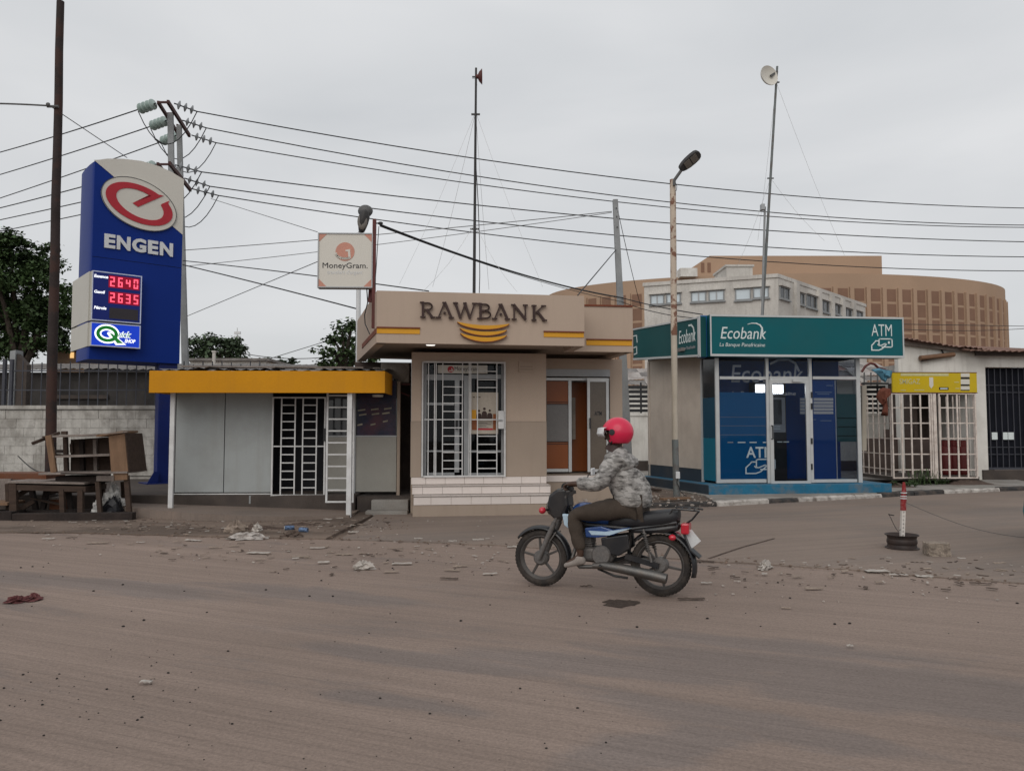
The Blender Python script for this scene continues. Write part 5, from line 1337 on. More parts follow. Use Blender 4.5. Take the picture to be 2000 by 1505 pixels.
W = [('thick twisted cable sagging from the maroon sign post down to the concrete pole', [(742,439,13.3),(850,476,14.2),(925,505,15.2),(1050,542,17.2),(1140,565,18.6),(1216,582,20.4)], .02, 'black_cable'),
     ('thin cable strung beneath the thick one, ending low on the concrete pole', [(742,442,13.3),(850,479,14.2),(925,507,15.2),(1050,545,17.2),(1140,570,18.6),(1216,590,20.4)], .008, 'black_cable'),
     ('short service wire from the concrete pole to the blue corner of the teal bank', [(1216,582,20.4),(1290,599,19.4),(1372,614,18.0)], .013, 'black_cable'),
     ('lower slack service wire from the concrete pole to the teal bank roof', [(1216,590,20.4),(1290,612,19.4),(1378,622,18.2)], .010, 'black_cable'),
     ('upper thin wire from the concrete pole top left to the twin pole', [(1195,413,20.5),(925,438,20.8),(735,455,21.1),(620,466,21.4),(360,489,22)], .011, 'grey_cable'),
     ('lower thin wire from the concrete pole top left past the money transfer sign', [(1195,415,20.5),(925,452,20.8),(735,473,21.1),(620,490,21.4),(366,520,22)], .009, 'grey_cable'),
     ('black wire from behind the blue sign edge to the top of the beige canopy', [(357,509,21.8),(620,541,18.5),(835,568,15.2)], .013, 'black_cable'),
     ('thick black wire from behind the blue sign falling to the slim grey lamp pole', [(357,517,21.8),(520,556,19.5),(697,603,17)], .016, 'black_cable'),
     ('straight wire rising from the twin pole foot to the money transfer sign', [(366,617,22),(620,511,16)], .009, 'grey_cable'),
     ('thin wire from the lower cross arm down to the money transfer sign', [(412,388,23.3),(620,453,17)], .008, 'grey_cable'),
     ('stay wire slanting from the concrete pole down to the beige canopy', [(1203,488,20.4),(1128,577,15.4)], .013, 'black_cable'),
     ('loose drop wire hanging off the concrete pole top toward the grey building', [(1207,412,20.4),(1212,432,20.6),(1252,600,23)], .009, 'black_cable'),
     ('sagging wire between the two tree crowns above the kiosk roof', [(474,690,30),(570,701,30),(640,696,30),(700,688,30)], .016, 'grey_cable'),
     ('wire rising from the kiosk roof to the leafy tree beside the bank', [(518,703,26),(690,650,27)], .012, 'grey_cable'),
     ('upper thin wire over the brown roof sheets at the white house', [(1765,633,30),(2010,637,34)], .013, 'black_cable'),
     ('lower thin wire over the brown roof sheets at the white house', [(1765,643,29),(1870,647,31),(2010,641,33)], .012, 'black_cable'),
     ('thick weathered cable running left from the clamp on the tall dark pole', [(-80,202,15),(0,203.5,14.8),(97,207,14.5)], .018, 'grey_cable'),
     ('thin stay wire from the dark pole clamp down to the blue sign top', [(99,208,14.5),(248,308,17.2)], .009, 'grey_cable')]
for lb, P, r, mm in W: wire('overhead_wire', lb, P, r, M[mm], 'wire', 'thin wires strung over the street')
# ================================================================ TEAL BANK
E = Frame(1398, 17.9, 6.0)
eb = E.empty('teal_bank', 'teal and blue glass fronted bank kiosk with lit cash machine inside', 'bank')
eu, er = E.pix, E.rect
zP = eu(1530, 943)[1]
eW = eu(1682, 840)[0]
def el(px, D): p = at(px, 800, D); return E.w2l((p.x, p.y))
sA = (0.0, 0.0); sC = el(1266, 21.0); sB = tuple(Vector(sA).lerp(Vector(sC), .19))
zH = eu(1530, 699)[1]
def ebox(name, x0, x1, y0, y1, z0, z1, m, par=None, bevel=0): return MB().box(x0, x1, y0, y1, z0, z1).build(name, m, par or eb, bevel=bevel)
# base platform: footprint follows the walls, blue front, navy side
pf = -.42
pfl = el(1382, 17.32); pfr = eu(1742, 950, pf)[0]
pl_ = [(pfl[0], pfl[1]), (pfr, pf), (pfr, 3.6), (sC[0] - .45, sC[1])]
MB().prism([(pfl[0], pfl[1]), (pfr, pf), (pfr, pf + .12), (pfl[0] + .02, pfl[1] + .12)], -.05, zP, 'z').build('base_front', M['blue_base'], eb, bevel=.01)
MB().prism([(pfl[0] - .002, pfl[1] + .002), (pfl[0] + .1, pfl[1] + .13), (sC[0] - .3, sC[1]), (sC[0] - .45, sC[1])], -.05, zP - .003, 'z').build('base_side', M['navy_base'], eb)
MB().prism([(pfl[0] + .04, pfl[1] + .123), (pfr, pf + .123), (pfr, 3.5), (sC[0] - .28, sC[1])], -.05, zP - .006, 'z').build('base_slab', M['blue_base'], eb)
# side wall and its navy skirting, side glass
wall_t = .18
strip('wall', Vector(sC), Vector(sB) , -.0, zP, 3.3, M['wall_side'], eb) if False else None
def slab(name, p, q, z0, z1, m, off=0.0, th=.15):
    p, q = Vector(p), Vector(q); d = (q - p).normalized(); nrm = Vector((-d.y, d.x))
    a = p + nrm * off; c = q + nrm * off
    return MB().prism([tuple(a), tuple(c), tuple(c + nrm * th), tuple(a + nrm * th)], z0, z1, 'z').build(name, m, eb)
zS0 = zP + .30
slab('side_wall', sC, sB, zS0 + .002, 3.5, M['wall_side'], 0, .15)
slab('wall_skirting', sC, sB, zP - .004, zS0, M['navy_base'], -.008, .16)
ebox('back_wall', sC[0], eW, sC[1] - .1, sC[1] + .05, 0, 3.4, M['wall_side'])
ebox('roof', sC[0], eW + .1, .3, sC[1], 3.42, 3.5, M['roof_grey'])
sB2 = Vector(sA).lerp(Vector(sB), .97)
slab('side_film', sB2, sA, zP + .05, zP + 1.05, M['film_teal'], .02, .012)
slab('side_film', sB2, sA, zP + 1.053, zP + 2.0, M['film_slate'], .02, .012)
slab('side_film', sB2, sA, zP + 2.003, zH, M['pane_dark'], .02, .012)
slab('side_post', sB, Vector(sB).lerp(Vector(sA), .07), zP, zH, M['alu'], -.01, .06)
# aluminium front: posts, transom, door
def ebar(name, x0, x1, y0, y1, n0=0, n1=.07, m='alu', par=None):
    a = er(x0, y0, x1, y1, 0); return MB().box(a[0], a[1], n0, n1, a[2], a[3]).build(name, M[m], par or eb)
ebar('post', 1398.5, 1405.5, 699, 943); ebar('post', 1674.5, 1682, 699, 942); ebar('post', 1497.5, 1503, 699, 943); ebar('post', 1582, 1587.5, 699, 942)
for xa, xb in ((1405.8, 1497.2), (1503.3, 1581.7), (1587.8, 1674.2)):
    ebar('transom', xa, xb, 735, 740.5, .004, .065); 
ebar('sill_rail', 1405.8, 1497.2, 935.5, 942.5, .004, .065); ebar('sill_rail', 1587.8, 1674.2, 935.5, 941.5, .004, .065)
dr = MB(); x0, x1, z0, z1 = er(1503.6, 741, 1581.4, 944.5, 0); t = .085
dr.box(x0, x0 + t, -.02, .03, z0, z1); dr.box(x1 - t, x1, -.02, .03, z0, z1); dr.box(x0 + t, x1 - t, -.02, .03, z1 - t, z1); dr.box(x0 + t, x1 - t, -.02, .03, z0, z0 + t*.8)
door = dr.build('door', M['alu'], eb)
M['glass_dark'] = glass('shop_glass', (.90,.93,.97), .25)
MB().box(x0 + t, x1 - t, .0, .008, z0 + t*.8, z1 - t).build('door_pane', M['glass_dark'], door)
hx = eu(1508.5, 845, -.05)[0]; hz0, hz1 = eu(1508, 857)[1], eu(1508, 831)[1]
MB().tube([(hx, -.02, hz1), (hx, -.08, hz1), (hx, -.08, hz0), (hx, -.02, hz0)], .016, 6).build('door_handle', M['black'], door)
for py in (771, 793, 861, 911):
    z = eu(1584, py)[1]; u = eu(1585, py)[0]; MB().box(u - .018, u + .018, -.026, -.001, z - .07, z + .07).build('hinge', M['black'], eb)
a = er(1548, 741, 1566, 745.5, -.06); MB().box(a[0], a[1], -.09, -.021, a[2], a[3]).build('door_closer', M['alu'], door)
# panes
def pane(x0, y0, x1, y1, m, n=.03, name='pane', th=.008):
    a = er(x0, y0, x1, y1, n); return MB().box(a[0], a[1], n, n + th, a[2], a[3]).build(name, m, eb)
for q in ((1406, 699.5, 1497, 734.5), (1503.5, 699.5, 1581.5, 734.5), (1588, 699.5, 1674, 734.5), (1406, 741, 1497, 935), (1588, 741, 1674, 935)): pane(*q, M['glass_dark'])
# films stuck inside the panes
f1 = pane(1406, 766, 1497.2, 935, M['film_blue'], .042, 'window_film', .004)
f3 = pane(1588, 742, 1632, 935, M['film_navy'], .042, 'window_film', .004)
M['film_green'] = glass('green_film', (.20,.36,.36), .3)
M['film_sea'] = mat('sea_green_film', (.014,.070,.078), .3, .2, 1.5, spec=.2, bump=0)
pane(1634.5, 769, 1674, 862, M['film_sea'], .042, 'green_film', .004); pane(1634.5, 742, 1674, 768.6, M['panel_beige'], .3, 'blind', .01)
pane(1632.5, 742, 1634, 935, M['alu'], .05, 'mullion', .03)
M['reflection_and_list_line'] = mat('pale_reflection_and_print', (.12,.17,.26), .4, .03)
for y in (813.5, 830.5, 848):  # thin pale strips paint reflection lines across the panes
    pane(1406.5, y, 1497, y + 1.5, M['reflection_and_list_line'], .038, 'reflection_and_list_line', .003)
    pane(1635, y + 2, 1674, y + 3.2, M['film_green'], .03, 'reflection_and_list_line', .003)
# hand-and-card sign on the film, word above
def icon(par, P, w, n0, n1, m):
    """card and hand in a unit box 0..1 x 0..1 through P; drawn in outline"""
    s_ = MB()
    card = [(.36,.50),(.36,.92),(.42,.98),(.94,.98),(1,.92),(1,.34),(.94,.28),(.50,.28)]
    s_.stroke([P(*p) for p in card], w, n0, n1); o = s_.build('card_outline', m, par)
    hand = [(0,0),(0,.40),(.14,.66),(.20,.80),(.34,.80)]
    MB().stroke([P(*p) for p in hand], w, n0 - .0004, n1).build('hand_outline', m, par)
    hand2 = [(0,.0),(.34,.0),(.50,.12),(.72,.52),(.66,.58),(.56,.50),(.44,.40),(.34,.42),(.30,.50)]
    MB().stroke([P(*p) for p in hand2], w, n0 - .0008, n1).build('hand_outline', m, par)
    MB().stroke([P(.84,.62), P(.84,.72)], w * 1.6, n0, n1).build('card_mark', m, par)
def Pf(n, x0, y0, x1, y1):
    a = er(x0, y0, x1, y1, n); return lambda p, q: (a[0] + p * (a[1] - a[0]), a[2] + q * (a[3] - a[2])), a
P_, a = Pf(.03, 1457, 896, 1514, 924); icon(eb, P_, .028, .0335, .0375, M['print_white'])
a = er(1457.5, 872, 1511, 893.5, .03); lettering('film_word', 'ATM', M['print_white'], eb, a[0], a[1], a[2], a[3], .0375, .004, bold=.015)
for x0_, x1_ in ((1421,1432),(1441,1456),(1464,1478),(1490,1497)):
    pane(x0_, 862.5, x1_, 864.5, M['print_grey'] if x0_ < 1430 else M['print_white'], .037, 'film_print', .002)
# price list on the right film and door; small white poster square
for y in (777, 783.5, 790, 796.5, 803):
    pane(1589, y, 1627.5, y + 5.2, M['print_grey'], .037, 'list_row', .002)
    a = er(1562.5, y, 1573, y + 5.2, .012); MB().box(a[0], a[1], .0095, .0115, a[2], a[3]).build('list_row', M['print_grey'], door)
for y, x0_, x1_ in ((765, 1592, 1625), (768.5, 1596, 1620), (752, 1614, 1627), (818.5, 1588.5, 1594), (820.5, 1602, 1624)): pane(x0_, y, x1_, y + 1.4, M['reflection_and_list_line'], .037, 'list_line', .002)
for x0_, x1_ in ((1518,1528),(1530,1541)):
    a = er(x0_, 861.5, x1_, 863.5, .012); MB().box(a[0], a[1], .0095, .0115, a[2], a[3]).build('film_print', M['print_white'], door)
# inside: navy back wall, lit machine; words moved near the glass for daylight
IN = 1.0
def ins(x0, y0, x1, y1, name, m, n, th=.02, par=None):
    a = er(x0, y0, x1, y1, n); return MB().box(a[0], a[1], n, n + th, a[2], a[3]).build(name, m, par or eb)
ib = ins(1385, 690, 1640, 935, 'inner_wall', M['film_navy'], IN, .04)
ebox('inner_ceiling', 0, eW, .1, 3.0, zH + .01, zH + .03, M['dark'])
ebox('inner_floor', 0, eW, .09, 3.0, zP - .004, zP + .006, M['navy_base'])
ebox('side_pane', eW - .02, eW, .08, 2.6, zP + .05, zH, M['glass_dark'])
M['inner_word'] = mat('inner_white_word', (.46,.47,.50), .5)
a = er(1428, 713, 1568, 747, IN); lettering('pane_word', 'Ecobank', M['inner_word'], eb, *er(1428, 713, 1568, 747, .12), .12, .004, bold=.0, shear=.12)
sw = [eu(x, y, .12) for x, y in ((1505, 710), (1520, 703), (1540, 702), (1553, 709), (1560, 724))]; MB().stroke(sw, .05, .112, .117).build('pane_swoosh', M['inner_word'], eb)
a = er(1430, 764, 1554, 774, IN); lettering('pane_word', 'La Banque Panafricaine', M['inner_word'], eb, *er(1430, 764, 1554, 774, .12), .12, .004, bold=.0, shear=.12)
mc = ins(1476, 746, 1536, 935, 'cash_machine', M['black'], .62, .34)
lt_ = er(1476, 751, 1529, 768.5, .6); MB().box(lt_[0], lt_[1], .585, .615, lt_[2], lt_[3]).build('lit_header', M['lit'], mc)
ins(1500, 776, 1534, 844, 'machine_face', M['alu_grey'], .60, .018, mc); ins(1503, 780, 1527, 828, 'machine_screen', M['pane_dark'], .585, .012, mc)
for y in (826, 831.5, 836): ins(1506, y, 1524, y + 2, 'machine_slot', M['print_white'], .59, .008, mc)
# head board
SN = -.40
hb = er(1387, 617, 1765, 697, SN); hz0_, hz1_ = hb[2], hb[3]
hb_ = ebox('sign_board', hb[0], hb[1], SN + .004, SN + .30, hz0_, hz1_, M['teal'])
for q in ((hb[0] - .001, hb[1] + .001, hz1_ - .04, hz1_ + .001), (hb[0] - .001, hb[1] + .001, hz0_ - .001, hz0_ + .05)): ebox('sign_trim', q[0], q[1], SN - .012, SN + .003, q[2], q[3], M['alu'], hb_)
for q in ((hb[0] - .001, hb[0] + .03), (hb[1] - .03, hb[1] + .001)): ebox('sign_trim', q[0], q[1], SN - .012, SN + .003, hz0_ + .051, hz1_ - .041, M['alu'], hb_)
def zq5(x, y): return (1200 + x / 3.448, 580 + y / 3.448)
def sgr(x0, y0, x1, y1): return er(*zq5(x0, y0), *zq5(x1, y1), SN)
a = sgr(715, 203, 1022, 282); lettering('sign_word', 'Ecobank', M['print_white'], hb_, a[0], a[1], a[2], a[3], SN + .002, .006, bold=.0, shear=.2)
sw = [eu(*zq5(x, y), SN) for x, y in ((898, 183), (925, 176), (955, 177), (980, 188), (994, 208), (998, 232), (994, 262))]
for k in range(6): MB().stroke(sw[k:k+2], .014 + .007 * (3 - abs(k - 3)), SN - .006 - .0005 * k, SN + .001).build('sign_swoosh', M['print_white'], hb_)
a = sgr(708, 308, 1014, 341); lettering('sign_small_word', 'La Banque Panafricaine', M['print_white'], hb_, a[0], a[1], a[2], a[3], SN + .002, .006, bold=-.004, shear=.2)
a = sgr(1731, 184, 1868, 262); lettering('sign_word', 'ATM', M['print_white'], hb_, a[0], a[1], a[2], a[3], SN + .002, .006, bold=-.005)
a = sgr(1732, 280, 1870, 358); icon(hb_, lambda p, q: (a[0] + p * (a[1] - a[0]), a[2] + q * (a[3] - a[2])), .026, SN - .006, SN + .001, M['print_white'])
# corner sheet and side board
cw = er(1369, 617, 1383, 697, SN + .2)
ebox('corner_sheet', cw[0], cw[1], SN + .2, SN + .5, hz0_, hz1_ + .005, M['blue_bright'])
q0 = el(1367, 17.55); q1 = el(1236, 20.6)
T = Frame.__new__(Frame); w0 = E.o + E.U * q0[0] + E.N * q0[1]; w1 = E.o + E.U * q1[0] + E.N * q1[1]
dv = (w0 - w1); T.o = Vector((w1.x, w1.y, 0)); T.a = math.atan2(dv.y, dv.x); T.U = Vector((math.cos(T.a), math.sin(T.a), 0)); T.N = Vector((-math.sin(T.a), math.cos(T.a), 0))
def tbuild(mb, name, m, par): 
    o = mb.build(name, m, None); 
    loc = Vector((E.w2l(T.o)[0], E.w2l(T.o)[1], 0)); o.location = loc; o.rotation_euler = (0, 0, T.a - E.a); o.parent = par; return o
tu0, zl1 = T.pix(1236, 642); zl0 = T.pix(1236, 703)[1]; tu1, zr1 = T.pix(1367, 617.7); zr0 = T.pix(1367, 696)[1]
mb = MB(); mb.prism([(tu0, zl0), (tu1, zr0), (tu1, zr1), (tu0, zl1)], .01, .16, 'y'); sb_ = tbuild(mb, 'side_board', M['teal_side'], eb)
def trim(p, q, r_, s__):
    mb = MB(); mb.prism([p, q, r_, s__], -.008, .009, 'y'); tbuild(mb, 'side_trim', M['alu'], eb)
trim((tu0, zl0), (tu1 - .05, zr0), (tu1 - .05, zr0 + .05), (tu0, zl0 + .05)); trim((tu0, zl1 - .04), (tu1 - .05, zr1 - .04), (tu1 - .05, zr1), (tu0, zl1)); trim((tu1 - .1, zr0 - .01), (tu1, zr0 - .01), (tu1, zr1 + .01), (tu1 - .1, zr1 + .01))
def tlet(body, x0, y0, x1, y1, m, sh):
    a0 = T.pix(x0, (y0+y1)/2); a1 = T.pix(x1, (y0+y1)/2); zt, zb = T.pix((x0+x1)/2, y0)[1], T.pix((x0+x1)/2, y1)[1]
    o = lettering('side_word', body, m, eb, a0[0], a1[0], zb, zt, .008, .006, bold=-.004, shear=sh); o.location = (E.w2l(T.o)[0], E.w2l(T.o)[1], 0); o.rotation_euler = (0, 0, T.a - E.a)
tlet('Ecobank', 1325.5, 643, 1358, 669, M['print_white'], .15); tlet('La Banque Panafricaine', 1325, 676, 1357.5, 684.5, M['print_grey'], .15)
sw = [T.pix(x, y) for x, y in ((1345, 635.5), (1350, 634.5), (1354, 640), (1355.5, 650), (1355, 662))]
mb = MB(); mb.stroke(sw, .04, .001, .007); tbuild(mb, 'side_swoosh', M['print_white'], eb)
a0 = T.pix(1237, 655); mb = MB()
for (xa, ya, xb, yb) in ((1237, 656, 1243, 655), (1243, 655, 1244, 668), (1237, 679, 1243, 677), (1243, 677, 1243.5, 690), (1238, 692, 1243, 690)): mb.stroke([T.pix(xa, ya), T.pix(xb, yb)], .03, .001, .0085)
tbuild(mb, 'side_icon', M['print_white'], eb)

# ================================================================ CAGE
C_ = Frame(1743, 20.4, 2.0)
cg = C_.empty('gas_cage', 'cream painted bar cage with two leaves under a faded yellow gas board', 'cage')
cu_, cr_ = C_.pix, C_.rect
def cb(name, x0, x1, y0, y1, n=0, m='pink_bar', par=None, d=.022):
    a = cr_(x0, y0, x1, y1, n); return piece(name, M[m], par or cg, a[0], a[1], n - d/2, n + d/2, a[2], a[3])
rows_ = (770, 796, 826, 856, 886.5, 917, 932)
cols1 = (1743.5, 1762, 1780.5, 1799, 1817); cols2 = (1836, 1852.5, 1871, 1889, 1906)
for cols, nm in ((cols1, 'leaf'), (cols2, 'leaf')):
    fr2 = MB(); x0, x1, z0, z1 = cr_(cols[0] - 1.5, 767.5, (cols[-1] + 5 if nm == 'leaf' and cols is cols1 else cols[-1] + 1.5), 934, 0); t = .035
    fr2.box(x0, x0 + t, -.02, .02, z0, z1); fr2.box(x1 - t, x1, -.02, .02, z0, z1); fr2.box(x0 + t, x1 - t, -.02, .02, z1 - t, z1); fr2.box(x0 + t, x1 - t, -.02, .02, z0, z0 + t)
    lf = fr2.build('cage_leaf', M['pink_bar'], cg)
    for c in cols[1:-1] + ((cols[-1],) if cols is cols1 else ()): cb('upright', c - 1.4, c + 1.4, 769.8, 931.5, 0, par=lf)
    for y in rows_[1:-1]: cb('cross_bar', cols[0] + 1, cols[-1] + (3 if cols is cols1 else -.5), y - 1.1, y + 1.1, .024, par=lf)
cb('post', 1823.5, 1829.5, 767, 934, 0.01, d=.05)
# side of the cage
cn1 = 1.75
zlo, zhi = cu_(1743, 930)[1], cu_(1743, 770)[1]
for k in range(6):
    n = .1 + k * .3; piece('side_bar', M['pink_bar'], cg, -.012, .012, n - .012, n + .012, zlo, zhi)
for y in (796, 826, 856, 886.5, 917, 931):
    z = cu_(1743, y)[1]; piece('side_rail', M['pink_bar'], cg, .013, .03, .03, cn1, z - .012, z + .012)
gx1 = cu_(1908, 850)[0]
for k in range(6): piece('side_bar', M['pink_bar'], cg, gx1 - .02, gx1 + .005, .1 + k * .3 - .012, .1 + k * .3 + .012, zlo, zhi)
piece('cage_floor', M['plinth'], cg, -.02, gx1 + .05, .03, 1.9, zlo - .1, zlo - .01)
piece('cage_back', M['room_brown'], cg, -.01, gx1, 1.9, 1.95, zlo, zlo + 1.0)
a = cr_(1743, 728, 1908, 766, -.03)
yb = MB().box(a[0], a[1], -.03, .02, a[2], a[3]).build('gas_board', M['sign_yellow'], cg)
for q in ((a[0]-.01, a[1]+.01, a[3]+.001, a[3]+.02), (a[0]-.01, a[1]+.01, a[2]-.02, a[2]-.001)): MB().box(q[0], q[1], -.035, .025, q[2], q[3]).build('board_edge', M['maroon'], yb)
M['faded_print'] = mat('faded_pale_print', (.50,.47,.24), .6, .1, 8)
def cy(x, y): return (1640 + x / 4.18, 620 + y / 4.18)
def cre(x0, y0, x1, y1): return cr_(*cy(x0, y0), *cy(x1, y1), -.03)
q = cre(488, 500, 655, 542); lettering('board_word', 'SMIGAZ', M['faded_print'], yb, q[0], q[1], q[2], q[3], -.031, .004, bold=.01)
q = cre(497, 455, 888, 476); MB().box(q[0], q[1], -.034, -.0305, q[2], q[3]).build('board_stripe', M['faded_print'], yb)
v = [cu_(*cy(x, y), -.03) for x, y in ((730, 488), (762, 488), (764, 555), (748, 580), (732, 558))]; MB().prism(v, -.035, -.0305, 'y').build('board_arrow', M['sign_white'], yb)
for y0, y1, m in ((455, 484, 'sign_white'), (486, 502, 'print_black'), (504, 544, 'sign_white'), (545, 558, 'print_black'), (560, 588, 'sign_white'), (590, 597, 'print_black')):
    q = cre(988, y0, 1060, y1); MB().box(q[0], q[1], -.034, -.0305, q[2], q[3]).build('board_bar', M[m], yb)
q = cre(812, 568, 888, 590); o = MB().box(q[0], q[1], -.034, -.0305, q[2], q[3]).build('board_tag', M['navy_gate'], yb)
q = cre(820, 575, 880, 584); MB().box(q[0], q[1], -.036, -.0345, q[2], q[3]).build('tag_line', M['print_white'], yb)
for x0, x1, y in ((497, 540, 590), (610, 690, 588), (935, 975, 524), (945, 978, 575)):
    q = cre(x0, y, x1, y + 6); MB().box(q[0], q[1], -.034, -.0305, q[2], q[3]).build('board_line', M['faded_print'], yb)
# gas bottles inside
M['gas_red'] = mat('red_gas_bottle', (.085,.010,.010), .5, .15, 6)
for k, (px, n, lb) in enumerate(((1846, .75, 'red gas bottle in the cage, first from the middle post'), (1863, .9, 'red gas bottle in the cage, second from the middle post'), (1880, .75, 'red gas bottle in the cage, third from the middle post'))):
    u = cu_(px, 880, n)[0]; p = C_.o + C_.U * u + C_.N * n
    t = thing('gas_bottle', lb, 'gas bottle', (p.x, p.y, zlo - .009), 0, 'gas bottles in the cage')
    MB().lathe([(0,0),(.13,0),(.155,.03),(.16,.1),(.16,.65),(.14,.76),(.05,.82),(0,.82)], 18).build('body', M['gas_red'], t, smooth=True)
    MB().lathe([(.10,.79),(.11,.79),(.11,.95),(.10,.95)], 14).build('collar', M['gas_red'], t)
    MB().tube([(0,0,.81),(0,0,.89)], .03, 8).build('valve', M['alu_grey'], t)
# clothes hung on the cage corner
def cloth(name, P, m, label, D, th=.05):
    pts = [at(x, y, D) for x, y in P]; n = len(pts); c = sum(pts, Vector()) / n; b = MB()
    k = 4; vs = []; 
    for j in range(k + 1):
        for i, p in enumerate(pts):
            q = c.lerp(p, j / k); vs.append(q + Vector((0, -.06 * (1 - j / k) + .045 * math.sin(i * 2.1 + j * 1.3), 0)))
    fs = [(j*n+i, j*n+(i+1)%n, (j+1)*n+(i+1)%n, (j+1)*n+i) for j in range(k) for i in range(n)]
    b.add(vs, fs); o = b.build(name, m, smooth=True); s = o.modifiers.new('thick', 'SOLIDIFY'); s.thickness = .012
    return tag(o, label, 'cloth')
M['cloth_blue'] = mat('light_blue_cloth', (.09,.23,.32), .85, .15, 5, .1, 60, .2)
M['cloth_rust'] = mat('rust_cloth', (.15,.05,.032), .9, .2, 5, .1, 60, .2)
cloth('blue_cloth', ((1700,722),(1718,719),(1730,722),(1741,724),(1741,737),(1733,739),(1728,747),(1722,740),(1714,731)), M['cloth_blue'], 'light blue cloth draped at the cage corner beside the yellow board', 20.3)
cloth('rust_cloth', ((1716,760),(1726,757),(1739,759),(1740,768),(1733,775),(1734,792),(1733,812),(1722,811),(1726,793),(1717,787),(1712,775)), M['cloth_rust'], 'rust red rag hanging from the cage side bars', 20.3)
wr = thing('wreck_canopy', 'grey iron canopy frame between the teal bank and the gas cage', 'frame', (0, 0, 0))
b = MB(); b.tube([at(x, y, 22) for x, y in ((1683, 726), (1690, 715), (1700, 709), (1708, 711), (1715, 718), (1730, 722))], .035, 6); b.build('hoop', M['maroon'], wr, smooth=True)
for px in (1688, 1701, 1714): b = MB(); b.bar(at(px, 752, 22), at(px, 727, 22), .03, .03); b.build('bar', M['grey_cable'], wr)
b = MB(); b.bar(at(1682, 749, 22), at(1735, 749, 22), .05, .05); b.build('rail', M['black'], wr)
b = MB(); b.bar(at(1687, 752, 19.6), at(1687, 880, 19.6), .11, .08, up=(0,1,0)); tag(b.build('side_post', M['cream_pole'], None), 'flat pale post standing between the teal bank and the gas cage', 'post')
# ================================================================ BACK WALL WITH SLATS
bw = thing('yard_wall', 'pale yard wall topped with dark slats seen between the two banks', 'wall', (0, 27, 0))
x0, x1 = at(1225, 800, 27).x, at(1935, 800, 27).x
zA, zB_ = at(1250, 812, 27).z, at(1250, 752, 27).z
piece('wall', M['white_wall'], bw, x0, x1, 0, .2, .1, zA)
piece('wall_coping', M['white_wall'], bw, x0, x1, -.04, .24, zA + .002, zA + .1)
piece('wall_skirt', M['plinth'], bw, x0, x1, -.1, -.002, 0, .45)
for k in range(6):
    z = zA + .14 + k * .165; piece('slat', M['black'], bw, x0, x1, .03, .06, z, z + .10)
for k in range(26):
    x = x0 + .5 + k * (x1 - x0) / 26; piece('slat_post', M['black'], bw, x - .03, x + .03, .065, .11, zA + .1, zB_ + .1)
# shack roofs behind the wall
M['shed_pale'] = mat('pale_corrugated_sheet', (.36,.33,.31), .8, .25, 2, .1, 30, .2, dirt=(.16,.12,.10), dirt_amt=.7, dirt_scale=1.2)
M['shed_pink'] = mat('pinkish_roof_sheet', (.34,.20,.17), .8, .25, 2, .1, 30, .2, dirt=(.16,.12,.10), dirt_amt=.6, dirt_scale=1.5)
for (xa, xb, ya, yb, lb, mm) in ((1222, 1300, 712, 752, 'low shack with torn pale roof sheets seen between the two banks', 'shed_pale'), (1600, 1690, 706, 760, 'low shack with pinkish roof sheets seen through the teal bank glass', 'shed_pink'), (1684, 1765, 700, 745, 'low shack with patched grey roof sheets behind the gas cage', 'shed_pale')):
    t = thing('shack', lb, 'shack', (0, 33, 0)); X0, X1 = at(xa, 720, 33).x, at(xb, 720, 33).x; Z0, Z1 = at(xa, yb, 33).z, at(xa, ya, 33).z
    piece('wall', M['white_wall'], t, X0, X1, 0, 3, 0, Z0 - .01)
    rws = 4
    for r_ in range(rws):
        for k in range(2):
            b = MB(); w = (X1 - X0) / 2; n = 10; vs = []; zz0 = Z0 + (Z1 - Z0) * r_ / rws; zz1 = Z0 + (Z1 - Z0) * (r_ + 1.1) / rws; y0 = -.4 + r_ * .7; tl = rnd.uniform(-.08, .08)
            for i in range(n + 1):
                xx = X0 + k * w + w * 1.02 * i / n; wv = .02 * (i % 2); vs += [(xx, y0, zz0 + wv + tl * i / n), (xx, y0 + .8, zz1 + wv)]
            b.add(vs, [(2*i, 2*i+2, 2*i+3, 2*i+1) for i in range(n)]); b.build('roof_sheet', M[mm] if (r_ + k) % 3 else M['roof_grey'], t)

# ================================================================ WHITE HOUSE WITH BROWN ROOF SHEETS
H = Frame(1757, 22.2, 3.0)
hs_ = H.empty('white_house', 'chalky white house with rusty brown roof sheets beside the gas cage', 'house')
hu, hr = H.pix, H.rect
xa, xb = hu(1757, 800)[0], hu(1914, 800)[0]
zt0, zt1 = hu(1757, 666)[1], hu(1912, 684)[1]
zo = hu(1830, 764)[1]; xo = hu(1902, 800)[0]; xm = hu(1826, 800)[0]
MB().prism([(xa, zo), (xo, zo), (xo, 0), (xb, 0), (xb, zt1), (xa, zt0)], 0, .2, 'y').build('wall', M['white_wall'], hs_)
MB().box(xa, xa + .12, .0, .2, 0, zo - .002).build('door_post', M['white_wall'], hs_)
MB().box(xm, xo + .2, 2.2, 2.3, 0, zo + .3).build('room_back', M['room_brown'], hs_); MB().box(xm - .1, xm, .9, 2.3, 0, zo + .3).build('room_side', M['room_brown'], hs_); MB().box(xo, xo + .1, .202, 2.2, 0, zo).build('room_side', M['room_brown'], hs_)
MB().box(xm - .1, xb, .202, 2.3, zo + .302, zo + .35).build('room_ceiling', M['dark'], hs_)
MB().box(xa + .1, xm, 1.0, 1.08, 0, hu(1790, 838, 1.0)[1]).build('low_partition', M['room_brown'], hs_)
xg0 = hu(1926, 800, .05)[0]; xE = hu(2110, 800, .05)[0]
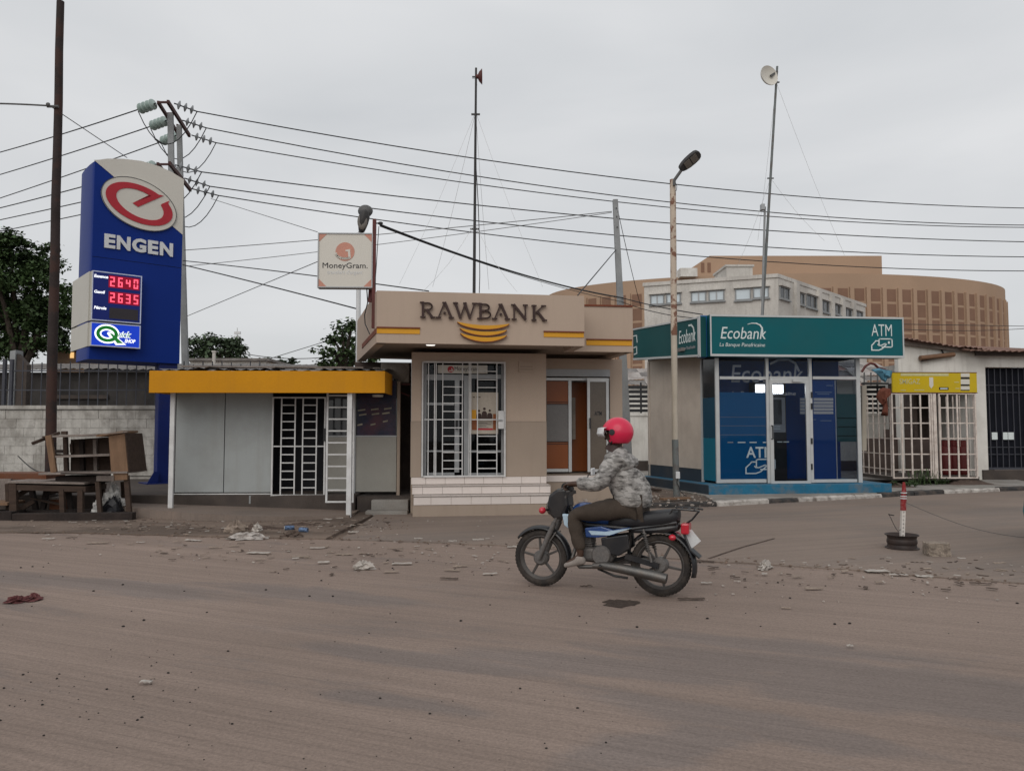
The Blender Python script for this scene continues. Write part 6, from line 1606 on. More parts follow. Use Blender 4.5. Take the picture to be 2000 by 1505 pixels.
zg1, zg0 = hu(1960, 717, .05)[1], hu(1960, 917, .05)[1]
MB().box(xb + .002, xg0, .03, .25, 0, zt1 - .05).build('wall', M['white_wall'], hs_)
MB().box(xg0, xE, .03, .25, zg1, zt1 - .05).build('wall', M['white_wall'], hs_)
MB().box(xb - .2, xb, .202, 5, 0, zt1 - .1).build('side_wall', M['white_wall'], hs_)
MB().box(xb + .002, xE, -.05, .029, -.02, zg0 - .0).build('threshold', M['plinth'], hs_)
MB().box(xg0, xE, .28, .30, zg0, zg1).build('gate_sheet', M['navy_gate'], hs_)
for k in range(14):
    u = xg0 + .03 + k * .182; piece('gate_bar', M['gate_bar'], hs_, u - .011, u + .011, .20, .222, zg0, zg1)
for py in (752, 766, 873, 887):
    z = hu(1960, py, .2)[1]; piece('gate_rail', M['gate_bar'], hs_, xg0 + .01, xE, .224, .24, z - .011, z + .011)
piece('gate_foot', M['gate_bar'], hs_, xg0, xE, .18, .25, zg0 - .001, zg0 + .06)
for x0, x1 in ((1937, 1948), (1959, 1968), (1969, 1980)):
    a = hr(x0, 844, x1, 858, .19); MB().box(a[0], a[1], .185, .19, a[2], a[3]).build('gate_notice', M['print_white'], hs_)
# corrugated roof sheets
def roof_run(u0, u1, zl, zr, n0, n1, rise, cnt, m):
    w = (u1 - u0) / cnt
    for k in range(cnt):
        b = MB(); n = 14; vs = []
        dz = rnd.uniform(-.015, .03); tw_ = rnd.uniform(-.05, .05)
        for i in range(n + 1):
            t = (k + 1.06 * i / n) / cnt; uu = u0 + t * (u1 - u0); wv = .022 * math.sin(i * math.pi / 1.5)
            zz = zl + (zr - zl) * t; vs += [(uu, n0 + rnd.uniform(-.04, .04) + tw_, zz + wv + dz), (uu, n1, zz + rise + wv + dz)]
        b.add(vs, [(2*i, 2*i+2, 2*i+3, 2*i+1) for i in range(n)]); o = b.build('roof_sheet', m, hs_)
        s = o.modifiers.new('thick', 'SOLIDIFY'); s.thickness = .012
ra, rb = hu(1765, 664, -.3), hu(1905, 683, -.3)
roof_run(ra[0] - .3, rb[0] + .3, ra[1] + .06, rb[1] + .0, -.35, 4.5, .62, 4, M['roof_brown'])
ra, rb = hu(1888, 683, -.5), hu(2110, 690, -.5)
roof_run(ra[0], rb[0], ra[1] + .0, rb[1] + .03, -.5, 4.6, .70, 4, M['roof_brown'])
b = MB(); b.bar((hu(1765,672,-.1)[0], -.1, hu(1765,670,-.1)[1]), (hu(1912,688,-.1)[0], -.1, hu(1912,688,-.1)[1]), .08, .10); b.build('eaves_board', M['wood_grey'], hs_)
b = MB(); b.bar((hu(1905,690,-.2)[0], -.2, hu(1905,690,-.2)[1]), (xE, -.2, hu(1905,692,-.2)[1]), .08, .12); b.build('eaves_board', M['plinth'], hs_)
# tubular lamp fitting
lf = thing('tube_lamp', 'unlit rusty brown tube lamp fitting on the white house wall', 'lamp', H.o, H.a)
p, q = hu(1797, 699, -.12), hu(1863, 692, -.12)
b = MB(); b.tube([(p[0], -.12, p[1]), (q[0], -.12, q[1])], .085, 12, squash=.8); b.build('shade', mat('brown_lamp_shade', (.20,.11,.065), .6, .2, 4, dirt=(.07,.04,.03), dirt_amt=.6, dirt_scale=4), lf, smooth=True)
b = MB(); b.bar((p[0] + .05, -.12, p[1] - .085), (q[0] - .3, -.12, q[1] - .085), .05, .03); b.build('reflector', M['wood_dark'], lf)
b = MB(); c = ((p[0] + q[0]) / 2, (p[1] + q[1]) / 2); b.bar((c[0] + .2, -.12, c[1] + .08), (c[0] + .2, -.02, c[1] + .2), .03, .03); b.build('bracket', M['black'], lf)
# ================================================================ GREY BUILDING
gb_ = thing('grey_office_block', 'weathered grey flat roofed block with pale blue window pairs behind the teal bank', 'building', (0, 0, 0))
gc = at(1519, 535, 55); zt = gc.z
gl = at(1258, 553, 55); 
def depth_for(px, py, z): d = ray(px, py); t = (z - EYE) / d.z; return Vector((d.x * t, d.y * t, z))
gl = depth_for(1258, 553, zt); gr_ = depth_for(1690, 594, zt)
gN = Vector((.5, .87, 0))
GL = Frame.__new__(Frame); d = (gc - gl); GL.o = Vector((gl.x, gl.y, 0)); GL.a = math.atan2(d.y, d.x); GL.U = Vector((math.cos(GL.a), math.sin(GL.a), 0)); GL.N = Vector((-math.sin(GL.a), math.cos(GL.a), 0)); Lw = Vector((d.x, d.y)).length
GR = Frame.__new__(Frame); d2 = (gr_ - gc); GR.o = Vector((gc.x, gc.y, 0)); GR.a = math.atan2(d2.y, d2.x); GR.U = Vector((math.cos(GR.a), math.sin(GR.a), 0)); GR.N = Vector((-math.sin(GR.a), math.cos(GR.a), 0)); Rw = Vector((d2.x, d2.y)).length
back = gl + (gr_ - gc)
b = MB(); b.prism([(gl.x, gl.y), (gc.x, gc.y), (gr_.x, gr_.y), (back.x, back.y)], 0, zt - .25, 'z'); b.build('wall', M['grey_build'], gb_)
cen = (gl + gr_) / 2
b = MB(); b.prism([tuple((cen + (v - cen) * 1.012).xy) for v in (gl, gc, gr_, back)], zt - .248, zt + .02, 'z'); b.build('roof_edge', M['grey_build'], gb_)
def facade(F_, rects, m_pane, sills=True):
    o = bpy.data.objects.new('facade_set', None)
    for (x0, y0, x1, y1, mull) in rects:
        a = F_.rect(x0, y0, x1, y1, 0)
        loc = (F_.o.x, F_.o.y, 0); ro = (0, 0, F_.a)
        f = MB(); t = .09
        f.box(a[0], a[0] + t, -.08, -.003, a[2], a[3]); f.box(a[1] - t, a[1], -.08, -.003, a[2], a[3]); f.box(a[0] + t, a[1] - t, -.08, -.003, a[3] - t, a[3]); f.box(a[0] + t, a[1] - t, -.08, -.003, a[2], a[2] + t)
        w_ = f.build('window', M['concrete'], gb_, loc=loc, rot=ro)
        MB().box(a[0] + t, a[1] - t, -.02, -.004, a[2] + t, a[3] - t).build('pane', m_pane, w_)
        for k in range(mull):
            u = a[0] + (a[1] - a[0]) * (k + 1) / (mull + 1); MB().box(u - .05, u + .05, -.06, -.021, a[2] + t, a[3] - t).build('mullion', M['alu_grey'], w_)
        MB().box(a[0] - .08, a[1] + .08, -.16, -.003, a[2] - .1, a[2] - .002).build('sill', M['concrete'], w_)
        MB().box(a[0] - .08, a[1] + .08, -.22, -.003, a[3] + .002, a[3] + .1).build('hood', M['grey_build'], w_)
facade(GL, [(1270,575,1297.6,595,1),(1301,572.5,1330,592.5,1),(1349.6,569,1379.5,590,1),(1384,566.5,1415,588,1),(1435.6,563,1467,586.5,0),(1470.5,560.5,1502,582.5,1)], M['pane_sky'])
facade(GR, [(1522,561,1541,585,1),(1556,572,1570,595,1),(1574,577,1594,602,1),(1601,587,1618,610,1),(1626,594,1640,614,1),(1646,602,1662,620,1),(1668,608,1684,624,1)], M['pane_dark'])
for px in (1553, 1597, 1622, 1643, 1664):
    u = GR.pix(px, 580)[0]; MB().box(u - .3, u + .3, -.25, -.003, 0, zt - .26).build('pilaster', M['grey_build'], gb_, loc=(GR.o.x, GR.o.y, 0), rot=(0, 0, GR.a))
tk_ = at(1445, 530, 60); tk0, tk1 = at(1419, 530, 58), at(1470, 530, 58)
MB().box(tk0.x, tk1.x, 58, 61.5, zt - .3, at(1440, 521, 58).z).build('roof_tank_housing', M['grey_build'], gb_)
MB().box(tk0.x - .1, tk1.x + .1, 57.9, 61.6, at(1440, 521, 58).z + .002, at(1440, 520, 58).z + .12).build('housing_cap', M['grey_build'], gb_)
# ================================================================ ROUND BROWN BUILDING
rb_ = thing('round_brown_building', 'huge tan brown rounded building with grid of recessed panels on the horizon', 'building', (0, 0, 0))
rc = Vector((38.9, 115)); ra_, rbb = 33.6, 18.0; rim = 21.25
def ep(t, k=1.0): return Vector((rc.x + ra_ * k * math.cos(t), rc.y + rbb * k * math.sin(t)))
n = 96
b = MB(); outl = [tuple(ep(2 * math.pi * i / n)) for i in range(n)]; b.prism(outl, 0, rim, 'z'); b.build('wall', M['brown_build'], rb_, smooth=True)
# even spacing along the arc
ts = np.linspace(math.pi * 1.0, math.pi * 2.0, 4001); P2 = np.array([tuple(ep(t)) for t in ts]); sl_ = np.concatenate([[0], np.cumsum(np.linalg.norm(np.diff(P2, axis=0), axis=1))])
cnt = 38; pnl = None
for i in range(cnt):
    s = sl_[-1] * (i + .5) / cnt; t = float(np.interp(s, sl_, ts)); p = ep(t); nx = Vector((math.cos(t) / ra_, math.sin(t) / rbb)).normalized(); az = math.atan2(nx.y, nx.x) + math.pi / 2
    for k in range(8):
        z1 = 19.35 - k * 1.92
        if pnl is None:
            mb = MB(); w, h = .64, .80
            mb.box(-w, w, -.012, .04, -h * 2, 0); me = mb.mesh('recessed_panel', M['brown_recess'])
            pnl = me
        o = bpy.data.objects.new('recessed_panel', pnl); COL.objects.link(o); o.parent = rb_; o.location = (p.x, p.y, z1); o.rotation_euler = (0, 0, az)
    # fins between the columns stand proud
    s2 = sl_[-1] * i / cnt; t2 = float(np.interp(s2, sl_, ts)); p2 = ep(t2); n2 = Vector((math.cos(t2) / ra_, math.sin(t2) / rbb)).normalized()
    if i == 0: fin = MB().box(-.27, .27, -.28, .05, 3.5, 19.5).mesh('fin', M['brown_build'])
    o = bpy.data.objects.new('fin', fin); COL.objects.link(o); o.parent = rb_; o.location = (p2.x, p2.y, 0); o.rotation_euler = (0, 0, math.atan2(n2.y, n2.x) + math.pi / 2)
bd = 104
x0, x1, x2 = at(1330, 540, bd).x, at(1386, 500, bd).x, at(1722, 500, bd).x; zT = at(1500, 499.5, bd).z; zs_ = at(1330, 537, bd).z
b = MB(); b.prism([(x0, rim - .5), (x2, rim - .5), (x2, zT), (x1, zT), (x0, zs_)], bd, bd + 14, 'y'); b.build('upper_block', M['brown_build'], rb_)
for px in (1372.5, 1385):
    a0 = at(px, 532, bd); a1 = at(px, 513, bd); MB().box(a0.x - .22, a0.x + .22, bd - .05, bd - .003, a0.z, a1.z).build('slit', M['brown_recess'], rb_)
a0 = at(1340, 525, 100); MB().box(a0.x - 1.2, a0.x + 1.0, 98, 100, rim - .2, rim + .9).build('roof_hut', M['white_wall'], rb_)

# ================================================================ TREES
M['leaf_dark'] = mat('dark_green_leaf', (.055,.092,.034), .6, .65, .7, .35, 5, 0, spec=.25)
M['leaf_mid'] = mat('mid_green_leaf', (.060,.095,.038), .6, .5, .7, .3, 8, 0, spec=.25)
M['leaf_far'] = mat('far_green_leaf', (.055,.080,.045), .7, .45, .5, .3, 5, 0, spec=.2)
def tree(label, base, height, blobs, nleaf, leaf, m, trunk_r, seed, group=None):
    r = random.Random(seed); t = thing('broadleaf_tree', label, 'tree', base, 0, group)
    b = MB(); zc = min(q[2] for q in blobs)
    b.tube([(0,0,0),(.1,0,zc*.5),(0,.05,zc)], [trunk_r*1.2, trunk_r, trunk_r*.7], 8)
    for (x, y, z, rx, rz) in blobs:
        b.tube([(0, .02, zc * r.uniform(.7, .95)), (x*.5, y*.5, (zc + z) * .5 + .1), (x, y, z)], [trunk_r*.5, trunk_r*.3, trunk_r*.1], 6)
    b.build('trunk', M['bark'], t, smooth=True)
    vs, fs = [], []
    for (x, y, z, rx, rz) in blobs:
        tw = [(r.gauss(0,1), r.gauss(0,1), r.gauss(0,1)) for _ in range(34)]
        sp = []
        for v in tw:
            l = math.sqrt(sum(c*c for c in v)) or 1; k = r.uniform(.55, 1.0); sp.append((Vector((x + v[0]/l*rx*k, y + v[1]/l*rx*k, z + v[2]/l*rz*k)), r.uniform(.12, .27)))
        for _ in range(int(nleaf * rx * rz)):
            c, q_ = r.choice(sp); s = rx * q_
            p = c + Vector((r.gauss(0, s), r.gauss(0, s), r.gauss(0, s * .6)))
            L0 = leaf * r.uniform(.6, 1.3); W0 = L0 * .45
            d = Vector((r.uniform(-1,1), r.uniform(-1,1), r.uniform(-.9,.35))).normalized(); up_ = Vector((r.uniform(-.5,.5), r.uniform(-.5,.5), 1)); sd = d.cross(up_).normalized()
            i = len(vs); vs += [p, p + d*L0*.5 + sd*W0, p + d*L0 + Vector((0,0,-.15*L0)), p + d*L0*.5 - sd*W0]; fs += [(i, i+1, i+2, i+3)]
    mb = MB(); mb.v = [tuple(v) for v in vs]; mb.f = fs; mb.m = [0]*len(fs)
    me = bpy.data.meshes.new('crown'); me.from_pydata(mb.v, [], mb.f); me.materials.append(m); o = bpy.data.objects.new('crown', me); COL.objects.link(o); o.parent = t
    return t
def blobs_px(L, D, base): return [(at(x, y, D).x - base.x, dy, at(x, y, D).z, rx / FPX * D, rz / FPX * D) for x, y, rx, rz, dy in L]
b1 = Vector((at(35, 700, 32).x, 32, 0))
tree('large dark broad tree at the picture edge behind the tall dark pole', b1, 10, blobs_px([(20,485,40,36,0),(55,500,42,40,1),(-20,500,45,45,0),(-40,560,60,45,.5),(20,545,45,40,-1),(70,545,36,36,0),(105,590,34,46,.5),(60,610,42,38,0),(0,610,52,40,1),(118,625,26,34,0),(85,650,36,28,0),(30,665,40,30,.5),(-30,655,45,40,0),(110,665,22,22,0),(5,690,36,16,-.5)], 32, b1), 2700, .15, M['leaf_dark'], .32, 3)
b2 = Vector((at(420, 700, 60).x, 60, 0))
tree('dark bushy tree seen above the kiosk roof beside the twin pole', b2, 8, blobs_px([(385,672,22,16,0),(410,664,24,14,0),(440,668,26,15,1),(460,680,20,18,0),(400,690,24,14,0),(435,692,24,14,0),(468,700,18,10,0),(380,694,16,12,0)], 60, b2), 700, .28, M['leaf_far'], .3, 5)
b3 = Vector((at(672, 700, 24).x, 24, 0))
tree('leafy tree with layered branches between kiosk roof and bank canopy', b3, 7, blobs_px([(668,640,26,10,0),(690,632,18,10,0),(650,660,22,9,0),(680,664,28,14,.5),(640,686,26,8,0),(672,690,30,14,0),(636,706,20,8,0),(660,710,30,10,0),(700,700,26,18,1),(695,655,16,16,1),(712,670,20,30,1)], 24, b3), 2000, .14, M['leaf_mid'], .16, 8)
for i, (px, py, D, rr, lb) in enumerate(((492, 703, 90, 7, 'small far tree top just right of the bushy tree over the kiosk roof'), (514, 704, 90, 9, 'small far tree top in the middle of the kiosk roof skyline'), (552, 706, 90, 7, 'small far tree top above the middle of the kiosk roof edge'), (570, 703, 90, 6, 'small far tree top nearest the leafy layered tree'))):
    bb = Vector((at(px, 700, D).x, D, 0)); tree(lb, bb, 8, blobs_px([(px, py, rr, rr, 0), (px + 4, py + 4, rr, rr * .7, 0)], D, bb), 160, .6, M['leaf_far'], .25, 20 + i, 'small trees far behind the kiosk')
far = thing('far_lattice_mast', 'faint far lattice mast rising over the bushy tree', 'antenna mast', (0, 0, 0))
p = at(463, 690, 150); q = at(463.5, 640, 150); b = MB(); b.tube([Vector((p.x, 150, 0)), q], [.7, .08], 4); b.build('shaft', M['sign_silver'], far)
for k in range(5): z = p.z + (q.z - p.z) * (k + .5) / 6; MB().box(p.x - .6, p.x + .6, 149.8, 150.2, z, z + .5).build('antenna', M['sign_silver'], far)
ch = thing('small_white_chimney', 'small whitish chimney post before the bushy tree over the kiosk roof', 'chimney', (0, 0, 0))
p = at(418, 712, 40); q = at(418, 688, 40); MB().box(p.x - .06, p.x + .06, 39.9, 40.05, 0, q.z).build('shaft', M['white_wall'], ch); MB().box(p.x - .09, p.x + .09, 39.87, 40.08, q.z + .002, q.z + .08).build('cap', M['white_wall'], ch)
rh = thing('low_grey_house', 'low grey house hidden behind the kiosk roof and bushy tree', 'house', (0, 50, 0))
X0, X1 = at(372, 700, 50).x, at(520, 700, 50).x; piece('wall', M['white_wall'], rh, X0, X1, 0, 5, 0, at(0, 705, 50).z); piece('roof', M['roof_grey'], rh, X0 - .3, X1 + .3, -.3, 5.3, at(0, 705, 50).z + .003, at(0, 700, 50).z)
# ================================================================ MOTORCYCLE AND RIDER
RW, FW = gnd(1291, 1163), gnd(1058, 1143)
F_ = Frame.__new__(Frame); dv = FW - RW; F_.o = Vector((RW.x, RW.y, 0)); F_.a = math.atan2(dv.y, dv.x)
F_.U = Vector((math.cos(F_.a), math.sin(F_.a), 0)); F_.N = Vector((-math.sin(F_.a), math.cos(F_.a), 0)); WBL = dv.length
def m3(px, py, n=0.0):
    u, z = F_.pix(px, py, n); return Vector((u, n, z))
M['tyre'] = mat('dusty_tyre_rubber', (.030,.026,.024), .9, .2, 8, .2, 80, .4, dirt=(.10,.08,.066), dirt_amt=.6, dirt_scale=7)
M['rim_black'] = mat('dusty_cast_rim', (.09,.082,.078), .45, .15, 8, .1, 80, .05, metal=.4)
M['chrome'] = mat('dull_chrome', (.15,.145,.14), .5, .15, 8, .1, 60, .03, metal=.85, dirt=(.16,.13,.11), dirt_amt=.6, dirt_scale=8)
M['engine'] = mat('dusty_engine_alloy', (.16,.15,.145), .6, .25, 9, .2, 60, .2, metal=.4, dirt=(.09,.075,.065), dirt_amt=.6, dirt_scale=9)
M['bike_black'] = mat('black_bike_paint', (.014,.015,.018), .3, .15, 6, .05, 60, .03, spec=.5, dirt=(.06,.05,.045), dirt_amt=.35, dirt_scale=5)
M['bike_blue'] = mat('blue_bike_paint', (.02,.06,.20), .28, .1, 5, .03, 60, .02, spec=.5, coat=.3)
M['bike_pale'] = mat('pale_blue_bike_paint', (.40,.52,.62), .35, .08, 5, .03, 60, .02, spec=.5)
M['seat_vinyl'] = mat('black_vinyl', (.018,.018,.021), .5, .15, 6, .1, 70, .1, spec=.4)
M['lens_red'] = mat('red_lens', (.48,.012,.03), .2, .05, 6, spec=.6, coat=.4, bump=0)
bike = thing('motorcycle', 'small black and blue motorcycle with long seat and rear rack riding left', 'motorcycle', F_.o, F_.a)
def wheel(u, z, r):
    w = bpy.data.objects.new('wheel', None); COL.objects.link(w); w.parent = bike; w.location = (u, 0, z)
    prof = []
    for i in range(17):
        t = 2 * math.pi * i / 16; prof.append((r - .038 + .038 * math.cos(t), .043 * math.sin(t)))
    MB().lathe(prof, 56, axis='y').build('tyre', M['tyre'], w, smooth=True)
    k = MB()
    for i in range(48):
        t = 2 * math.pi * i / 48; c = Vector((math.cos(t), 0, math.sin(t)))
        for s in (-1, 1):
            p = c * (r - .002) + Vector((0, s * .004, 0)); q = c * (r - .012) + Vector((0, s * .034, 0)); k.bar(p, q, .018, .010, up=tuple(c))
    o = k.build('tread', M['tyre'], w); kind(o, 'stuff')
    ri = r - .072
    MB().lathe([(ri + .012, -.032), (ri + .004, -.030), (ri - .012, -.012), (ri - .012, .012), (ri + .004, .030), (ri + .012, .032), (ri + .004, .034), (ri - .018, .014), (ri - .018, -.014), (ri + .004, -.034), (ri + .012, -.032)], 48, axis='y').build('rim', M['rim_black'], w, smooth=True)
    ph = rnd.uniform(0, 1)
    for i in range(5):
        t = 2 * math.pi * i / 5 + ph; c = Vector((math.cos(t), 0, math.sin(t))); d = Vector((-math.sin(t), 0, math.cos(t)))
        MB().bar(c * .045, c * (ri - .012), .026, .030, up=(0, 1, 0), w2=.020, h2=.022).build('spoke', M['rim_black'], w, bevel=.003)
    MB().lathe([(0,-.06),(.055,-.06),(.075,-.035),(.075,.035),(.055,.06),(0,.06)], 24, axis='y').build('hub', M['engine'], w, smooth=True)
    return w
RR, FR_ = .292, .285
wheel(0, RR, RR); wheel(WBL, FR_, FR_)
def bp(name, mb, m, par=bike, **k): return mb.build(name, M[m], par, **k)
head = m3(1113, 962); ax = Vector((WBL, 0, FR_))
for s in (-1, 1):
    o = Vector((0, s * .085, 0)); b = MB(); b.tube([ax + o, (ax + o).lerp(head + o, .55)], .027, 12); b.tube([(ax + o).lerp(head + o, .5), head + o + (head - ax) * .04], .018, 12); bp('fork_leg', b, 'engine' , smooth=True)
bp('axle', MB().tube([ax + Vector((0,-.11,0)), ax + Vector((0,.11,0))], .012, 8), 'chrome', smooth=True)
b = MB(); b.bar(head + Vector((.0,-.11,.0)), head + Vector((0,.11,0)), .06, .03); q = head.lerp(ax, .28); b.bar(q + Vector((0,-.11,0)), q + Vector((0,.11,0)), .07, .035); bp('fork_clamp', b, 'bike_black')
# front mudguard
def guard(c, r, t0, t1, w, name, m, thick=.008):
    n = 18; vs = []
    for i in range(n + 1):
        t = t0 + (t1 - t0) * i / n; k = 1
        for j in range(7):
            a = -1 + 2 * j / 6; vs.append((c.x + (r - .03 * a * a) * math.cos(t), a * w, c.z + (r - .03 * a * a) * math.sin(t)))
    fs = [(i*7+j, i*7+j+1, (i+1)*7+j+1, (i+1)*7+j) for i in range(n) for j in range(6)]
    mb = MB(); mb.add(vs, fs); o = mb.build(name, M[m], bike, smooth=True); s = o.modifiers.new('thick', 'SOLIDIFY'); s.thickness = thick; return o
guard(ax, FR_ + .045, R(-8), R(128), .065, 'front_mudguard', 'bike_black') if False else guard(ax, FR_ + .042, R(38), R(188), .065, 'front_mudguard', 'bike_black')
b = MB(); b.bar(ax + Vector((0, .075, .02)), ax + Vector((-.18, .07, .27)), .012, .012); b.bar(ax + Vector((0, -.075, .02)), ax + Vector((-.18, -.07, .27)), .012, .012); bp('mudguard_stay', b, 'engine')
# headlamp unit
P2 = lambda L, n=0: [(m3(x, y, n).x, m3(x, y, n).z) for x, y in L]
b = MB(); b.prism(P2([(1078,964),(1094,953),(1112,951),(1116,985),(1106,1010),(1090,1014),(1080,1004),(1074,986)]), -.105, .105, 'y'); bp('headlamp_cowl', b, 'bike_black', bevel=.03)
c = m3(1077, 990); b = MB(); b.lathe([(0,.045),(.05,.04),(.075,.02),(.082,-.02),(0,-.02)], 20, c, 'x'); bp('headlight', b, 'lamp_lens', smooth=True)
for s in (-1, 1):
    c = m3(1071, 993) + Vector((.0, s * .17, 0)); b = MB(); b.ell(c, (.035, .045, .035), 12, 8); bp('indicator', b, 'lens_red', smooth=True)
    b = MB(); b.tube([c, c - Vector((.03, s * .10, .0))], .012, 6); bp('indicator_stem', b, 'bike_black')
# bars, mirrors
gl_, gr2 = Vector((head.x - .08, .345, head.z + .075)), Vector((head.x - .08, -.345, head.z + .075))
b = MB(); b.tube([gl_ + Vector((-.07, .03, -.0)), gl_ + Vector((0,-.08,.0)), Vector((head.x + .0, .14, head.z + .07)), Vector((head.x + .01, .0, head.z + .035)), Vector((head.x, -.14, head.z + .07)), gr2 + Vector((0,.08,0)), gr2 + Vector((-.07,-.03,0))], .012, 8); bp('handlebar', b, 'chrome', smooth=True)
for g_ in (gl_, gr2):
    s = 1 if g_.y > 0 else -1
    b = MB(); b.tube([g_ + Vector((-.075, s * .035, 0)), g_ + Vector((-.01, -s * .05, 0))], .018, 10); bp('grip', b, 'black', smooth=True)
    b = MB(); b.tube([g_ + Vector((.0, -s*.08, 0)), g_ + Vector((.06, -s*.06, -.01)), g_ + Vector((.045, s*.06, -.02))], .007, 6); bp('lever', b, 'chrome', smooth=True)
mc_ = m3(1158, 921, -.42); b = MB(); b.tube([gr2 + Vector((0,.09,0)), gr2 + Vector((-.02,.04,.09)), mc_ + Vector((.01,0,-.03))], .007, 6); bp('mirror_stem', b, 'black', smooth=True)
b = MB(); b.box(mc_.x - .012, mc_.x + .012, mc_.y - .05, mc_.y + .05, mc_.z - .04, mc_.z + .04); bp('mirror', b, 'sign_silver', bevel=.01)
b = MB(); c = head + Vector((.03, 0, .06)); b.tube([c + Vector((0,-.05,0)), c + Vector((0,.05,0))], .045, 12); bp('speedometer', b, 'black', smooth=True)
# frame
b = MB(); hd = head.lerp(ax, .15)
for s in (-.09, .09):
    b2 = MB(); b2.tube([hd, m3(1150, 1022) + Vector((0, s, 0)), m3(1240, 1030) + Vector((0, s, 0)), m3(1325, 1018) + Vector((0, s, 0))], .018, 8); bp('frame_tube', b2, 'bike_black', smooth=True)
b2 = MB(); b2.tube([hd, m3(1127, 1045), m3(1140, 1092), m3(1190, 1098), m3(1228, 1085), m3(1232, 1030)], .020, 8); bp('frame_cradle', b2, 'bike_black', smooth=True)
for s in (-.075, .075):
    b2 = MB(); b2.bar(m3(1225, 1083) + Vector((0, s, 0)), Vector((0, s, RR)), .025, .05); bp('swingarm', b2, 'bike_black')
for s in (-.12, .12):
    p, q = m3(1262, 1030) + Vector((0, s, 0)), Vector((.06, s, RR + .04)); b2 = MB()
    n = 44; b2.tube([p.lerp(q, .1 + .62 * i / n) + Vector((.024*math.cos(i*1.26*1.0), .024*math.sin(i*1.26), 0)) for i in range(n + 1)], .0055, 5); bp('shock_spring', b2, 'chrome', smooth=True)
    b2 = MB(); b2.tube([p, q], .012, 8); bp('shock_rod', b2, 'engine', smooth=True)
# tank and panels
c = m3(1158, 1010); sk_ = skin('tank', [[(c.x + .21, 0, c.z + .035, (.085, .07)), (c.x + .12, 0, c.z + .055, (.145, .115)), (c.x, 0, c.z + .04, (.15, .115)), (c.x - .14, 0, c.z + .0, (.11, .08)), (c.x - .22, 0, c.z - .02, (.07,.05))]], M['bike_blue'], bike, 2)
for s in (-1, 1):
    n0, n1 = (s * .095, s * .145)
    b = MB(); b.prism(P2([(1150,1027),(1182,1024),(1204,1031),(1238,1026),(1206,1041),(1176,1046),(1152,1045)]), min(n0,n1), max(n0,n1), 'y'); bp('side_panel', b, 'bike_blue', bevel=.012)
    b = MB(); n2, n3_ = s * .1455, s * .152; b.prism(P2([(1158,1032),(1190,1034),(1242,1027),(1198,1041),(1164,1040)]), min(n2,n3_), max(n2,n3_), 'y'); bp('panel_stripe', b, 'bike_pale')
    b = MB(); b.prism(P2([(1180,1047),(1232,1040),(1236,1068),(1215,1082),(1184,1076)]), min(s*.08,s*.125), max(s*.08,s*.125), 'y'); bp('battery_cover', b, 'bike_black', bevel=.012)
    b = MB(); b.prism(P2([(1107,1000),(1122,1001),(1130,1018),(1122,1030),(1111,1022)]), min(s*.11,s*.15), max(s*.11,s*.15), 'y'); bp('shroud', b, 'bike_pale', bevel=.01)
# seat
def loft(name, secs, m, par):
    """sections: (u, zlow, zhigh, halfwidth)"""
    vs = []; n = 10
    for u, z0, z1, w in secs:
        for k in range(n):
            t = 2 * math.pi * k / n; cx, cz = math.cos(t), math.sin(t); e = .6
            vs.append((u, w * math.copysign(abs(cx) ** e, cx), (z0 + z1) / 2 + (z1 - z0) / 2 * math.copysign(abs(cz) ** e, cz)))
    fs = [(i*n+k, i*n+(k+1)%n, (i+1)*n+(k+1)%n, (i+1)*n+k) for i in range(len(secs)-1) for k in range(n)]
    fs += [tuple(range(n)), tuple((len(secs)-1)*n + k for k in range(n))]
    mb = MB(); mb.add(vs, fs); o = mb.build(name, m, par, smooth=True); s = o.modifiers.new('sub', 'SUBSURF'); s.levels = 1; s.render_levels = 1; return o
def sec(px, yt, yb, w): return (m3(px, yt).x, m3(px, yb).z, m3(px, yt).z, w)
loft('seat', [sec(1188,1012,1024,.07), sec(1200,1004,1028,.11), sec(1235,1001,1029,.135), sec(1275,996,1029,.14), sec(1315,991,1024,.135), sec(1330,993,1018,.11)], M['seat_vinyl'], bike)
loft('tail_cowl', [sec(1225,1028,1040,.10), sec(1262,1027,1040,.12), sec(1310,1021,1040,.11), sec(1331,1018,1036,.08)], M['bike_black'], bike)
b = MB()
for s in (-.11, .11): b.tube([m3(1305, 1012) + Vector((0,s,0)), m3(1318, 992) + Vector((0,s,0)), m3(1345, 993) + Vector((0,s,0)), m3(1370, 996) + Vector((0,s*.8,0))], .010, 6)
for px in (1330, 1345, 1360): b.tube([m3(px, 993.5) + Vector((0,-.11,0)), m3(px, 993.5) + Vector((0,.11,0))], .008, 6)
bp('rear_rack', b, 'bike_black', smooth=True)
b = MB(); b.tube([m3(1366, 997), m3(1352, 1014), m3(1338, 1024)], .010, 6); bp('rack_stay', b, 'bike_black', smooth=True)
b = MB(); p, q = m3(1332, 1020), m3(1348, 1042); b.box(p.x, q.x, -.075, .075, q.z, p.z); bp('tail_light', b, 'lens_red', bevel=.015)
for s in (-1, 1):
    c = m3(1318, 1046) + Vector((0, s * .12, 0)); b = MB(); b.ell(c, (.035, .035, .03), 12, 8); bp('indicator', b, 'lens_red', smooth=True)
    b = MB(); b.tube([c, c - Vector((-.03, s * .06, -.01))], .01, 6); bp('indicator_stem', b, 'bike_black')
rc_ = Vector((0, 0, RR)); guard(rc_, RR + .055, R(42), R(196), .075, 'rear_mudguard', 'bike_black')
b = MB(); b.bar(m3(1337, 1040), m3(1350, 1072), .14, .012, up=(1,0,.3)); b.bar(m3(1350, 1072), m3(1368, 1088), .14, .012, up=(1,0,.3)); bp('mudflap', b, 'bike_black')
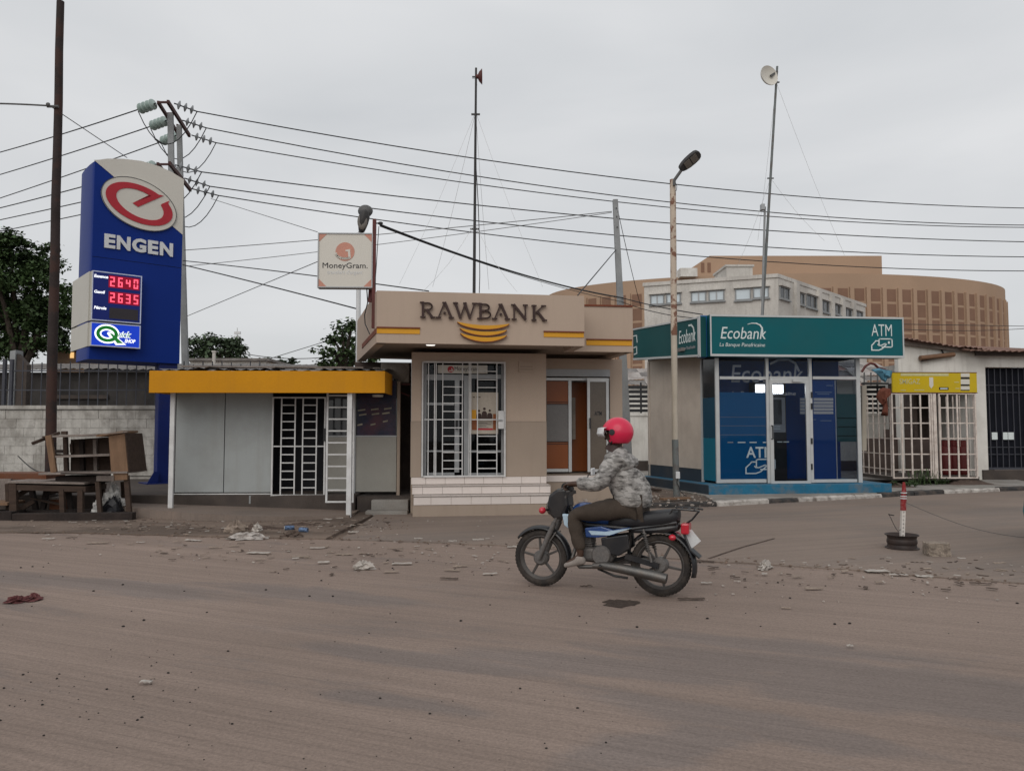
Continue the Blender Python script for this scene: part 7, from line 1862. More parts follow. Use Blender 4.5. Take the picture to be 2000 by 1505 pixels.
a0, a1 = m3(1335, 1045), m3(1354, 1068); b = MB(); b.bar(a0, a1, .19, .006, up=(1,0,.6)); bp('number_plate', b, 'sign_silver')
# engine and exhaust
c = m3(1172, 1078); b = MB(); b.box(c.x - .15, c.x + .15, -.11, .11, c.z - .075, c.z + .055); bp('crankcase', b, 'engine', bevel=.03)
b = MB(); b.lathe([(0,.0),(.085,.0),(.095,-.015),(.095,-.04),(0,-.04)], 24, (c.x - .05, .15, c.z - .005), 'y'); bp('clutch_cover', b, 'engine', smooth=True)
b = MB(); c2 = m3(1150, 1062)
for k in range(7): b.box(c2.x - .065 + k*.004, c2.x + .065 + k*.004, -.075, .075, c2.z - .05 + k * .022, c2.z - .05 + k * .022 + .011)
b.box(c2.x - .045, c2.x + .06, -.055, .055, c2.z - .05, c2.z + .11); bp('cylinder_fins', b, 'engine')
b = MB(); b.tube([m3(1138,1062,.0), m3(1124,1070,.06), m3(1118,1090,.12), m3(1132,1106,.15), m3(1165,1106,.165)], .020, 10); bp('exhaust_pipe', b, 'chrome', smooth=True)
b = MB(); b.tube([m3(1158,1104,.165), m3(1180,1104,.17), m3(1215,1110,.175), m3(1270,1122,.185), m3(1302,1130,.19)], [.024,.038,.046,.050,.046], 14); bp('silencer', b, 'chrome', smooth=True)
b = MB(); b.bar(m3(1188, 1094, -.07), m3(1300, 1094, -.07), .02, .06); bp('chain_case', b, 'engine')
b = MB(); b.tube([m3(1170, 1104, -.02), m3(1172, 1104, .23)], .013, 8); b.tube([m3(1170, 1104, .02), m3(1172, 1104, -.23)], .013, 8); bp('footpeg', b, 'black', smooth=True)
b = MB(); b.tube([m3(1168,1110,.12), m3(1200,1124,.14), m3(1226,1128,.15)], .012, 6); bp('side_stand', b, 'bike_black', smooth=True)

# rider: one continuous body, clothes on top
M['skin_dark'] = mat('dark_skin', (.055,.028,.018), .5, .1, 10, .05, 60, .05, spec=.4)
M['trousers'] = mat('dark_brown_trousers', (.060,.046,.036), .9, .2, 5, .12, 70, .3)
M['shoe'] = mat('dusty_grey_shoe', (.24,.21,.19), .8, .2, 9, .1, 60, .2)
M['helmet'] = mat('red_helmet_paint', (.60,.014,.060), .35, .08, 4, .04, 60, .0, spec=.4, coat=.15, dirt=(.46,.02,.06), dirt_amt=.4, dirt_scale=8)
def cloth_pattern(name):
    m = bpy.data.materials.new(name); m.use_nodes = True; nt = m.node_tree; N = nt.nodes; L = nt.links; b = N['Principled BSDF']; b.inputs['Roughness'].default_value = .9; b.inputs['Specular IOR Level'].default_value = .15
    g = N.new('ShaderNodeTexCoord'); mp = N.new('ShaderNodeMapping'); mp.inputs['Scale'].default_value = (12, 12, 30); L.new(g.outputs['Object'], mp.inputs['Vector'])
    t = N.new('ShaderNodeTexNoise'); t.inputs['Scale'].default_value = 1.0; t.inputs['Detail'].default_value = 3; t.inputs['Roughness'].default_value = .6; L.new(mp.outputs['Vector'], t.inputs['Vector'])
    r = N.new('ShaderNodeValToRGB'); r.color_ramp.interpolation = 'LINEAR'; e = r.color_ramp.elements; e[0].position = .36; e[0].color = (.085,.080,.077,1); e[1].position = .44; e[1].color = (.21,.20,.19,1)
    x = r.color_ramp.elements.new(.52); x.color = (.24,.23,.22,1); x = r.color_ramp.elements.new(.57); x.color = (.36,.345,.33,1)
    L.new(t.outputs['Fac'], r.inputs['Fac']); L.new(r.outputs['Color'], b.inputs['Base Color'])
    f = N.new('ShaderNodeTexNoise'); f.inputs['Scale'].default_value = 26; L.new(g.outputs['Object'], f.inputs['Vector'])
    bu_ = N.new('ShaderNodeBump'); bu_.inputs['Strength'].default_value = .5; bu_.inputs['Distance'].default_value = .01; L.new(f.outputs['Fac'], bu_.inputs['Height']); L.new(bu_.outputs['Normal'], b.inputs['Normal'])
    return m
M['jacket'] = cloth_pattern('grey_white_patterned_cloth')
J = {'pelvis': m3(1236, 985), 'waist': m3(1228, 955), 'chest': m3(1212, 912), 'neck0': m3(1204, 886), 'neck1': m3(1203, 872), 'head': m3(1205, 846)}
J['headtop'] = m3(1207, 832)
for s, k in ((1, 'l'), (-1, 'r')):
    J['sh' + k] = m3(1208, 898) + Vector((0, s * .19, 0))
    g_ = gl_ if s > 0 else gr2
    J['wr' + k] = g_ + Vector((-.085, s * .0, .045))
    sh_, w_ = J['sh' + k], J['wr' + k]
    mid = (sh_ + w_) / 2; J['el' + k] = mid + Vector((-.055, s * .075, -.125))
    J['hip' + k] = J['pelvis'] + Vector((.01, s * .095, -.01))
    J['kn' + k] = m3(1130, 1001) + Vector((0, s * .19, 0))
    J['an' + k] = m3(1146, 1080) + Vector((0, s * .175, 0))
    J['toe' + k] = m3(1117, 1098) + Vector((0, s * .185, 0))
def c4(p, r): return (p.x, p.y, p.z, r)
ch = [[c4(J['pelvis'], .12), c4(J['waist'], .12), c4(J['chest'], .14), c4(J['neck0'], .07), c4(J['neck1'], .055), c4(J['head'], (.085, .095)), c4(J['headtop'], (.075,.085))]]
fc = J['head'] + Vector((.10, 0, -.02)); ch.append([c4(J['head'], (.085,.095)), c4(fc, (.045, .05)), c4(fc + Vector((.03, 0, .0)), .012)])
for k, s in (('l', 1), ('r', -1)):
    ch.append([c4(J['chest'], .14), c4(J['sh'+k], .065), c4(J['el'+k], .042), c4(J['wr'+k], .028)])
    w_, g_ = J['wr'+k], (gl_ if s > 0 else gr2)
    palm = g_ + Vector((-.035, -s * .01, .036)); ch.append([c4(w_, .028), c4(palm, (.036, .020))])
    for i in range(4):
        y = palm.y + s * (.032 - .021 * i); L0 = (.85, 1.0, .97, .8)[i]
        b0 = Vector((palm.x + .032, y, palm.z + .002)); ch.append([c4(palm, (.036, .020)), c4(b0, .0105), c4(b0 + Vector((.026*L0, 0, -.022)), .0098), c4(b0 + Vector((.016*L0, 0, -.048)), .009), c4(b0 + Vector((-.006, 0, -.056)), .008)])
    ch.append([c4(palm, (.036, .020)), c4(palm + Vector((-.004, -s * .040, -.012)), .012), c4(palm + Vector((.018, -s * .052, -.034)), .010), c4(palm + Vector((.034, -s * .046, -.046)), .0085)])
    ch.append([c4(J['pelvis'], .12), c4(J['hip'+k], .085), c4(J['hip'+k].lerp(J['kn'+k], .5), .075), c4(J['kn'+k], .056), c4(J['kn'+k].lerp(J['an'+k], .35), .054), c4(J['an'+k], .036), c4(J['toe'+k], .03)])
rider = skin('rider', ch, M['skin_dark'], None, 2)
rider.location = F_.o; rider.rotation_euler = (0, 0, F_.a)
tag(rider, 'motorcyclist in red helmet, grey patterned jacket and dark trousers sitting on the motorcycle', 'person')
jc = [[c4(J['pelvis'] + Vector((-.005, 0, -.035)), (.22, .185)), c4(J['pelvis'] + Vector((-.015, 0, .03)), (.235, .20)), c4(J['waist'] + Vector((-.02, 0, .0)), (.235, .20)), c4(J['chest'] + Vector((-.02, 0, -.03)), (.225, .19)), c4(J['chest'] + Vector((-.01,0,.06)), (.19, .16)), c4(J['neck0'] + Vector((-.01,0,.0)), (.115, .105)), c4(J['neck1'] + Vector((-.01,0,.0)), (.085, .08))]]
for k, s in (('l', 1), ('r', -1)):
    wv = J['wr'+k]; jc.append([c4(J['chest'] + Vector((-.01,0,.06)), (.19, .16)), c4(J['sh'+k], .095), c4(J['sh'+k].lerp(J['el'+k], .55), .085), c4(J['el'+k], .078), c4(J['el'+k].lerp(wv, .55), .068), c4(J['el'+k].lerp(wv, .93), .052)])
jk = skin('jacket', jc, M['jacket'], rider, 2)
dm = jk.modifiers.new('folds', 'DISPLACE'); tx = bpy.data.textures.new('folds', 'CLOUDS'); tx.noise_scale = .10; tx.noise_depth = 2; dm.texture = tx; dm.strength = .05; dm.mid_level = .5
tc = []
for k in 'lr': tc.append([c4(J['pelvis'], (.15,.13)), c4(J['hip'+k], (.11,.115)), c4(J['hip'+k].lerp(J['kn'+k], .5), .100), c4(J['kn'+k], .078), c4(J['kn'+k].lerp(J['an'+k], .4), .072), c4(J['kn'+k].lerp(J['an'+k], .88), .062)])
tr = skin('trousers', tc, M['trousers'], rider, 2)
dm = tr.modifiers.new('folds', 'DISPLACE'); dm.texture = tx; dm.strength = .03; dm.mid_level = .5
for k in 'lr':
    a = J['an'+k]; t_ = J['toe'+k]; d = (t_ - a); heel = a + Vector((-.055, 0, -.045))
    skin('shoe', [[c4(heel, (.038,.036)), c4(a + Vector((.01,0,-.045)), (.042,.048)), c4(a.lerp(t_, .6) + Vector((0,0,-.015)), (.046,.034)), c4(t_ + Vector((.02,0,-.005)), (.04,.024))], [c4(a + Vector((.01,0,-.045)), (.042,.048)), c4(a + Vector((0,0,.01)), .045)]], M['shoe'], rider, 2)
# helmet: open face shell
hc = J['head'] + Vector((-.008, 0, .012)); rx, ry, rz = .136, .122, .128
vs, fs = [], []; sg_, rg_ = 36, 22
for i in range(rg_ + 1):
    ph = math.pi * i / rg_
    for k in range(sg_):
        t = 2 * math.pi * k / sg_; vs.append((hc.x + rx*math.sin(ph)*math.cos(t), hc.y + ry*math.sin(ph)*math.sin(t), hc.z + rz*math.cos(ph)))
for i in range(rg_):
    for k in range(sg_):
        ph = math.pi * (i + .5) / rg_; t = 2 * math.pi * (k + .5) / sg_; fx, fz_ = math.sin(ph) * math.cos(t), math.cos(ph)
        if fz_ < -.80: continue
        if fx > .34 and fz_ < .16: continue
        k2 = (k+1) % sg_; fs.append((i*sg_+k, (i+1)*sg_+k, (i+1)*sg_+k2, i*sg_+k2))
mb = MB(); mb.add(vs, fs); ho = mb.build('helmet', M['helmet'], rider, smooth=True); s_ = ho.modifiers.new('thick', 'SOLIDIFY'); s_.thickness = .02; s_.offset = 1
mb = MB(); n = 12; vs = []
for i in range(n + 1):
    t = R(-62) + R(124) * i / n
    for rr_, zz in ((rx + .024, .048), (rx + .062, .040), (rx + .072, -.015), (rx + .055, -.045)): vs.append((hc.x + rr_ * math.cos(t), hc.y + (rr_ - .01) * math.sin(t), hc.z + zz))
mb.add(vs, [(i*4+j, i*4+j+1, (i+1)*4+j+1, (i+1)*4+j) for i in range(n) for j in range(3)]); vo = mb.build('visor', M['sign_silver'], ho, smooth=True); s_ = vo.modifiers.new('thick', 'SOLIDIFY'); s_.thickness = .004
for s in (-1, 1):
    mb = MB(); mb.lathe([(0,.0),(.03,.0),(.03,.012),(0,.014)], 14, (hc.x + .02, hc.y + s * (ry + .018) - (.006 if s > 0 else .008), hc.z + .0), 'y'); mb.build('visor_pivot', M['black'], ho, smooth=True)
    mb = MB(); mb.ell((J['head'].x + .092, s * .034, J['head'].z + .005), (.010,.016,.009), 10, 6); mb.build('eye', M['sign_white'], rider, smooth=True)
mb = MB(); mb.ell((J['head'].x + .115, 0, J['head'].z - .052), (.012,.028,.009), 10, 6); mb.build('mouth', M['arm_brown'], rider, smooth=True)
mb = MB(); mb.tube([(hc.x + .03, ry * .92, hc.z - .09), (hc.x + .07, .05, hc.z - .135), (hc.x + .07, -.05, hc.z - .135), (hc.x + .03, -ry * .92, hc.z - .09)], .008, 6); mb.build('chin_strap', M['black'], ho, smooth=True)
mb = MB(); mb.tube([J['neck0'] + Vector((.02,0,.02)), J['neck1'] + Vector((-.01,0,.015))], [.10,.085], 14); mb.build('collar', M['letter_brown'], rider, smooth=True)

# ================================================================ POST IN A WHEEL RIM, BLOCK
bp0 = gnd(1762, 1072)
ps = thing('rim_post', 'red and white post standing in an old steel wheel rim on the forecourt', 'post', (bp0.x, bp0.y, .012))
rr = .205; hh = .185
MB().lathe([(rr,0),(rr,.014),(rr-.022,.022),(rr-.03,.055),(rr-.02,.075),(rr-.022,.115),(rr-.03,.13),(rr-.022,hh-.022),(rr,hh-.012),(rr+.004,hh),(rr-.008,hh),(rr-.034,hh-.03),(rr-.045,hh-.05),(rr-.10,hh-.055),(rr-.105,hh-.09),(.05,hh-.09),(0,hh-.09)], 40).build('wheel_rim', M['rim_steel'], ps, smooth=True)
for k in range(5):
    t = 2*math.pi*k/5 + .3; MB().lathe([(0,0),(.014,0),(.014,.012),(0,.014)], 8, (.085*math.cos(t), .085*math.sin(t), hh - .09)).build('rim_nut', M['engine'], ps)
tz = at(1766, 941, bp0.y).z - .012; zr = at(1765, 996, bp0.y).z - .012; lx = at(1766, 941, bp0.y).x - at(1762, 1066, bp0.y).x
pA_, pM, pT = Vector((.0, 0, hh - .09)), None, Vector((lx, 0, tz)); pM = pA_.lerp(pT, (zr - pA_.z) / (tz - pA_.z))
# white channel with punched holes: front strip built between holes
dirv = (pM - pA_); nh = 8; w = .046
b = MB(); b.bar(pA_ + Vector((-w/2+.004, .0, 0)), pM + Vector((-w/2+.004, .0, 0)), .008, .05, up=(0,1,0)); b.bar(pA_ + Vector((w/2-.004, .0, 0)), pM + Vector((w/2-.004, .0, 0)), .008, .05, up=(0,1,0))
for sx in (-.0125, .0125): b.bar(pA_ + Vector((sx, -.022, 0)), pM + Vector((sx, -.022, 0)), .013, .005, up=(0,1,0))
for k in range(nh + 1):
    a0, a1 = (k - .30) / nh, (k + .30) / nh; a0, a1 = max(0, a0), min(1, a1); b.bar(pA_ + dirv * a0 + Vector((0, -.022, 0)), pA_ + dirv * a1 + Vector((0, -.022, 0)), .012, .005, up=(0,1,0))
b.build('punched_channel', M['white_paint'], ps)
b = MB(); b.bar(pA_ + Vector((0, .018, 0)), pM + Vector((0, .018, 0)), .036, .006, up=(0,1,0)); b.build('channel_back', M['print_black'], ps)
b = MB(); pts = [pM.lerp(pT, t) + Vector((rnd.uniform(-.003,.003), 0, 0)) for t in np.linspace(0, 1, 9)]; b.tube(pts, [.036,.035,.036,.037,.034,.030,.026,.022,.014], 10); b.build('red_wrap', M['red_paint'], ps, smooth=True)
for f in (.42, .5, .62): c = pM.lerp(pT, f); MB().lathe([(.037,-.006),(.041,0),(.037,.006)], 12, c).build('wire_tie', M['print_white'], ps)
b = MB(); b.tube([at(x, y, bp0.y - .05) - Vector((bp0.x, bp0.y, .012)) for x, y in ((1737, 1005), (1744, 1020), (1749, 1030), (1754, 1037), (1760, 1033))], .004, 5); b.tube([at(1735, 1004, bp0.y-.05) - Vector((bp0.x, bp0.y, .012)), at(1746, 1006, bp0.y-.05) - Vector((bp0.x, bp0.y, .012))], .007, 5); b.build('loose_wire', M['black_cable'], ps)
b = MB(); p0 = at(1769, 981, bp0.y); pts = []
for i in range(12):
    t = i / 11; q = p0.lerp(gnd(2030, 1052, .02), t); q.z -= .10 * math.sin(math.pi * t); pts.append(q)
b.tube(pts, .0035, 5); tag(b.build('barrier_cord', M['grey_cable'], smooth=True), 'thin dark cord stretched from the red and white post to the right', 'cord')
cpos = gnd(1833, 1087)
vs, fs = [], []; bmb = bmesh.new(); bmesh.ops.create_cube(bmb, size=1); bmesh.ops.subdivide_edges(bmb, edges=bmb.edges, cuts=5, use_grid_fill=True)
for v in bmb.verts:
    e = sum(1 for c in v.co if abs(c) > .45); v.co = Vector((v.co.x * .27, v.co.y * .19, v.co.z * .165)); k = .004 + .006 * (e >= 2); v.co += Vector((rnd.uniform(-k,k), rnd.uniform(-k,k), rnd.uniform(-k,k)))
    if e >= 2: v.co *= .965
me = bpy.data.meshes.new('concrete_block'); bmb.to_mesh(me); bmb.free(); me.materials.append(M['stone']); o = bpy.data.objects.new('concrete_block', me); COL.objects.link(o); o.location = (cpos.x, cpos.y + .05, .09); o.rotation_euler = (0, 0, R(-6))
tag(o, 'rough broken concrete block lying beside the rim post on the forecourt', 'block')

# ================================================================ CAR AT THE PICTURE EDGE
cx0 = at(1994.5, 1008, 10.95).x
car = thing('parked_car', 'teal car only just entering the picture at the forecourt edge', 'car', (cx0, 9.40, .0))
M['car_teal'] = mat('teal_car_paint', (.008,.145,.155), .25, .04, 2, .02, 40, 0, spec=.5, coat=.6)
body = [(0,.30),(.03,.22),(.35,.20),(.38,.20)]
prof = [(.03,.24),(.0,.42),(.03,.60),(.14,.74),(.95,.84),(1.55,1.30),(2.75,1.34),(3.35,.92),(3.75,.86),(3.80,.55),(3.76,.26),(3.30,.22),(3.25,.45),(3.08,.58),(2.85,.58),(2.68,.45),(2.63,.22),(1.05,.22),(1.0,.45),(.83,.58),(.6,.58),(.43,.45),(.38,.22)]
MB().prism(prof, -.0, 1.55, 'y').build('body', M['car_teal'], car, bevel=.05)
for w_ in ([(1.06,.86),(1.6,1.25),(2.0,1.28),(2.0,.88)], [(2.06,.88),(2.06,1.28),(2.66,1.29),(3.1,.93)]):
    MB().prism(w_, -.008, .0, 'y').build('side_window', M['pane_dark'], car)
b = MB(); b.add([(.98,.12,.865),(.98,1.43,.865),(1.53,1.36,1.295),(1.53,.19,1.295)], [(0,1,2,3)]); o = b.build('windscreen', M['pane_dark'], car, loc=(-.02,0,.012))
for u in (.715, 2.965):
    for y in (.02, 1.40):
        w_ = bpy.data.objects.new('wheel', None); COL.objects.link(w_); w_.parent = car; w_.location = (u, y + .07, .29)
        MB().lathe([(.19,-.08),(.26,-.09),(.285,-.06),(.285,.06),(.26,.09),(.19,.08)], 28, axis='y').build('tyre', M['tyre'], w_, smooth=True)
        MB().lathe([(0,-.06),(.06,-.075),(.12,-.065),(.19,-.075),(.19,.07),(0,.07)], 24, axis='y').build('rim', M['alu'], w_, smooth=True)
for y in (.12, 1.2): MB().box(-.0, .12, y, y + .24, .55, .68).build('headlight', M['lamp_lens'], car, bevel=.02)
MB().box(-.02, .06, .5, 1.05, .36, .47).build('grille', M['black'], car)
MB().box(-.012, .03, .03, .06, .40, .46).build('bumper_mark', M['print_white'], car)

# ================================================================ PLANTS, RUBBLE, LITTER
M['card'] = mat('dusty_cardboard', (.27,.215,.175), .9, .2, 8, .15, 50, .3)
M['card_dark'] = mat('wet_dark_cardboard', (.085,.062,.05), .9, .25, 8, .2, 50, .3)
M['paper'] = mat('dirty_white_paper', (.42,.385,.35), .85, .15, 9, .1, 50, .3, dirt=(.27,.23,.20), dirt_amt=.6, dirt_scale=12)
M['plastic_bag'] = mat('dirty_plastic_bag', (.38,.35,.325), .45, .2, 14, .2, 40, .4, dirt=(.24,.20,.18), dirt_amt=.6, dirt_scale=16)
M['maroon_cloth'] = mat('maroon_knit_cloth', (.115,.040,.040), .95, .35, 22, .3, 80, .6)
def weed(px, py, rx, h, nst, label, seed, z=.11):
    r = random.Random(seed); c = gnd(px, py, z); t = thing('weed_plant', label, 'plant', c, 0)
    st, lv = MB(), MB()
    for k in range(nst):
        a = r.uniform(0, 6.28); d = r.uniform(0, rx); x, y = d*math.cos(a), d*math.sin(a)*.5; hh_ = h * r.uniform(.5, 1); lx_, ly = r.uniform(-.12,.12), r.uniform(-.08,.08)
        st.tube([(x,y,0),(x+lx_*.5,y+ly*.5,hh_*.5),(x+lx_,y+ly,hh_)], .006, 4)
        for j in range(14):
            f = r.uniform(.15, 1); p = Vector((x+lx_*f, y+ly*f, hh_*f)); an = r.uniform(0, 6.28); L0 = r.uniform(.035,.075); dd_ = Vector((math.cos(an), math.sin(an), r.uniform(-.3,.5))).normalized(); sd_ = dd_.cross(Vector((0,0,1))).normalized() * L0 * .35
            lv.add([p, p+dd_*L0*.5+sd_, p+dd_*L0, p+dd_*L0*.5-sd_], [(0,1,2,3)])
    kind(st.build('stems', M['leaf_mid'], t), 'stuff'); o = lv.build('leaves', M['weed_green'], t); kind(o, 'stuff')
M['weed_green'] = mat('fresh_weed_leaf', (.060,.105,.035), .6, .4, 3, .2, 30, 0)
weed(1800, 946, .40, .42, 34, 'bushy green weed growing at the foot of the gas cage', 31)
weed(1768, 950, .35, .16, 22, 'low green weed between the blue base and the taller weed', 32)
weed(1838, 945, .25, .18, 14, 'small green weed beside the soil heap at the cage corner', 33)
def heap(name, cx_, cy_, z, rx, ry, h, m, seed, amp=.25):
    r = random.Random(seed); sg2, rg2 = 28, 9; vs = []; fs = []
    for i in range(rg2 + 1):
        k = i / rg2
        for j in range(sg2):
            t = 2*math.pi*j/sg2; f = 1 + .18*math.sin(3*t + seed) + r.uniform(-.06,.06); vs.append((cx_ + rx*k*f*math.cos(t), cy_ + ry*k*f*math.sin(t), z + h*(1-k)**1.2*(1 + r.uniform(-amp,amp)) - .01*k))
    for i in range(rg2):
        for j in range(sg2): j2 = (j+1)%sg2; fs.append((i*sg2+j, (i+1)*sg2+j, (i+1)*sg2+j2, i*sg2+j2))
    mb = MB(); mb.add(vs, fs); return mb.build(name, m, smooth=True)
M['soil'] = mat('dark_soil', (.075,.052,.042), .95, .3, 5, .3, 40, .8)
M['rubble_dirt'] = mat('rubble_dirt', (.16,.115,.090), .95, .3, 4, .3, 40, .8)
p = gnd(1893, 946, .1); kind(heap('soil_heap', p.x, p.y + .2, .09, .75, .5, .22, M['soil'], 2), 'stuff')
p = gnd(1725, 952, .1); kind(heap('soil_heap', p.x + .4, p.y + .3, .09, .8, .4, .12, M['soil'], 5), 'stuff')
p = gnd(1120, 985, .05); kind(heap('dirt_heap', p.x + .2, p.y + .25, .05, 1.35, .75, .42, M['rubble_dirt'], 3), 'stuff')
p = gnd(1225, 972, .05); kind(heap('dirt_heap', p.x, p.y + .5, .05, 1.1, .8, .25, M['rubble_dirt'], 4), 'stuff')
M['pebble_pale'] = mat('pale_rubble', (.33,.29,.26), .9, .35, 6, .2, 40, .4)
M['pebble_dark'] = mat('dark_pebble', (.028,.024,.022), .9, .3, 6)
def stones(name, pts, m, seed):
    r = random.Random(seed); mb = MB()
    for (x, y, z, s) in pts:
        n = 6; vs = []
        for zz, k in ((0,.8),(.45,1.0),(.85,.55)):
            for j in range(n): t = 2*math.pi*j/n + zz; f = k * r.uniform(.7,1.2); vs.append((x+s*f*math.cos(t), y+s*f*math.sin(t)*.8, z+s*zz))
        fs = [(i*n+j, i*n+(j+1)%n, (i+1)*n+(j+1)%n, (i+1)*n+j) for i in range(2) for j in range(n)] + [tuple(2*n+j for j in range(n))]
        mb.add(vs, fs)
    return kind(mb.build(name, m), 'stuff')
r = random.Random(11); pts = []
for k in range(230):
    px = r.uniform(1078, 1395); py = r.uniform(950, 990) if px > 1180 else r.uniform(960, 992); q = gnd(px, py, .1); pts.append((q.x, q.y, .09 + (.1 if px < 1200 else .02), r.choice((.012,.016,.02,.03,.045))))
stones('rubble', pts, M['pebble_pale'], 12)
pts = []
for k in range(110):
    px, py = r.uniform(-20, 1250), r.uniform(1240, 1500); 
    if r.random() < .35: px = r.uniform(0, 350); py = r.uniform(1260, 1420)
    q = gnd(px, py); pts.append((q.x, q.y, -.004, r.choice((.003,.004,.005,.006,.009)) * (q.y / 4.5)))
for k in range(90): q = gnd(r.uniform(0, 2000), r.uniform(1045, 1240)); pts.append((q.x, q.y, -.004, r.choice((.006,.008,.010,.014))))
stones('gravel', pts, M['pebble_dark'], 13)
pts = []
for k in range(420):
    t = r.random(); i = min(int(t * (len(EDGE) - 1)), len(EDGE) - 2); f = t * (len(EDGE) - 1) - i; q = EDGE[i].lerp(EDGE[i+1], f); pts.append((q.x + r.gauss(0,.1), q.y + abs(r.gauss(0,.22)) - .12, .008, r.choice((.006,.008,.010,.014,.02))))
for k in range(120): q = gnd(r.uniform(250, 800), r.uniform(1012, 1040)); pts.append((q.x, q.y, .012, r.choice((.008,.010,.014,.02))))
stones('edge_grit', pts, M['rubble_dirt'], 14)
pts = []
for k in range(110): q = gnd(r.uniform(60, 1000), r.uniform(1005, 1110)); pts.append((q.x, q.y, .004, r.choice((.006,.008,.012,.018))))
for k in range(60): q = gnd(r.uniform(1380, 2000), r.uniform(1085, 1180)); pts.append((q.x, q.y, .004, r.choice((.006,.008,.012,.016))))
stones('pale_scraps', pts, M['pebble_pale'], 15)
def chips(name, pts, m, seed):
    r = random.Random(seed); mb = MB()
    for (x, y, z, s) in pts:
        a = r.uniform(0, 3.14); ca, sa = math.cos(a), math.sin(a); l, w = s * r.uniform(.8, 1.8), s * r.uniform(.25, .6); tl = r.uniform(0, .35) * w
        c = [(-l,-w),(l*r.uniform(.6,1),-w*r.uniform(.5,1)),(l,w),(-l*r.uniform(.5,1),w)]
        lo = [(x + p*ca - q*sa, y + p*sa + q*ca, z + (.002 if q < 0 else tl)) for p, q in c]
        mb.add(lo + [(p[0], p[1], p[2] + .006) for p in lo], [(3,2,1,0),(4,5,6,7),(0,1,5,4),(1,2,6,5),(2,3,7,6),(3,0,4,7)])
    return kind(mb.build(name, m), 'stuff')
def band(n, xs, ys, sizes, z=.008):
    out = []
    for k in range(n): q = gnd(r.uniform(*xs), r.triangular(ys[0], ys[1], (ys[0] + ys[1]) / 2)); out.append((q.x, q.y, z, r.choice(sizes)))
    return out
sz = (.012,.016,.02,.028,.036)
chips('litter_chips', band(70, (240, 760), (1008, 1050), sz, .016) + band(60, (300, 1000), (1045, 1120), sz) + band(34, (30, 300), (1016, 1040), sz, .016) + band(40, (1380, 2000), (1085, 1150), sz, .014), M['card'], 51)
chips('paper_bits', band(46, (240, 760), (1006, 1048), sz[:4], .016) + band(34, (330, 980), (1045, 1115), sz[:4]) + band(26, (1380, 2000), (1090, 1150), sz[:4], .014) + band(16, (120, 260), (1012, 1026), sz, .016), M['paper'], 52)
chips('dark_bits', band(90, (230, 760), (1008, 1045), sz, .016) + band(50, (300, 1000), (1045, 1130), sz) + band(60, (1380, 2000), (1090, 1160), sz, .012), M['card_dark'], 53)
q = gnd(500, 1033); kind(heap('dirt_heap', q.x, q.y, .0, .85, .28, .06, M['soil'], 9), 'stuff')
q = gnd(590, 1026); kind(heap('dirt_heap', q.x, q.y, .0, .5, .2, .05, M['soil'], 10), 'stuff')
# planks in the rubble
for i, (xa, ya, xb, yb, lb, mm) in enumerate(((1292, 974, 1345, 972, 'tan plank lying in the rubble before the street lamp', 'wood_light'), (1120, 1000, 1150, 996, 'pale board offcut on the dirt beside the tiled steps', 'wood_grey'), (1262, 953, 1288, 957, 'brown board edge against the navy base of the teal bank', 'wood'))):
    b = MB(); p, q = gnd(xa, ya, .13), gnd(xb, yb, .12); b.bar(p, q, .14, .04); tag(b.build('loose_plank', M[mm], bevel=.004), lb, 'plank')
def scrap(px, py, wpx, m, label, group, seed, aspect=.22, ang=None, name='litter_strip', h=.012):
    r = random.Random(seed); c = gnd(px, py, .0); L0 = wpx / FPX * c.y; W0 = max(.022, L0 * aspect * 1.1); n = 6; vs = []
    for i in range(n + 1):
        x = -L0/2 + L0 * i / n; w0 = W0 * r.uniform(.35, .6); z = h * .5 + r.uniform(0, .007); vs += [(x, -w0, z + r.uniform(0,.004)), (x, w0, z + r.uniform(0,.007))]
    b = MB(); b.add(vs, [(2*i, 2*i+2, 2*i+3, 2*i+1) for i in range(n)]); o = b.build(name, M[m], loc=(c.x, c.y, .0), rot=(0, 0, ang if ang is not None else r.uniform(-.35, .25)))
    s = o.modifiers.new('thick', 'SOLIDIFY'); s.thickness = .006; s.offset = 1
    return tag(o, label, 'litter', group)
strips = [(95,1053,24),(191,1061,40),(254,1063,14),(275,1060,18),(314,1066,11),(346,1059,16),(378,1056,34),(420,1070,26),(457,1067,20),(505,1081,46),(507,1094,20),(587,1088,34),(620,1071,28),(672,1083,32),(764,1118,28),(785,1102,38),(883,1115,30),(898,1107,28),(957,1122,28),(742,1049,30),(1590,1151,36),(1755,1124,34),(1952,1101,26),(1869,1107,20),(1380,1140,22),(1535,1188,18)]
ORD = ('first','second','third','fourth','fifth','sixth','seventh','eighth','ninth','tenth','eleventh','twelfth','thirteenth','fourteenth','fifteenth')
def zone_labels(L, what):
    zones = ((330, 'before the wooden stall'), (700, 'before the amber kiosk'), (1000, 'before the tiled bank steps'), (1400, 'around the motorcycle'), (1700, 'between motorcycle and rim post'), (3000, 'near the rim post'))
    out = {}
    for zi, (lim, nm) in enumerate(zones):
        lo = zones[zi-1][0] if zi else -999
        m_ = sorted([i for i, q in enumerate(L) if lo <= q[0] < lim], key=lambda i: L[i][0])
        for k, i in enumerate(m_): out[i] = f'{what} {nm}, {ORD[k]} from the stall side'
    return out
zl = zone_labels(strips, 'pale torn strip on the road')
for i, (x, y, w) in enumerate(strips): scrap(x, y, w, 'card' if i % 3 else 'paper', zl[i], 'pale torn strips on the road', 100 + i)
darks = [(140,1051,20),(370,1036,36),(715,1084,26),(877,1131,36),(1372,1097,44),(1350,1171,52),(1915,1141,38),(1792,1100,24),(560,1020,30),(400,1033,40),(1145,1145,24)]
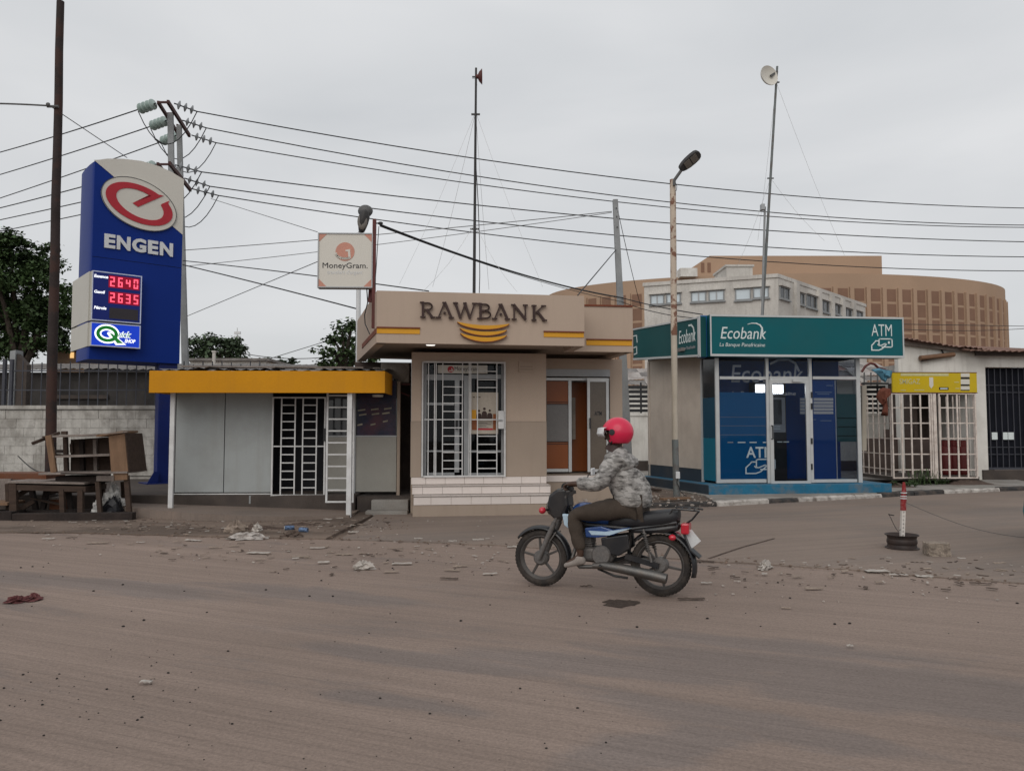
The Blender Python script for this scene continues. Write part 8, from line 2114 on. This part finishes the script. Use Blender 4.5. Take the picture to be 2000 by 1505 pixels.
zl = zone_labels(darks, 'thin dark splinter on the ground')
for i, (x, y, w) in enumerate(darks): scrap(x, y, w, 'card_dark', zl[i], 'dark splinters on the road', 200 + i, .14, name='litter_splinter')
papers = [(93,1046,9),(632,1100,22),(934,1055,22),(817,1053,16),(884,1058,16),(1712,1117,42),(1805,1126,30),(1660,1264,12),(1878,1092,14),(285,1335,22),(640,1015,16),(663,1013,14),(655,1008,18),(690,1040,20),(1000,1069,18)]
zl = zone_labels(papers, 'small white paper scrap')
for i, (x, y, w) in enumerate(papers): scrap(x, y, w, 'paper', zl[i], 'white paper scraps', 300 + i, .45, name='paper_scrap', h=.016)
def lump(name, px, py, wpx, hpx, m, label, cat, seed, dpx=.8):
    c = gnd(px, py + hpx / 2); s = c.y / FPX; return crumple(name, (c.x, c.y, .0), wpx*s/2, wpx*s/2*dpx, hpx*s*1.2, M[m], label, cat, None, seed, 16, 8, .4, seed)
lump('crumpled_bag', 482, 1048, 70, 9, 'plastic_bag', 'large crumpled white plastic bag on the road edge before the kiosk', 'plastic bag', 41, .4)
lump('crumpled_sack', 460, 1031, 46, 16, 'card', 'crumpled brown sack in the dirt behind the large white plastic bag', 'sack', 42, .6)
lump('crumpled_paper', 502, 1032, 22, 12, 'paper', 'crumpled white paper ball between the brown sack and blue can', 'paper', 43)
lump('crumpled_paper', 710, 1105, 40, 12, 'paper', 'crumpled pale wrapper on the road before the tiled steps', 'wrapper', 44, .5)
lump('crumpled_paper', 1495, 1104, 48, 11, 'paper', 'crumpled white paper on the forecourt edge right of the motorcycle', 'paper', 45, .4)
lump('crumpled_paper', 660, 998, 20, 6, 'paper', 'crumpled white wrapper at the foot of the white kiosk post', 'wrapper', 46)
lump('dark_board', 571, 1045, 40, 9, 'card_dark', 'flattened dark cardboard below the two blue cans', 'cardboard', 47, .6)
lump('maroon_cloth', 34, 1170, 40, 8, 'maroon_cloth', 'rumpled maroon cloth lying on the road, the bigger left lump', 'cloth', 48, .8)
lump('maroon_cloth', 64, 1166, 38, 8, 'maroon_cloth', 'rumpled maroon cloth lying on the road, its folded right end', 'cloth', 49, .8)
M['can_blue'] = mat('blue_white_can_print', (.10,.15,.25), .35, .6, 26, .2, 60, .05, metal=.4)
for (px, py, lb, a) in ((565, 1036, 'crushed blue and white can lying nearer the kiosk on the dirt', .4), (593, 1040, 'crushed blue and white can lying right of the other can', -.3)):
    c = gnd(px, py); t = thing('drink_can', lb, 'can', (c.x, c.y, .045), a)
    mb = MB(); mb.tube([(-.07,0,0),(-.03,.004,0),(.03,-.004,0),(.07,0,0)], [.036,.040,.038,.036], 12); mb.build('can_body', M['can_blue'], t, smooth=True)
    mb = MB(); mb.lathe([(.0,-.004),(.03,-.004),(.034,0)], 12, (-.073,0,0), 'x'); mb.build('can_lid', M['alu'], t)
# oil stain
mb = MB(); c = gnd(1213, 1177); n = 26; r = random.Random(5); vs = [(c.x, c.y, .001)] + [(c.x + .17*(1+r.uniform(-.25,.2))*math.cos(2*math.pi*i/n), c.y + .15*(1+r.uniform(-.3,.3))*math.sin(2*math.pi*i/n), .001) for i in range(n)]
mb.add(vs, [(0, 1+i, 1+(i+1)%n) for i in range(n)]); kind(mb.build('oil_stain', mat('dark_oil_dirt', (.055,.040,.032), .8, .3, 20, .3, 60, .5)), 'stuff')
# crack in the forecourt
mb = MB(); pr = [gnd(x, y, .014) for x, y in ((1385,1090),(1420,1078),(1450,1068),(1480,1060),(1512,1051))]
for a_, c_ in zip(pr[:-1], pr[1:]): mb.bar(a_, c_, .035, .006)
kind(mb.build('yard_crack', M['soil']), 'structure')
bpy.context.view_layer.update()
